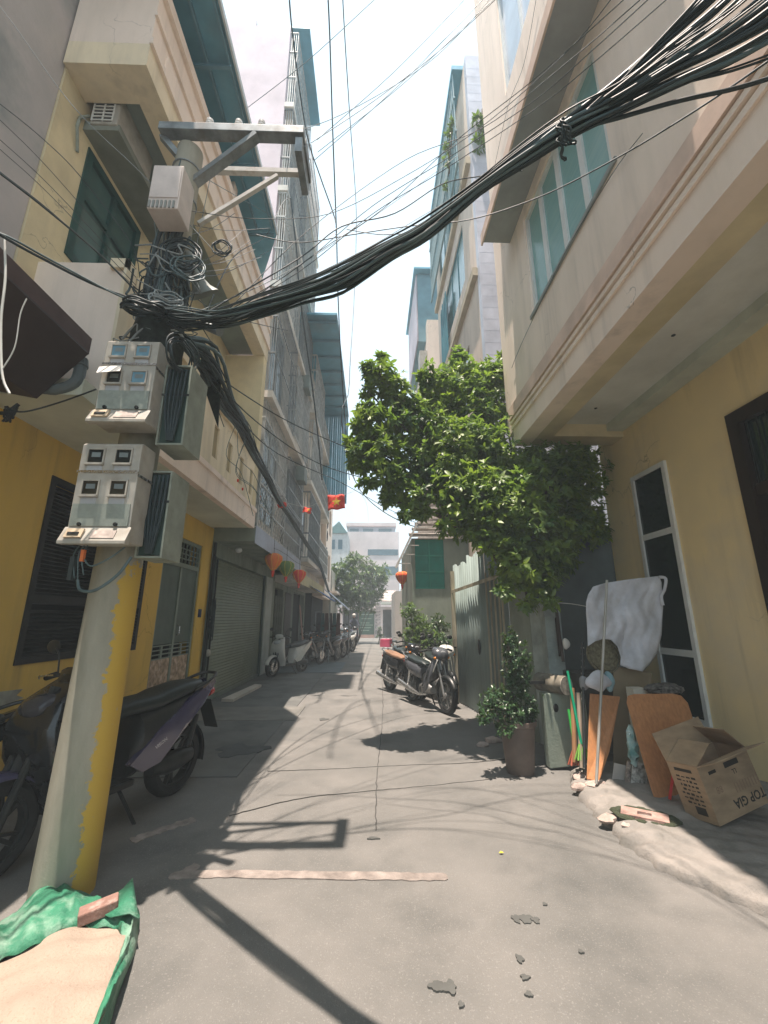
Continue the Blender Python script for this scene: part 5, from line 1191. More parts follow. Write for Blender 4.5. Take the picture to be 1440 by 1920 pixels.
flag(578,952,8.7,0.18,0.13,'small red and white flag third along the string, left of the largest', True, 0.5, R(8), 1.5)
g = MB(); g.tube(smoothpath([PY(462,912,8.4), PY(482,930,8.5), PY(527,940,8.6), PY(578,950,8.7), PY(613,930,8.6), PY(648,927,8.6), PY(680,915,8.7), PY(760,905,8.4)], 6), 0.0045, 5); tag(g.build('flag_string', m_cablew, loc=PY(462,912,8.4)), 'thin string of little red flags stretched over the alley', 'string')
g = MB()
for px, py in ((446,901),(455,917)): 
    c = PX(px, py, FX+0.03); g.ball(c, 0.028, (0.5,1,1), 8, 6)
tag(g.build('paper_rosette', m_red, loc=c), 'red paper rosettes stuck on the balcony fascia near the first flag', 'decoration')

# ================================================================ BIKES
def wheel(t, x, Rr, w, name, rim=True, spokes=5, disc=False, y=0.0, steer=0.0, rm=None):
    c = Vector((x, y, Rr)); g = MB(); n = 30
    prof = [(Rr*0.72,-w*0.42),(Rr*0.86,-w*0.5),(Rr*0.97,-w*0.3),(Rr,0),(Rr*0.97,w*0.3),(Rr*0.86,w*0.5),(Rr*0.72,w*0.42),(Rr*0.72,-w*0.42)]
    ax = Vector((math.sin(-steer), math.cos(-steer), 0))
    g.lathe(prof, c, ax, n); ty = g.build(name, m_rubber, t, smooth=True)
    g = MB(); g.lathe([(Rr*0.73,-w*0.3),(Rr*0.73,w*0.3),(Rr*0.66,w*0.28),(Rr*0.66,-w*0.28),(Rr*0.73,-w*0.3)], c, ax, n)
    q = Vector((0,0,1)).rotation_difference(ax)
    for k in range(spokes):
        a = 2*math.pi*k/spokes; d = q @ Vector((math.cos(a), math.sin(a), 0)); d2 = q @ Vector((math.cos(a+0.3), math.sin(a+0.3), 0))
        g.bar(c+d*Rr*0.12, c+d*Rr*0.68, 0.022, w*0.3, tuple(ax)); g.bar(c+d*Rr*0.14, c+d2*Rr*0.68, 0.016, w*0.25, tuple(ax))
    g.lathe([(0,-w*0.55),(Rr*0.16,-w*0.5),(Rr*0.16,w*0.5),(0,w*0.55)], c, ax, 14)
    g.build('rim', rm or m_alloy, ty, smooth=True)
    if disc: g = MB(); g.lathe([(Rr*0.2,0),(Rr*0.5,0),(Rr*0.5,0.005),(Rr*0.2,0.005),(Rr*0.2,0)], c+ax*w*0.55, ax, 20); g.build('brake_disc', m_chrome, ty)
    return ty
def fender(Rr, x, w, a0, a1, off=0.03, n=14):
    g = MB(); 
    for j in range(n):
        pass
    def fn(u, v):
        a = a0+(a1-a0)*u; s_ = (v-0.5)*2; k = Rr+off-0.035*s_*s_
        return (x+k*math.cos(a), s_*w/2, Rr+k*math.sin(a))
    g.grid(n, 6, fn); return g
def make_scooter(paint, label, loc, rz, accent=None, group=None, lens=None, rimm=None):
    t = thing('scooter', label, 'scooter', loc, rz, group)
    parent_base[t.name] = Vector((0,0,0)); Rr = 0.265
    wheel(t, -0.64, Rr, 0.12, 'rear_wheel', rm=rimm); wheel(t, 0.68, Rr, 0.1, 'front_wheel', disc=not rimm, rm=rimm)
    ac = accent or paint
    fender(Rr, 0.68, 0.15, R(15), R(165), 0.035).build('front_fender', ac, t, smooth=True, solid=0.006)
    fender(Rr, -0.64, 0.15, R(70), R(195), 0.05).build('rear_fender', m_plblk, t, smooth=True, solid=0.006)
    g = MB()
    for s_ in (-0.07, 0.07): g.tube([(0.68,s_,Rr),(0.56,s_,0.62)], 0.022, 8)
    g.tube([(0.60,0,0.5),(0.44,0,0.98)], 0.03, 8); g.build('fork', m_dkmetal, t, smooth=True)
    g = MB(); g.loft([(0.36,0.27,0.15,0.05,R(80)),(0.42,0.42,0.19,0.06,R(80)),(0.49,0.6,0.215,0.075,R(78)),(0.51,0.78,0.2,0.09,R(75)),(0.46,0.92,0.16,0.1,R(65)),(0.38,1.0,0.1,0.06,R(55))], 18, 2.4); g.v = [Vector((v.x*1.06-0.02, v.y*1.1, v.z)) for v in g.v]; g.build('front_shield', paint, t, smooth=True)
    g = MB(); g.loft([(0.40,0.34,0.13,0.02,R(80)),(0.42,0.55,0.17,0.02,R(80)),(0.44,0.75,0.16,0.02,R(75)),(0.40,0.88,0.12,0.02,R(65))], 12, 2.4)
    g.v = [v+Vector((-0.07,0,0)) for v in g.v]; g.build('leg_guard', m_plblk, t, smooth=True)
    g = MB(); g.loft([(0.60,0.86,0.02,0.02),(0.58,0.87,0.09,0.045),(0.53,0.88,0.12,0.06),(0.45,0.9,0.1,0.05)], 14, 2.2); g.build('headlight', lens or m_lamp, t, smooth=True)
    g = MB(); g.box(-0.14,0.4,-0.15,0.15,0.25,0.3); g.build('floorboard', m_plblk, t, bevel=0.02)
    g = MB(); g.loft([(-0.10,0.42,0.10,0.14),(-0.16,0.5,0.16,0.22),(-0.32,0.56,0.175,0.2),(-0.52,0.62,0.165,0.155),(-0.72,0.70,0.13,0.1),(-0.9,0.77,0.085,0.06),(-1.0,0.8,0.04,0.03)], 18, 2.6); g.build('body', paint if not accent else m_plblk, t, smooth=True)
    for s_ in (1, -1):      # sweeping coloured side panel
        g = MB(); P2 = [(-0.16,0.33),(-0.06,0.4),(-0.3,0.6),(-0.6,0.75),(-0.97,0.86),(-0.99,0.83),(-0.75,0.68),(-0.5,0.52),(-0.3,0.36)]
        vs = []
        ly = [0.18,0.165,0.19,0.175,0.08,0.08,0.165,0.195,0.2]
        n = len(P2); cx = sum(p[0] for p in P2)/n; cz = sum(p[1] for p in P2)/n
        vs = [(p[0], s_*(ly[i]), p[1]) for i, p in enumerate(P2)] + [(cx, s_*0.215, cz)] + [(p[0], s_*(ly[i]-0.05), p[1]) for i, p in enumerate(P2)]
        fs = [(i, (i+1) % n, n) for i in range(n)] + [((i+1) % n, i, n+1+i, n+1+(i+1) % n) for i in range(n)]
        g.add(vs, fs); g.build('side_panel', ac, t, smooth=True, ang=60)
    g = MB(); g.loft([(0.08,0.72,0.05,0.02),(0.04,0.745,0.11,0.05),(-0.1,0.765,0.145,0.06),(-0.3,0.77,0.155,0.06),(-0.38,0.79,0.155,0.065),(-0.6,0.825,0.145,0.06),(-0.78,0.835,0.11,0.045),(-0.84,0.83,0.05,0.02)], 18, 2.8); g.build('seat', m_seat, t, smooth=True)
    g = MB(); g.tube(smoothpath([(-0.66,0.12,0.8),(-0.85,0.13,0.86),(-0.98,0.08,0.9),(-1.02,0,0.905),(-0.98,-0.08,0.9),(-0.85,-0.13,0.86),(-0.66,-0.12,0.8)], 4), 0.014, 8); g.build('grab_rail', m_plblk, t, smooth=True)
    g = MB(); g.loft([(-0.94,0.74,0.08,0.035),(-1.0,0.75,0.07,0.035),(-1.04,0.75,0.03,0.02)], 12, 3); g.build('tail_light', m_rdlens, t, smooth=True)
    g = MB(); g.add([(-0.95,-0.07,0.68),(-0.95,0.07,0.68),(-1.08,0.07,0.42),(-1.08,-0.07,0.42)], [(0,1,2,3)]); g.build('mudguard_flap', m_plblk, t, solid=0.008)
    g = MB(); g.tube(smoothpath([(0.44,0.34,1.0),(0.46,0.2,1.03),(0.44,0,1.02),(0.46,-0.2,1.03),(0.40,-0.34,1.0)], 5), 0.014, 8)
    hb = g.build('handlebar', m_dkmetal, t, smooth=True)
    for s_ in (1, -1):
        g = MB(); g.tube([(0.45,s_*0.2,1.03),(0.41,s_*0.34,1.0)], 0.02, 10); g.build('grip', m_rubber, hb, smooth=True)
        g = MB(); g.tube([(0.47,s_*0.19,1.03),(0.49,s_*0.3,1.02),(0.46,s_*0.34,1.0)], 0.006, 6); g.build('brake_lever', m_chrome, hb)
        g = MB(); g.tube(smoothpath([(0.46,s_*0.17,1.04),(0.45,s_*0.2,1.15),(0.43,s_*0.27,1.2)], 4), 0.006, 6); g.ball((0.42,s_*0.31,1.21), 0.06, (0.25,1.1,0.75), 14, 8); g.build('mirror', m_plblk, hb, smooth=True)
    g = MB(); g.loft([(0.42,1.0,0.12,0.05),(0.47,1.03,0.14,0.06),(0.52,1.01,0.08,0.04)], 12, 2.4); g.build('cowl', paint, hb, smooth=True)
    g = MB(); g.loft([(-0.3,0.3,0.05,0.05),(-0.45,0.29,0.07,0.075),(-0.62,0.3,0.07,0.07),(-0.72,0.3,0.04,0.05)], 12, 2.4); g.v = [v+Vector((0,0.1,0)) for v in g.v]; g.build('engine_case', m_dkmetal, t, smooth=True)
    g = MB(); g.tube([(-0.35,-0.13,0.27),(-0.55,-0.15,0.3),(-0.62,-0.15,0.32),(-0.92,-0.16,0.42)], [0.02,0.022,0.05,0.045], 12); g.build('exhaust', m_alloy, t, smooth=True)
    g = MB(); g.tube([(-0.66,0.1,0.3),(-0.74,0.11,0.6)], 0.022, 8); g.tube([(-0.64,-0.13,0.3),(-0.76,-0.14,0.68)], 0.022, 8); g.build('shock_absorber', m_dkmetal, t, smooth=True)
    g = MB(); g.bar((-0.1,0.05,0.22),(-0.16,0.17,0.0), 0.018, 0.018); g.build('side_stand', m_dkmetal, t)
    return t
def make_moto(paint, label, loc, rz, accent=None, group=None, box=False):
    """step-through motorbike with bigger spoked-alloy wheels"""
    t = thing('motorbike', label, 'motorbike', loc, rz, group)
    parent_base[t.name] = Vector((0,0,0)); Rr = 0.3
    wheel(t, -0.62, Rr, 0.115, 'rear_wheel', spokes=5); wheel(t, 0.64, Rr, 0.105, 'front_wheel', spokes=5, disc=True)
    fender(Rr, 0.64, 0.11, R(20), R(165), 0.03).build('front_fender', accent or paint, t, smooth=True, solid=0.005)
    fender(Rr, -0.62, 0.12, R(60), R(185), 0.04).build('rear_fender', m_plblk, t, smooth=True, solid=0.005)
    g = MB()
    for s_ in (-0.06, 0.06): g.tube([(0.64,s_,Rr),(0.46,s_,0.8)], 0.02, 8)
    g.tube([(0.47,0,0.7),(0.40,0,0.98)], 0.03, 8); g.build('fork', m_alloy, t, smooth=True)
    for s_ in (1, -1):      # leg shields
        P2 = [(0.5,0.86),(0.42,0.92),(0.28,0.7),(0.2,0.42),(0.26,0.3),(0.36,0.38),(0.42,0.6)]
        ly = [0.11,0.1,0.17,0.25,0.25,0.23,0.18]; n = len(P2); g = MB()
        g.add([(p[0], s_*ly[i], p[1]) for i, p in enumerate(P2)] + [(0.33, s_*0.19, 0.6)], [(i, (i+1) % n, n) for i in range(n)]); g.build('leg_shield', paint, t, smooth=True, ang=60, solid=0.01)
    g = MB(); g.loft([(0.42,0.78,0.05,0.09),(0.3,0.6,0.06,0.08),(0.1,0.5,0.06,0.07),(-0.1,0.52,0.08,0.09),(-0.2,0.58,0.09,0.1)], 12, 2.4); g.build('frame_cover', accent or paint, t, smooth=True)
    g = MB(); g.loft([(-0.1,0.58,0.11,0.12),(-0.25,0.62,0.17,0.14),(-0.5,0.66,0.17,0.13),(-0.75,0.72,0.12,0.09),(-0.9,0.8,0.04,0.03)], 14, 2.6); g.build('body', paint, t, smooth=True)
    g = MB(); g.loft([(-0.02,0.73,0.05,0.02),(-0.08,0.755,0.1,0.045),(-0.3,0.77,0.13,0.05),(-0.5,0.8,0.13,0.055),(-0.72,0.83,0.1,0.045),(-0.8,0.83,0.04,0.02)], 14, 2.8); g.build('seat', m_seat, t, smooth=True)
    g = MB(); g.loft([(0.2,0.33,0.08,0.06),(0.1,0.34,0.12,0.1),(-0.08,0.33,0.13,0.11),(-0.2,0.32,0.08,0.07)], 12, 2.6); g.lathe([(0.05,-0.14),(0.09,-0.13),(0.09,0.13),(0.05,0.14)], (-0.05,0,0.32), (0,1,0), 16); g.build('engine', m_alloy, t, smooth=True)
    g = MB(); g.tube([(0.1,-0.1,0.25),(-0.1,-0.14,0.22),(-0.35,-0.15,0.25),(-0.95,-0.16,0.36)], [0.018,0.02,0.045,0.045], 12); g.build('exhaust', m_chrome, t, smooth=True)
    g = MB(); g.tube([(-0.62,0.11,0.3),(-0.5,0.12,0.66)], 0.025, 8); g.tube([(-0.62,-0.11,0.3),(-0.5,-0.12,0.66)], 0.025, 8); g.build('shock_absorber', m_chrome, t, smooth=True)
    g = MB(); g.tube(smoothpath([(-0.55,0.1,0.8),(-0.8,0.11,0.88),(-0.92,0,0.9),(-0.8,-0.11,0.88),(-0.55,-0.1,0.8)], 4), 0.012, 8); g.build('grab_rail', m_chrome, t, smooth=True)
    g = MB(); g.loft([(-0.86,0.72,0.07,0.04),(-0.93,0.73,0.05,0.03)], 10, 3); g.build('tail_light', m_rdlens, t, smooth=True)
    g = MB(); g.add([(-0.88,-0.06,0.68),(-0.88,0.06,0.68),(-1.0,0.06,0.42),(-1.0,-0.06,0.42)], [(0,1,2,3)]); g.build('mudguard_flap', m_plblk, t, solid=0.008)
    g = MB(); g.tube(smoothpath([(0.3,0.34,1.0),(0.38,0.2,1.03),(0.4,0,1.0),(0.38,-0.2,1.03),(0.3,-0.34,1.0)], 5), 0.013, 8); hb = g.build('handlebar', m_dkmetal, t, smooth=True)
    g = MB(); g.loft([(0.58,0.94,0.04,0.04),(0.54,0.95,0.13,0.09),(0.45,0.98,0.17,0.1),(0.34,1.02,0.1,0.06)], 14, 2.3); g.build('cowl', paint, hb, smooth=True)
    g = MB(); g.lathe([(0,0.02),(0.06,0.01),(0.065,-0.02)], (0.555,0,0.965), (1,0,0.1), 16); g.build('headlight', m_lamp, hb, smooth=True)
    for s_ in (1, -1):
        g = MB(); g.tube([(0.37,s_*0.22,1.03),(0.3,s_*0.34,1.0)], 0.019, 10); g.build('grip', m_rubber, hb, smooth=True)
        g = MB(); g.tube(smoothpath([(0.38,s_*0.19,1.04),(0.37,s_*0.2,1.16),(0.35,s_*0.25,1.22)], 4), 0.005, 6); g.ball((0.34,s_*0.28,1.24), 0.055, (0.25,1.1,0.75), 12, 8); g.build('mirror', m_plblk, hb, smooth=True)
        g = MB(); g.ball((0.5,s_*0.13,0.9), 0.03, (1,1,0.8), 8, 6); g.build('indicator', m_orlens, hb, smooth=True)
    g = MB(); g.bar((-0.02,0.05,0.25),(-0.12,0.2,0.0), 0.02, 0.02); g.build('side_stand', m_dkmetal, t)
    if box:
        g = MB(); g.box(0.5,0.78,-0.16,0.16,0.74,0.96); g.build('basket', m_dkmetal, t)
    return t
def hb_back(t, dx=-0.14):
    for c in t.children:
        if c.name.startswith('handlebar'): c.location.x += dx
# big purple-black scooter behind the pole
rc = Vector((-1.79, 4.14, 0)); fc = Vector((-2.2, 2.98, 0)); ang = math.atan2(fc.y-rc.y, fc.x-rc.x); mid = (rc+fc)/2
m_bodydark = M('gloss_dark_body', (0.014,0.016,0.018), 0.25, scale=3, coat=0.5)
s_big = make_scooter(m_bodydark, 'dark purple and black scooter parked behind the yellow pole', (mid.x, mid.y, 0), ang, accent=m_purple, lens=M('smoked_lens', (0.06,0.06,0.07), 0.15), rimm=m_dkmetal); hb_back(s_big); s_big.scale = (1.07,1.07,1.07)
make_scooter(m_bblack, 'black scooter cut off by the left edge, beside the purple one', (-2.95, 2.5, 0), ang-0.1, lens=M('smoked_lens', (0.06,0.06,0.07), 0.15), rimm=m_dkmetal)
# white scooter by the shutter
a = PZ(518,1272); make_scooter(m_bwhite, 'white scooter parked at the pillar beside the roller shutter', (-2.3, 12.3, 0), R(-116))
# row of bikes down the left
RG = 'motorbikes parked in a row down the left side'
m1 = make_moto(m_bblack, 'black motorbike nearest in the far left row, next to the leaning plank', (-1.95, 14.6, 0), R(-105), group=RG)
labs = ['black motorbike second in the far left row','silver-grey motorbike third in the far left row','dark motorbike fourth in the far left row','pale motorbike fifth in the far left row','motorbike at the far end of the left row']
for i, (x, y, rz, sw) in enumerate([(-1.5,15.6,R(-112),None),(-1.45,16.8,R(-120),'g'),(-1.3,18.2,R(-112),None),(-1.2,19.8,R(-118),'w'),(-1.15,21.6,R(-110),'g')]):
    copy_tree(m1, (x, y, 0), rz, labs[i], RG, swap={'black_bike_paint': m_bgrey if sw == 'g' else m_bwhite} if sw else None)
# right-hand bikes by the tin fence
b1 = make_moto(m_bgrey, 'grey motorbike with big front wheel parked nose out at the tin fence', (0, 0, 0), 0, accent=m_plblk)
fw_ = Vector((1.24, 7.25, 0)); rzz = R(-68); b1.location = (fw_.x-0.64*math.cos(rzz), fw_.y-0.64*math.sin(rzz), 0); b1.rotation_euler = (0,0,rzz); b1.scale = (0.95,0.95,0.95)
copy_tree(b1, (0.66, 9.1, 0), R(-64), 'dark motorbike with orange seat cover behind the grey one', swap={'black_seat_vinyl': M('orange_seat_cover', (0.28,0.16,0.1), 0.7), 'dark_grey_bike_paint': m_bblack})
copy_tree(b1, (1.3, 8.5, 0), R(-80), 'silver-grey motorbike squeezed between the nose-out grey one and the tin fence', swap={'dark_grey_bike_paint': m_bwhite})
copy_tree(b1, (0.8, 10.6, 0), R(-75), 'black motorbike third back by the bushes on the right', swap={'dark_grey_bike_paint': m_bblack})
for i, (x, y, rz) in enumerate([(-1.95,16.4,R(-108)),(-2.0,18.0,R(-100)),(-1.9,19.4,R(-104)),(-1.75,21.2,R(-98))]):
    copy_tree(m1, (x, y, 0), rz, ['inner','second inner','third inner','last inner'][i] + ' motorbike of the far left row, closest to the shopfronts', RG)
# red bicycle farther
def bicycle(loc, rz, label, paint):
    t = thing('bicycle', label, 'bicycle', loc, rz); parent_base[t.name] = Vector((0,0,0)); r = 0.3
    for x in (-0.48, 0.48):
        g = MB(); g.torus((x,0,r), r-0.02, 0.018, (0,1,0), 26, 6); w = g.build('wheel', m_rubber, t, smooth=True)
        g = MB()
        for k in range(12): a = k*math.pi/6; g.tube([(x,0,r),(x+(r-0.03)*math.cos(a),0,r+(r-0.03)*math.sin(a))], 0.003, 4)
        g.lathe([(0,-0.04),(0.025,-0.03),(0.025,0.03),(0,0.04)], (x,0,r), (0,1,0), 8); g.build('spokes', m_chrome, w)
    g = MB()
    for a, b in (((-0.48,0,r),(-0.05,0,0.28)),((-0.05,0,0.28),(-0.18,0,0.75)),((-0.18,0,0.72),(0.34,0,0.7)),((-0.05,0,0.28),(0.36,0,0.62)),((-0.48,0,r),(-0.17,0,0.68)),((0.48,0,r),(0.34,0,0.85))): g.tube([a,b], 0.016, 8)
    g.build('frame', paint, t, smooth=True)
    g = MB(); g.tube(smoothpath([(0.25,0.26,0.92),(0.33,0.12,0.94),(0.34,0,0.88),(0.33,-0.12,0.94),(0.25,-0.26,0.92)], 4), 0.012, 8); g.build('handlebar', m_chrome, t, smooth=True)
    g = MB(); g.loft([(-0.32,0.8,0.09,0.03),(-0.15,0.8,0.06,0.025),(-0.04,0.79,0.02,0.015)], 10, 2.4); g.build('saddle', m_plblk, t, smooth=True)
    g = MB(); g.box(0.42,0.68,-0.15,0.15,0.68,0.9); g.build('basket', M('pink_plastic', (0.75,0.1,0.2), 0.5), t)
    g = MB(); g.tube([(-0.05,-0.1,0.28),(-0.05,0.1,0.28)], 0.012, 6); g.lathe([(0.08,-0.01),(0.08,0.01)], (-0.05,0.03,0.28), (0,1,0), 14); g.build('pedals', m_dkmetal, t)
    return t
bicycle((0.62, 13.6, 0), R(-110), 'child-size red bicycle with pink basket standing far along the right side', m_bred)
o = tag(B(0.75,1.05,13.9,14.2,0.0,0.55).build('crate', M('teal_plastic', (0.06,0.4,0.33), 0.5), loc=(0.9,14.0,0)), 'teal plastic tub beside the far red bicycle', 'tub')

# ---- person riding away at the end of the alley
def skin_fig(t, name, verts, edges, radii, mat, sub=1):
    me = bpy.data.meshes.new(name); base = parent_base[t.name]
    me.from_pydata([tuple(Vector(v)) for v in verts], edges, []); me.materials.append(mat)
    o = bpy.data.objects.new(name, me); COL.objects.link(o); o.parent = t; parent_base[o.name] = base
    md = o.modifiers.new('skin', 'SKIN'); md.use_smooth_shade = True
    sv = me.skin_vertices[0].data
    for i, r in enumerate(radii): sv[i].radius = (r, r) if isinstance(r, float) else r
    sv[0].use_root = True
    s = o.modifiers.new('sub', 'SUBSURF'); s.levels = sub; s.render_levels = sub
    return o
ppx = (-1.05, 25.5, 0.0)
mk = copy_tree(m1, ppx, R(-80), 'dark motorbike ridden by a person in the middle of the far end', None); mk['category'] = 'motorbike'
if 'group' in mk: del mk['group']
p = thing('person', 'person in dark clothes and pale helmet riding toward the camera at the alley end', 'person', (ppx[0], ppx[1], 0), R(-80)); parent_base[p.name] = Vector((0,0,0))
V = [(-0.25,0,0.86),(-0.22,0,1.05),(-0.16,0,1.28),(-0.12,0,1.42),(-0.10,0,1.5),(-0.08,0,1.62),
     (-0.15,0.18,1.38),(0.02,0.24,1.16),(0.27,0.28,1.06),(-0.15,-0.18,1.38),(0.02,-0.24,1.16),(0.27,-0.28,1.06),
     (-0.22,0.1,0.84),(0.12,0.16,0.8),(0.1,0.16,0.42),(0.2,0.16,0.36),(-0.22,-0.1,0.84),(0.12,-0.16,0.8),(0.1,-0.16,0.42),(0.2,-0.16,0.36)]
Ed = [(0,1),(1,2),(2,3),(3,4),(4,5),(2,6),(6,7),(7,8),(2,9),(9,10),(10,11),(0,12),(12,13),(13,14),(14,15),(0,16),(16,17),(17,18),(18,19)]
Rd = [(0.13,0.16),(0.12,0.15),(0.13,0.17),0.07,0.05,0.09,0.07,0.045,0.035,0.07,0.045,0.035,0.09,0.07,0.045,0.04,0.09,0.07,0.045,0.04]
skin_fig(p, 'body', V, Ed, Rd, M('dark_clothes', (0.03,0.035,0.06), 0.9))
g = MB(); g.ball((-0.07,0,1.64), 0.1, (1,0.85,1.15), 12, 10); g.build('head', M('skin_tone', (0.45,0.28,0.2), 0.6), p, smooth=True)
g = MB(); g.ball((-0.08,0,1.68), 0.125, (1.05,0.95,0.9), 12, 8); g.build('helmet', M('pale_helmet', (0.55,0.53,0.5), 0.35), p, smooth=True)

# ================================================================ VEGETATION
LT = np.array([(0,0,0),(.33,0,-.01),(.7,0,-.05),(1,0,-.13),(.33,.2,.035),(.7,.17,.0),(.33,-.2,.035),(.7,-.17,.0)])
LFACES = [(0,1,4),(1,2,5,4),(2,3,5),(0,6,1),(1,6,7,2),(2,7,3)]
def leafmat(name, c1, c2, rough=0.35, sub=0.25):
    m = bpy.data.materials.new(name); m.use_nodes = True; t = m.node_tree; b = t.nodes['Principled BSDF']; L = t.links.new
    pos = _n(t, 'ShaderNodeNewGeometry').outputs['Position']
    n1 = _n(t, 'ShaderNodeTexNoise'); n1.inputs['Scale'].default_value = 2.2; L(pos, n1.inputs[0])
    n2 = _n(t, 'ShaderNodeTexNoise'); n2.inputs['Scale'].default_value = 11; L(pos, n2.inputs[0])
    ad = _n(t, 'ShaderNodeMath', operation='ADD'); L(n1.outputs['Fac'], ad.inputs[0]); L(n2.outputs['Fac'], ad.inputs[1])
    mr = _n(t, 'ShaderNodeMapRange'); mr.inputs[1].default_value = 0.75; mr.inputs[2].default_value = 1.3; L(ad.outputs[0], mr.inputs[0])
    mx = _n(t, 'ShaderNodeMixRGB'); mx.inputs[1].default_value = (*c1,1); mx.inputs[2].default_value = (*c2,1); L(mr.outputs[0], mx.inputs[0])
    L(mx.outputs[0], b.inputs['Base Color']); b.inputs['Roughness'].default_value = rough; b.inputs['Specular IOR Level'].default_value = 0.5
    tr = _n(t, 'ShaderNodeBsdfTranslucent'); 
    gm = _n(t, 'ShaderNodeMixRGB'); gm.inputs[0].default_value = 0.5; L(mx.outputs[0], gm.inputs[1]); gm.inputs[2].default_value = (0.25,0.4,0.03,1); L(gm.outputs[0], tr.inputs[0])
    ms = _n(t, 'ShaderNodeMixShader'); ms.inputs[0].default_value = sub; L(b.outputs[0], ms.inputs[1]); L(tr.outputs[0], ms.inputs[2])
    L(ms.outputs[0], t.nodes['Material Output'].inputs[0]); _mats[name] = m; return m
def gen_leaves(blobs, size, seed, per=9, dens=1.0, droop=0.35, inner=0.45, keep=None):
    """leaf frames: rosettes of leaves at twig ends scattered through the crown's lobes"""
    rg = np.random.default_rng(seed); out = []
    for c, r in blobs:
        n = int(dens*26*(r/size)**1.7*0.25)+3
        for _ in range(n):
            d = rg.normal(size=3); d /= np.linalg.norm(d)
            rr_ = r*(inner+(1-inner)*rg.random()**0.6)*(1+0.18*rg.normal())
            p = np.array(c)+d*rr_*np.array([1,1,0.92])
            if keep is not None and not keep(p): continue
            ax = d*0.8+np.array([0,0,0.35])+rg.normal(size=3)*0.35; ax /= np.linalg.norm(ax)
            k = int(per*(0.6+0.8*rg.random())); ph = rg.random()*6.28
            a1 = np.cross(ax, [0,0,1.0]); a1 = a1/np.linalg.norm(a1) if np.linalg.norm(a1) > 1e-3 else np.array([1.,0,0]); a2 = np.cross(ax, a1)
            for i in range(k):
                t = ph+i*2.4; sp = 0.5+0.55*rg.random()
                x = ax*(1-sp*0.75)+(a1*math.cos(t)+a2*math.sin(t))*sp; x[2] -= droop*(0.3+rg.random()); x /= np.linalg.norm(x)
                up = ax*0.7+np.array([0,0,0.6])+rg.normal(size=3)*0.25; z = up-x*np.dot(up,x); z /= np.linalg.norm(z)+1e-9; y = np.cross(z, x)
                s = size*(0.5+0.85*rg.random())
                out.append((p-ax*0.03*i*size, x, y, z, s))
    return out
def leaf_mesh(fr, name, mat, parent=None, kind='stuff', loc=(0,0,0), simple=False):
    T = LT if not simple else np.array([(0,0,0),(.5,.2,.02),(1,0,-.1),(.5,-.2,.02)])
    FC = LFACES if not simple else [(0,2,1),(0,3,2)]
    n = len(fr); Pn = np.array([f[0] for f in fr]); Xn = np.array([f[1] for f in fr]); Yn = np.array([f[2] for f in fr]); Zn = np.array([f[3] for f in fr]); s = np.array([f[4] for f in fr])
    k = len(T); V = Pn[:,None,:] + s[:,None,None]*(T[None,:,0,None]*Xn[:,None,:]+T[None,:,1,None]*Yn[:,None,:]+T[None,:,2,None]*Zn[:,None,:])
    base = np.array(parent_base.get(parent.name, Vector((0,0,0)))) if parent else np.array(loc)
    V = (V-base).reshape(-1,3)
    me = bpy.data.meshes.new(name); fs = [tuple(i+j*k for i in f) for j in range(n) for f in FC]
    me.from_pydata(V.tolist(), [], fs); me.materials.append(mat); me.update(); me.polygons.foreach_set('use_smooth', [True]*len(me.polygons))
    o = bpy.data.objects.new(name, me); COL.objects.link(o)
    if parent: o.parent = parent
    else: o.location = loc
    if kind: o['kind'] = kind
    return o
def bl(px, py, Y, rp):
    c = PY(px, py, Y); return (tuple(c), rp*(c-_C).dot(_fw)/F)
m_leaf = leafmat('broad_green_leaf', (0.04,0.11,0.045), (0.24,0.33,0.04), 0.42, 0.45)
m_leafb = leafmat('dark_small_leaf', (0.018,0.05,0.022), (0.04,0.09,0.03), 0.35, 0.15)
m_leafc = leafmat('bush_leaf', (0.05,0.1,0.03), (0.12,0.2,0.04), 0.4, 0.3)
# ---- the big tree over the fence
tr = thing('broadleaf_tree', 'big bushy broad-leaved tree spilling over the fence beside the cream house', 'tree', (2.35,6.35,0))
crown = [bl(*q) for q in [(712,700,5.5,28),(742,742,5.6,42),(700,795,5.4,40),(770,795,5.7,55),(715,850,5.3,42),(782,872,5.6,55),(738,905,5.3,36),(772,932,5.3,30),(832,735,6.0,52),(862,700,6.3,38),(905,770,6.0,62),(932,705,5.9,30),(850,840,5.6,68),(928,852,5.6,66),(880,925,5.2,68),(955,940,5.0,72),(1035,905,5.2,72),(1005,1005,5.0,74),(1082,975,5.3,46),(1062,868,5.5,52),(968,1060,4.9,44),(1012,1085,4.9,42),(1096,822,5.65,26),(882,985,5.3,36),(905,715,6.2,44),(680,838,5.4,24),(668,870,5.4,16),(690,770,5.5,22),(1100,900,5.8,56),(1085,820,5.8,40),(1110,990,5.8,36),(1050,960,5.7,60),(1000,870,5.6,60),(1040,1040,5.5,44),(820,790,5.9,52),(840,900,5.5,55),(900,860,5.8,60),(925,1000,5.0,46)]+[(692,688,5.5,11),(668,800,5.4,13),(664,845,5.3,12),(690,905,5.2,14),(725,935,5.2,13),(760,965,5.2,14),(715,672,5.6,10),(800,705,5.8,18),(690,735,5.5,14),(655,825,5.4,9),(835,985,5.1,16),(945,1105,4.8,16),(990,1132,4.8,12),(1030,1125,4.8,13),(790,955,5.3,18),(860,665,6.3,12),(678,870,5.3,14)]]
def keep_t(p):       # nothing inside the houses
    if p[0] > 1.92 and p[1] < 5.72 and p[2] > 3.82: return False
    if p[0] > 3.36: return False
    if p[0] > 2.35 and p[1] > 7.7: return False
    return True
fr = gen_leaves(crown, 0.098, 5, per=10, dens=2.1, droop=0.4, inner=0.3, keep=keep_t)
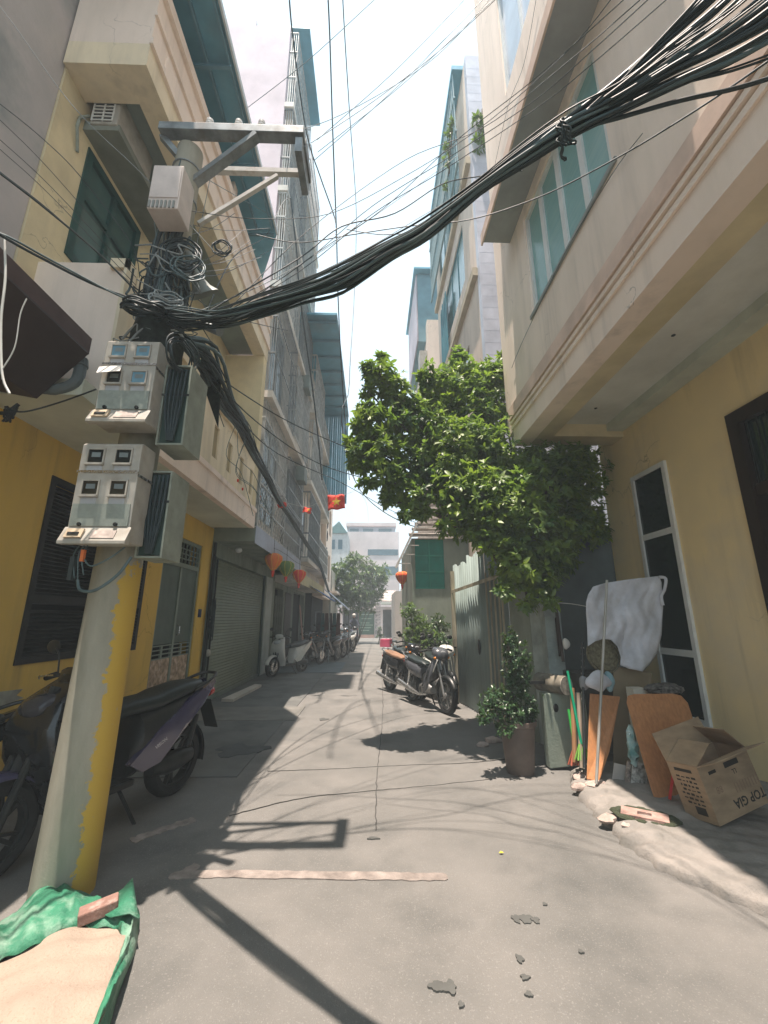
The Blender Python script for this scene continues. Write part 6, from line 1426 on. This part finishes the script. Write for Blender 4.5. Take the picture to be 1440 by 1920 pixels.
fr.sort(key=lambda f: np.linalg.norm(f[0]-np.array([0,0,1.5])))
big = fr[:2400:8]; bigids = set(id(f) for f in big); rest = [f for f in fr if id(f) not in bigids]
leaf_mesh(rest, 'foliage', m_leaf, tr)
lm = bpy.data.meshes.new('leaf'); lm.from_pydata(LT.tolist(), [], LFACES); lm.materials.append(m_leaf); lm.polygons.foreach_set('use_smooth', [True]*len(lm.polygons))
for p, x, y, z, s in big:
    o = bpy.data.objects.new('leaf', lm); COL.objects.link(o); o.parent = tr
    Mx = Matrix(((x[0]*s,y[0]*s,z[0]*s,p[0]-2.35),(x[1]*s,y[1]*s,z[1]*s,p[1]-6.35),(x[2]*s,y[2]*s,z[2]*s,p[2]),(0,0,0,1))); o.matrix_local = Mx
g = MB(); g.tube(smoothpath([(2.35,6.35,0),(2.3,6.3,1.0),(2.2,6.2,2.0),(2.1,6.1,2.8)], 4), [0.12,0.118,0.115,0.112,0.11,0.108,0.105,0.1,0.098,0.095,0.09,0.088,0.085], 12)
g.build('trunk', m_bark, tr, smooth=True)
for c, r in crown[::2]:
    g = MB(); a = Vector((2.2,6.2,2.0+0.3*random.random())); b = Vector(c); m_ = (a+b)/2+Vector((0,0,0.25)); P_ = smoothpath([a,m_,b], 6)
    g.tube(P_, [0.045-0.035*i/(len(P_)-1) for i in range(len(P_))], 7); g.build('branch', m_bark, tr, smooth=True)
# ---- potted clipped bush
pt = thing('plant_pot', 'tall brown glazed plant pot at the pavement tip', 'plant pot', (1.5,4.66,0))
g = MB(); g.lathe([(0.0,0.0),(0.13,0.0),(0.135,0.02),(0.175,0.44),(0.195,0.45),(0.195,0.49),(0.175,0.49),(0.165,0.45),(0.0,0.44)], (1.5,4.66,0.0), n=28); g.build('pot', m_pot, pt, smooth=True, ang=35)
g = MB(); g.lathe([(0.0,0.455),(0.165,0.45)], (1.5,4.66,0.0), n=20); g.build('soil', m_soil, pt)
bs = thing('potted_bush', 'dark small-leaved bush in two clipped tiers growing in the brown pot', 'bush', (1.5,4.66,0.45))
bb = [bl(*q) for q in [(955,1195,4.62,15),(962,1218,4.62,22),(972,1240,4.62,24),(958,1258,4.62,20),(975,1270,4.62,18),(968,1290,4.62,22),(935,1312,4.6,28),(978,1318,4.62,30),(915,1332,4.55,20),(955,1342,4.58,28),(905,1345,4.5,13),(990,1335,4.65,20),(945,1365,4.5,18)]]
leaf_mesh(gen_leaves(bb, 0.042, 8, per=8, dens=1.2, droop=0.1, inner=0.3), 'foliage', m_leafb, bs)
g = MB(); g.tube(smoothpath([(1.5,4.66,0.45),(1.48,4.66,0.8),(1.46,4.64,1.2),PY(958,1205,4.62)], 4), 0.018, 8); g.build('stem', m_bark, bs)
for k in range(5): g = MB(); a = Vector((1.49,4.66,0.5+0.05*k)); g.tube([a, Vector(bb[6+k][0])], 0.008, 6); g.build('branch', m_bark, bs)
for k, (px, py) in enumerate(((905,1368),(925,1358))):    # yellow-tipped trailing sprays
    pass
# ---- bushes in front of the shed
def bush(name, label, blobs, size, seed, mat, base, dens=1.0, stem=True, cat='bush', per=7, group=None, kind='stuff', simple=False):
    t = thing(name, label, cat, base, group=group)
    leaf_mesh(gen_leaves(blobs, size, seed, per=per, dens=dens, droop=0.2, inner=0.35), 'foliage', mat, t, simple=simple)
    for c, r in blobs[:4]:
        g = MB(); g.tube([base, (Vector(base)+Vector(c))/2+Vector((0.03,0,0)), c], [0.03,0.02,0.008], 6); g.build('stem', m_bark, t)
    return t
bush('leafy_bush', 'bright leafy bush in front of the green window shed', [bl(*q) for q in [(770,1148,9.7,18),(785,1165,9.6,24),(772,1190,9.6,20),(800,1195,9.5,24),(785,1215,9.5,22)]], 0.075, 11, m_leafc, (1.0,9.6,0))
bush('leafy_bush', 'darker bush at the shed wall, right of the bright one', [bl(*q) for q in [(822,1165,9.7,16),(828,1185,9.6,20),(815,1205,9.5,18),(835,1205,9.4,16)]], 0.07, 12, m_leafb, (1.5,9.6,0))
bush('far_tree', 'round green tree over the shop roof at the alley end', [bl(*q) for q in [(650,1075,27,26),(675,1065,27,28),(702,1080,27,26),(718,1080,27,15),(640,1100,27,26),(665,1105,27,30),(690,1112,27,28),(660,1048,27,14),(708,1102,27,20),(632,1070,27,15),(645,1125,27,22),(675,1128,27,22),(630,1110,27,18),(690,1130,27,16)]], 0.25, 13, leafmat('deep_green_leaf', (0.03,0.07,0.03), (0.1,0.16,0.04), 0.45, 0.2), (-0.9,27.5,0), dens=1.5, cat='tree', per=8, simple=True)
bush('street_shrub', 'small shrub beside the stone pillar at the alley end', [bl(*q) for q in [(712,1190,26,7),(712,1180,26,5)]], 0.12, 14, m_leafb, (0.4,26.2,0), simple=True)
bush('balcony_plant', 'trailing plant hanging from the top right balcony', [bl(*q) for q in [(898,225,7.7,8),(903,240,7.7,9),(898,262,7.7,7),(902,275,7.7,6)]], 0.16, 15, m_leafc, tuple(PY(905,205,7.75)), cat='plant', simple=True)
bush('balcony_plant', 'climbing plant on the teal balcony of the peach house', [bl(*q) for q in [(842,250,8.6,8),(840,275,8.8,9),(838,300,9.0,7),(846,230,8.4,6),(840,350,9.5,7)]], 0.13, 16, m_leafc, tuple(PY(842,330,9.2)), cat='plant', simple=True)
bush('climbing_plant', 'yellow-green creeper rising by the corner of the cream house', [bl(*q) for q in [(935,690,6.0,12),(925,715,6.0,18),(940,665,6.0,7),(905,735,6.0,16)]], 0.09, 18, M('x', (0,0,0)) if False else leafmat('yellow_green_leaf', (0.12,0.22,0.02), (0.24,0.34,0.03), 0.4, 0.4), (2.3,6.2,2.2), cat='plant')

# ================================================================ CLUTTER on the right pavement
ZP = 0.12
a = PY(1018,1302,4.72); b = PY(1092,1298,4.78)
t = thing('concrete_slab', 'upright chipped concrete slab with a hole, under the log', 'slab', (a.x+0.2, 4.75, ZP))
g = MB(); g.prism([(a.x,4.70,0.02),(a.x+0.46,4.70,0.06),(a.x+0.45,4.72,a.z),(a.x,4.72,a.z+0.01)], (0,0.12,0)); g.build('slab', m_mossy, t, bevel=0.01)
g = MB(); g.ball((a.x+0.12,4.705,a.z-0.13), 0.035, (0.8,0.3,1.2), 10, 6); g.build('hole', m_void, t)
g = MB(); c = Vector((a.x+0.08,4.75,a.z+0.1)); g.tube([c+Vector((-0.02,0.2,0)), c+Vector((0.14,-0.12,0.0))], 0.095, 18); o = g.build('log', M('weathered_log', (0.2,0.18,0.14), 0.9, scale=9, var=0.3), smooth=True, loc=c); tag(o, 'short weathered log resting on the chipped concrete slab', 'log')
g = MB(); g.tube([c+Vector((0.14,-0.12,0)), c+Vector((0.143,-0.126,0))], 0.094, 18); e = g.build('cut_end', M('pale_cut_wood', (0.42,0.38,0.32), 0.9, scale=20, var=0.3), o)
g = MB(); g.bar(c+Vector((-0.3,-0.05,0.02)), c+Vector((-0.05,-0.02,0.02)), 0.03, 0.03); tag(g.build('iron_bolt', m_dkmetal, loc=c), 'dark iron bar sticking out left of the log', 'bar')
def stick(p0, p1, r, name, label, mat, cat, parts=None):
    g = MB(); g.tube([p0, (Vector(p0)+Vector(p1))/2, p1], r, 8); o = g.build(name, mat, smooth=True, loc=p0); return tag(o, label, cat)
# brooms
def broom(p0, p1, hcol, brc, label):
    t = thing('broom', label, 'broom', p0); p0 = Vector(p0); p1 = Vector(p1); d = (p0-p1).normalized()
    g = MB(); g.tube([p1, p0], 0.013, 8); g.build('handle', hcol, t, smooth=True)
    g = MB(); rr = random.Random(2)
    for i in range(26):
        x = (i/25-0.5); g.bar(p0+Vector((x*0.04,0,0)), p0+d*0.13+Vector((x*0.16, rr.uniform(-0.02,0.02), 0)), 0.008, 0.008)
    g.build('bristles', brc, t)
    return t
broom(PY(1090,1395,4.3), PY(1064,1258,4.5), M('green_plastic', (0.0,0.24,0.12), 0.35), M('lime_bristles', (0.16,0.36,0.06), 0.7), 'broom with green handle and lime bristles, nearest the slab')
broom(PY(1078,1405,4.35), PY(1066,1330,4.45), M('green_plastic2', (0.03,0.3,0.05), 0.35), M('red_bristles', (0.36,0.09,0.05), 0.7), 'short broom with red bristles beside the green broom')
stick(PY(1078,1430,4.3), PY(1073,1290,4.5), 0.022, 'wooden_stick', 'brown wooden stick just right of the green broom', M('brown_stick', (0.25,0.13,0.06), 0.8), 'stick')
stick(PY(1090,1440,4.25), PY(1085,1300,4.45), 0.02, 'wooden_stick', 'grey-brown stick between the brown stick and the plank', M('greybrown_stick', (0.26,0.21,0.16), 0.8), 'stick')
t = thing('curtain_rod', 'patterned dark rod with light bands standing left of the orange plank', 'rod', PY(1096,1440,4.2))
g = MB(); g.tube([PY(1096,1440,4.2), PY(1092,1205,4.5)], 0.014, 8); g.build('rod', m_dkmetal, t)
for i in range(9):
    p = PY(1092.3+0.1*i,1215+12*i,4.488-0.015*i); g = MB(); g.ball(p, 0.017, (1,1,0.9), 8, 6); g.build('band', M('pale_band', (0.5,0.48,0.44), 0.6), t)
pl0, pl1 = PZ(1118,1470,ZP), PY(1138,1088,4.36)
stick(pl0, pl1, 0.0135, 'metal_pole', 'long grey metal pole propping up the white sheet', M('pole_grey', (0.38,0.36,0.32), 0.4, metal=0.3), 'pole')
# orange plank, leaning
def board(pts, th, name, label, mat, cat='board'):
    g = MB(); g.slab(pts, th); o = g.build(name, mat, bevel=0.004, loc=pts[0]); return tag(o, label, cat)
board([PY(1100,1460,4.12), PY(1123,1466,4.08), PY(1143,1408,4.18), PY(1163,1306,4.36), PY(1106,1300,4.38)], -0.022, 'plank', 'narrow orange-brown wooden plank standing on its tapered end behind the grey pole', m_orboard, 'plank')
def roundrect(px, Ytop, Ybot):
    pass
zt_ = 1.0
q = [(1228,1497),(1222,1480),(1176,1318),(1178,1305),(1190,1302),(1262,1301),(1278,1305),(1290,1318),(1312,1385),(1330,1470),(1336,1490),(1330,1498)]
board([PY(x, y, 3.78+(1497-y)/195*0.32) for x, y in q], -0.018, 'tabletop_board', 'large orange-brown rounded tabletop board leaning behind the cardboard box', m_orboard, 'board')
board([PY(x, y, 4.46+(1440-y)/195*0.16) for x, y in [(1150,1446),(1212,1450),(1218,1420),(1222,1262),(1150,1248)]], -0.006, 'cardboard_sheet', 'tall flattened brown cardboard sheet between the two orange boards', M('dull_cardboard', (0.24,0.19,0.12), 0.85, scale=3), 'cardboard')
board([PY(x, y, 4.02+(1490-y)/80*0.05) for x, y in [(1182,1490),(1214,1497),(1214,1438),(1195,1425),(1186,1432)]], -0.008, 'tile', 'pale speckled floor tile leaning low against the big orange board', M('speckled_tile', (0.5,0.5,0.47), 0.5, scale=30, var=0.4), 'tile')
board([PY(x, y, 4.1+(1480-y)/80*0.05) for x, y in [(1146,1478),(1168,1485),(1176,1436),(1152,1430)]], -0.008, 'tile', 'plain grey tile leaning just left of the speckled one', M('plain_grey_tile', (0.42,0.4,0.37), 0.5), 'tile')
board([PY(x, y, 4.04+(1490-y)/80*0.05) for x, y in [(1172,1486),(1181,1490),(1184,1430),(1177,1426)]], -0.02, 'tile', 'thin stack of tile edges between the grey tile and the speckled one', M('tile_edge', (0.36,0.3,0.26), 0.6, scale=30, var=0.5), 'tile')
# crumpled teal-white plastic bag over the tiles
g = MB(); rr = random.Random(3); c = PY(1186,1398,4.05)
g.ball(c, 0.085, (0.55,0.35,1.9), 12, 12); g.v = [v+Vector((rr.uniform(-.015,.015), rr.uniform(-.015,.015), rr.uniform(-.015,.015))) for v in g.v]
tag(g.build('plastic_bag', M('teal_white_bag', (0.5,0.6,0.58), 0.4, col2=(0.04,0.25,0.26), scale=7), smooth=True, loc=c), 'crumpled teal and white plastic bag above the leaning tiles', 'bag')
# white sheet hung over the line, irregular outline, thick hem folds
out = [(1103,1115),(1112,1100),(1135,1093),(1180,1086),(1236,1080),(1240,1092),(1243,1140),(1240,1190),(1232,1225),(1218,1246),(1205,1259),(1180,1254),(1163,1247),(1164,1232),(1158,1212),(1146,1200),(1130,1198),(1115,1203),(1102,1212),(1101,1180),(1099,1150),(1099,1130)]
cx_, cy_ = 1172, 1150
def sheetY(px, py): return 4.5 - 0.024*math.sin((px-1100)/13.0+0.9*math.sin(py*0.03)) - 0.014*math.sin((px+0.6*py)/9.0+1.3*math.sin(px*0.05)) - 0.012*math.sin((py-1080-0.5*px)/14.0) - 0.008*math.sin(px*0.31+math.sin(py*0.09)*2)
N_ = len(out); vs = []; fs = []
rings = 18; per_ = 110
def outp(k):
    s_ = k/per_*N_; i = int(s_) % N_; f = s_-int(s_); a_, b_ = out[i], out[(i+1) % N_]; return (a_[0]+(b_[0]-a_[0])*f, a_[1]+(b_[1]-a_[1])*f)
for r_ in range(rings+1):
    for k in range(per_):
        x, y = outp(k); f = r_/rings; X_, Y_ = cx_+(x-cx_)*f, cy_+(y-cy_)*f; vs.append(PY(X_, Y_, sheetY(X_, Y_)))
for r_ in range(rings):
    for k in range(per_): fs.append((r_*per_+k, r_*per_+(k+1) % per_, (r_+1)*per_+(k+1) % per_, (r_+1)*per_+k))
g = MB(); g.add(vs, fs); t = thing('white_sheet', 'rumpled white cloth hung over a pole in front of the narrow window', 'cloth', PY(1172,1250,4.5)); g.build('cloth', m_cloth, t, smooth=True, solid=0.006, ang=80)
g = MB(); g.tube(smoothpath([PY(1236,1082,4.5), PY(1248,1085,4.5), PY(1246,1105,4.5), PY(1240,1118,4.5), PY(1243,1135,4.5)], 5), 0.016, 8); g.build('hem_knot', m_cloth, t, smooth=True)
# wicker winnowing tray
c = PY(1131,1228,4.62)
t = thing('woven_tray', 'round flat woven bamboo tray below the white cloth', 'tray', c)
g = MB(); g.lathe([(0,0.02),(0.16,0.02),(0.172,0.0),(0.18,-0.02),(0.172,-0.02),(0.155,0.008),(0,0.006)], c, (0.1,-1,0.15), 30); g.build('woven_disc', M('dull_wicker', (0.2,0.18,0.11), 0.8, scale=40, var=0.3, bump=0.5, bscale=160), t, smooth=True, ang=50)
g = MB(); g.torus(c+Vector((0.0,-0.015,0)), 0.178, 0.008, (0.1,-1,0.15), 30); g.build('rim', M('dull_wicker', (0.2,0.18,0.11)), t, smooth=True)
# rags tied round the pole
def rag(px, py, Y, r, sc, mat, label, seed):
    c = PY(px, py, Y); rr = random.Random(seed); g = MB(); g.ball(c, r, sc, 18, 14)
    g.v = [c+(v-c)*(1+0.13*math.sin((v-c).x*45+seed)+0.12*math.sin((v-c).z*38+(v-c).x*30)+rr.uniform(-.03,.03)) for v in g.v]
    return tag(g.build('rag', mat, smooth=True, ang=70, loc=c), label, 'rag')
rag(1124,1276,4.3,0.1,(1.2,0.5,0.9),m_cloth,'white rag knotted round the grey pole below the woven tray',1)
rag(1143,1278,4.33,0.07,(0.7,0.6,1.2),M('blue_white_rag', (0.2,0.33,0.38), 0.9, scale=10),'small blue-grey rag right behind the white one',2)
rag(1097,1282,4.4,0.07,(0.8,0.6,0.9),M('grey_rag', (0.28,0.29,0.31), 0.9),'grey rag on the patterned rod',3)
rag(1062,1208,5.0,0.055,(0.75,0.4,1.2),M('offwhite_rag', (0.7,0.66,0.6), 0.9),'little off-white scrap hanging on the grey end wall',4)
# dark basket and clay things along the window foot
c = PY(1245,1292,4.25); g = MB(); g.ball(c, 0.15, (1.25,0.8,0.32), 20, 10); rr = random.Random(8); g.v = [v+Vector((rr.uniform(-.012,.012),)*3) for v in g.v]
tag(g.build('netting_heap', M('grey_net', (0.16,0.15,0.14), 0.9, scale=30, var=0.5), smooth=True, loc=c), 'heap of grey netting on top behind the big orange board', 'netting')
o = B(PY(1188,1300,4.3).x, PY(1213,1300,4.3).x, 4.3, 4.42, 0.14, PY(1200,1291,4.3).z).build('foam_block', M('offwhite_foam', (0.6,0.58,0.5), 0.8), loc=(2.6,4.3,0.14)); tag(o, 'off-white foam block peeping up left of the netting heap', 'foam block')
o = B(2.3,3.0,4.8,5.3,0.13,0.9).build('dark_crate', M('dull_dark_crate', (0.05,0.05,0.045), 0.8, scale=4, var=0.3), loc=(2.65,5,0.13)); tag(o, 'dark crate in the shadow behind the cardboard sheet', 'crate')
g = MB(); g.bar(PY(1040,1120,5.3), PY(1056,1240,5.0), 0.03, 0.02); g.bar(PY(1036,1090,5.4), PY(1052,1230,5.2), 0.05, 0.05); tag(g.build('leaning_board', M('dark_branch', (0.05,0.035,0.03), 0.9), loc=PY(1050,1240,5.0)), 'dark pieces of timber leaning between the old wall and grey end wall', 'timber')
# red plastic stool under the box
c = Vector((2.52,3.55,0.12))
t = thing('red_stool', 'low red plastic stool tucked under the cardboard box', 'stool', c)
g = MB(); g.box(c.x-0.13,c.x+0.13,c.y-0.12,c.y+0.12,0.36,0.385); g.build('seat', m_redpl, t, bevel=0.01)
for sx, sy in ((-1,-1),(1,-1),(-1,1),(1,1)):
    g = MB(); g.bar((c.x+sx*0.11,c.y+sy*0.1,0.36),(c.x+sx*0.16,c.y+sy*0.14,0.12),0.035,0.02); g.build('leg', m_redpl, t)
# cardboard box
P0 = PZ(1350,1550,0.13)
Mb = Matrix.Translation(P0) @ Matrix.Rotation(R(14), 4, 'Z') @ Matrix.Rotation(R(-11), 4, 'Y') @ Matrix.Rotation(R(-7), 4, 'X')
w_, d__, h_ = 0.5, 0.25, 0.36
t = thing('cardboard_box', 'open cardboard box with upside-down black printing and splayed flaps', 'box', P0)
th = 0.006
g = MB(); g.T = Mb; g.box(0,w_,0,th,0,h_); g.box(0,w_,d__-th,d__,0,h_); g.box(0,th,th,d__-th,0,h_); g.box(w_-th,w_,th,d__-th,0,h_); g.box(th,w_-th,th,d__-th,0,th); g.build('carton', m_cardb, t)
def flap(M0, w, l, ang, name='flap'):
    g = MB(); g.T = Mb @ M0 @ Matrix.Rotation(ang, 4, 'X'); g.box(0,w,-th/2,th/2,0.002,l); return g.build(name, m_cardb, t)
flap(Matrix.Translation((0,0,h_)), w_, 0.17, R(-78) if False else R(-80) if False else R(72))
flap(Matrix.Translation((0,d__,h_)), w_, 0.19, R(-12))
flap(Matrix.Translation((0,d__,h_)) @ Matrix.Rotation(R(-90), 4, 'Z'), d__, 0.22, R(-62))
flap(Matrix.Translation((w_,0,h_)) @ Matrix.Rotation(R(90), 4, 'Z'), d__, 0.2, R(-40))
def printed(txt, Mx, size, mat, parent, base, name='printed_text', align='CENTER', bold=0.0):
    cu = bpy.data.curves.new(name, 'FONT'); cu.body = txt; cu.size = size; cu.align_x = align; cu.align_y = 'CENTER'; cu.extrude = 0.0006; cu.offset = bold; cu.resolution_u = 2
    o = bpy.data.objects.new(name, cu); COL.objects.link(o)
    bpy.context.view_layer.update(); dg = bpy.context.evaluated_depsgraph_get()
    me = bpy.data.meshes.new_from_object(o.evaluated_get(dg)); bpy.data.objects.remove(o)
    me.transform(Matrix.Translation(-Vector(base)) @ Mx); me.materials.clear(); me.materials.append(mat)
    o = bpy.data.objects.new(name, me); COL.objects.link(o); o.parent = parent; return o
face = Mb @ Matrix.Translation((0,-0.0015,0)) @ Matrix.Rotation(R(90), 4, 'X')      # text x->box x, y->box z
flipp = Matrix.Rotation(R(180), 4, 'Z')
printed('TOP GIA', face @ Matrix.Translation((0.35,0.075,0)) @ flipp, 0.08, m_ink, t, P0, bold=0.0015)
g = MB(); g.T = Mb
g.box(0.24,0.38,-0.0018,-0.0005,0.29,0.325); g.box(0.08,0.15,-0.0018,-0.0005,0.29,0.31); g.build('print_block', m_ink, t)
printed('LL', face @ Matrix.Translation((0.31,0.255,0)) @ flipp, 0.045, m_ink, t, P0)
printed('88', face @ Matrix.Translation((0.12,0.19,0)) @ flipp, 0.06, M('faded_print', (0.3,0.2,0.13), 0.9), t, P0)
g = MB(); g.T = Mb
for i in range(9): g.box(0.26+0.028*i,0.268+0.028*i,-0.0018,-0.0005,0.13,0.19)
g.build('print_lines', M('faded_print', (0.3,0.2,0.13)), t)
side = Mb @ Matrix.Translation((-0.0015,0,0)) @ Matrix.Rotation(R(-90), 4, 'Z') @ Matrix.Rotation(R(90), 4, 'X')
g = MB(); g.T = Mb; rr = random.Random(6)
g.box(-0.0018,-0.0005,0.06,0.2,0.31,0.33)
for i in range(7):
    y_ = 0.05
    while y_ < 0.19:
        l_ = rr.uniform(0.01,0.035); g.box(-0.0018,-0.0005,y_,min(0.21,y_+l_),0.1+0.028*i+rr.uniform(0,0.004),0.108+0.028*i+rr.uniform(0,0.008)); y_ += l_+0.012
g.box(-0.0018,-0.0005,0.06,0.14,0.04,0.09); g.build('print_block', m_ink, t)

# ================================================================ sack of sand on green tarpaulin, bottom left
ro = [(258,1740),(254,1700),(247,1676),(222,1688),(190,1700),(150,1688),(120,1670),(92,1664),(60,1685),(25,1722),(-20,1765),(-90,1830),(-200,2000),(-150,2250),(60,2300),(130,2120),(195,1950),(225,1870),(246,1800)]
ri = [(236,1764),(232,1752),(214,1744),(188,1738),(165,1735),(140,1737),(110,1748),(75,1765),(40,1782),(0,1802),(-40,1830),(-100,1880),(-160,2010),(-110,2190),(50,2220),(110,2080),(172,1940),(200,1870),(222,1805)]
ro3 = [PZ(x, y, 0.01) for x, y in ro]; ri3 = [PZ(x, y, 0.11) for x, y in ri]
t = thing('sand_on_tarpaulin', 'green tarpaulin folded up round a heap of pale sand', 'tarpaulin', (ri3[8].x, ri3[8].y, 0))
RO = smoothpath(ro3+[ro3[0]], 5)[:-1]; RI = smoothpath(ri3+[ri3[0]], 5)[:-1]; n = len(RO); K = 9
rr = random.Random(31); wob = [rr.uniform(-1,1) for _ in range(n)]; wob = [(wob[i-3]+wob[i-2]+wob[i-1]+wob[i]+wob[(i+1) % n]+wob[(i+2) % n]+wob[(i+3) % n])/4 for i in range(n)]
vs = []
for k in range(K+1):
    f = k/K
    for i in range(n):
        p = RO[i].lerp(RI[i], f); hump = 0.17*math.sin(min(1.0, f*1.15)*math.pi)**0.8 if f < 0.87 else 0.17*math.sin(1.0*math.pi)
        hh = 0.065*math.sin(f*math.pi)**0.7*(1+0.45*wob[i]) + 0.02 + 0.085*f
        vs.append((p.x+0.008*math.sin(i*0.5+k), p.y+0.008*math.cos(i*0.4+k*0.9), max(0.012, hh+0.008*math.sin(i*0.8+k*1.1))))
fs = [(k*n+i, k*n+(i+1) % n, (k+1)*n+(i+1) % n, (k+1)*n+i) for k in range(K) for i in range(n)]
g = MB(); g.add(vs, fs); g.build('tarpaulin', m_tarp, t, smooth=True, ang=50, solid=0.004)
cx = sum(p.x for p in RI)/n; cy = sum(p.y for p in RI)/n; vs = []; K = 14
for k in range(K+1):
    f = k/K
    for i in range(n):
        x = RI[i].x+(cx-RI[i].x)*f; y = RI[i].y+(cy-RI[i].y)*f; x += (RI[i].x-cx)*0.05*(1-f); y += (RI[i].y-cy)*0.05*(1-f)
        vs.append((x, y, 0.10+0.05*math.sin(min(1, f*1.2)*math.pi/2)+0.008*math.sin(x*23+y*9)+0.006*math.sin(y*41-x*13)))
fs = [(k*n+i, k*n+(i+1) % n, (k+1)*n+(i+1) % n, (k+1)*n+i) for k in range(K) for i in range(n)]
g = MB(); g.add(vs, fs); o = g.build('sand_heap', m_sand, smooth=True, loc=(cx, cy, 0.1)); tag(o, 'heap of fine pale sand held in the green tarpaulin', 'sand')
# separate raised corner fold
A0 = [PZ(x, y, 0.1) for x, y in [(186,1728),(245,1676),(258,1738),(240,1742),(205,1742)]]
g = MB(); g.add([A0[0]+Vector((0,0,0.03)), A0[1]+Vector((0,0,0.07)), A0[2]+Vector((0,0,0.03)), A0[3]+Vector((0,0,0.06)), A0[4]+Vector((0,0,0.045))], [(0,1,4),(1,3,4),(1,2,3)]); g.build('corner_fold', m_tarp, t, solid=0.005, smooth=True)
c = PZ(186,1700,0.16)
g = MB(); g.T = Matrix.Translation((c.x, c.y, 0.15)) @ Matrix.Rotation(R(28), 4, 'Z') @ Matrix.Rotation(R(-8), 4, 'Y'); g.box(-0.08,0.08,-0.04,0.04,-0.025,0.025)
tag(g.build('clay_brick', m_brick, bevel=0.006, loc=(c.x, c.y, 0.13)), 'single reddish brick weighing down the tarpaulin at the foot of the pole', 'brick')

# tarpaulin awning and clothes rack down the left row
t = thing('shop_awning', 'blue and white tarpaulin awning over the far left shopfront', 'awning', (-1.9,17.5,2.4))
g = MB(); g.grid(8, 4, lambda u, v: (-2.5+1.0*v, 15.2+2.6*u, 2.8-0.6*v-0.06*math.sin(u*math.pi)*v)); g.build('tarpaulin', M('blue_tarp', (0.07,0.13,0.36), 0.5), t, smooth=True, solid=0.01)
g = MB(); g.grid(6, 4, lambda u, v: (-1.75+0.85*v, 15.6+1.8*u, 2.55-0.7*v-0.05*math.sin(u*math.pi))); g.build('white_panel', M('white_tarp', (0.6,0.65,0.75), 0.5), t, smooth=True, solid=0.01)
for a_ in ((-1.5,15.3,2.2),(-0.92,17.3,1.85)): g = MB(); g.tube([a_,(a_[0],a_[1],0)], 0.02, 6); g.build('post', m_steel, t)
t = thing('clothes_rack', 'rack of dark hanging clothes beneath the blue awning', 'clothes rack', (-1.75,18.2,0))
g = MB(); g.tube([(-2.2,16.9,0),(-2.2,16.9,1.75),(-1.25,16.9,1.75),(-1.25,16.9,0)], 0.015, 6); g.build('rack', m_steel, t)
for i in range(6):
    g = MB(); x = -2.12+0.15*i; g.prism([(x,16.75,1.7),(x+0.12,16.75,1.7),(x+0.16,16.73,0.6+0.1*(i%3)),(x-0.02,16.73,0.6+0.1*(i%3))], (0,0.05,0)); g.build('garment', [M('black_garment', (0.015,0.015,0.02), 0.9), M('teal_garment', (0.02,0.08,0.09), 0.9), M('brown_garment', (0.08,0.03,0.02), 0.9)][i % 3], t)
g = MB(); g.bar((-2.35,14.0,1.9), (-2.0,13.4,0.0), 0.16, 0.03, (1,0,0)); tag(g.build('leaning_plank', M('reddish_plank', (0.33,0.2,0.16), 0.8), loc=(-2.0,13.4,0)), 'reddish plank leaning at the dark door behind the white scooter', 'plank')
g = MB(); a = PZ(415,1316,0.02); b = PZ(478,1287,0.02); g.T = Matrix.Identity(4); g.prism([(a.x,a.y,0.022),(a.x+0.22,a.y-0.05,0.022),(b.x+0.17,b.y-0.1,0.022),(b.x,b.y,0.022)], (0,0,0.05)); tag(g.build('threshold_plank', M('pale_plank', (0.5,0.46,0.4), 0.8), loc=(a.x,a.y,0.02)), 'pale plank lying as a ramp at the foot of the roller shutter', 'plank')
# cable clutter strip between the yellow house and the shutter
t = thing('pipe_and_meter_strip', 'vertical strip of pipes and tangled wires between the yellow wall and the roller shutter', 'pipes', (-3.0,7.95,0))
g = MB(); g.tube([(-2.98,7.93,0.1),(-2.98,7.93,2.9)], 0.03, 8); g.tube([(-2.95,8.05,0.1),(-2.95,8.05,2.6)], 0.018, 8); g.build('pipe', m_dkmetal, t)
g = MB(); rr = random.Random(4)
for i in range(8): g.tube(smoothpath([(-2.95+rr.uniform(0,.08),7.9+rr.uniform(-.05,.1),1.4+rr.uniform(-.3,.5)) for _ in range(4)], 4), 0.008, 5)
g.build('wire_tangle', m_cable, t)
for z in (1.5,0.9,0.35): g = MB(); g.ball((-2.94,7.98,z), 0.05, (1,1,1.3), 8, 6); g.build('junction', m_plast, t)

# model lettering on the near side panel of the purple scooter
s0 = [o for o in COL.objects if o.get('label') == 'dark purple and black scooter parked behind the yellow pole'][0]
Mt = Matrix.Translation((-0.27,0.2155,0.495)) @ Matrix.Rotation(R(180), 4, 'Z') @ Matrix.Rotation(R(90), 4, 'X') @ Matrix.Rotation(R(-40) if False else R(22), 4, 'Z')
printed('VISION', Mt, 0.035, M('silver_lettering', (0.5,0.5,0.55), 0.3, metal=0.5), s0, (0,0,0), name='lettering', bold=0.0005)

# ================================================================ thin humid haze filling the alley
hm = bpy.data.materials.new('haze_air'); hm.use_nodes = True; ht = hm.node_tree; ht.nodes.clear()
hv = ht.nodes.new('ShaderNodeVolumePrincipled'); hv.inputs['Color'].default_value = (0.8, 0.93, 1.0, 1); hv.inputs['Density'].default_value = 0.0065; hv.inputs['Anisotropy'].default_value = 0.0
ho = ht.nodes.new('ShaderNodeOutputMaterial'); ht.links.new(hv.outputs[0], ho.inputs['Volume'])
hz = B(-121, 121, -41, 161, -1.0, 22.0).build('haze', hm); hz['kind'] = 'stuff'
SC.cycles.volume_bounces = 0
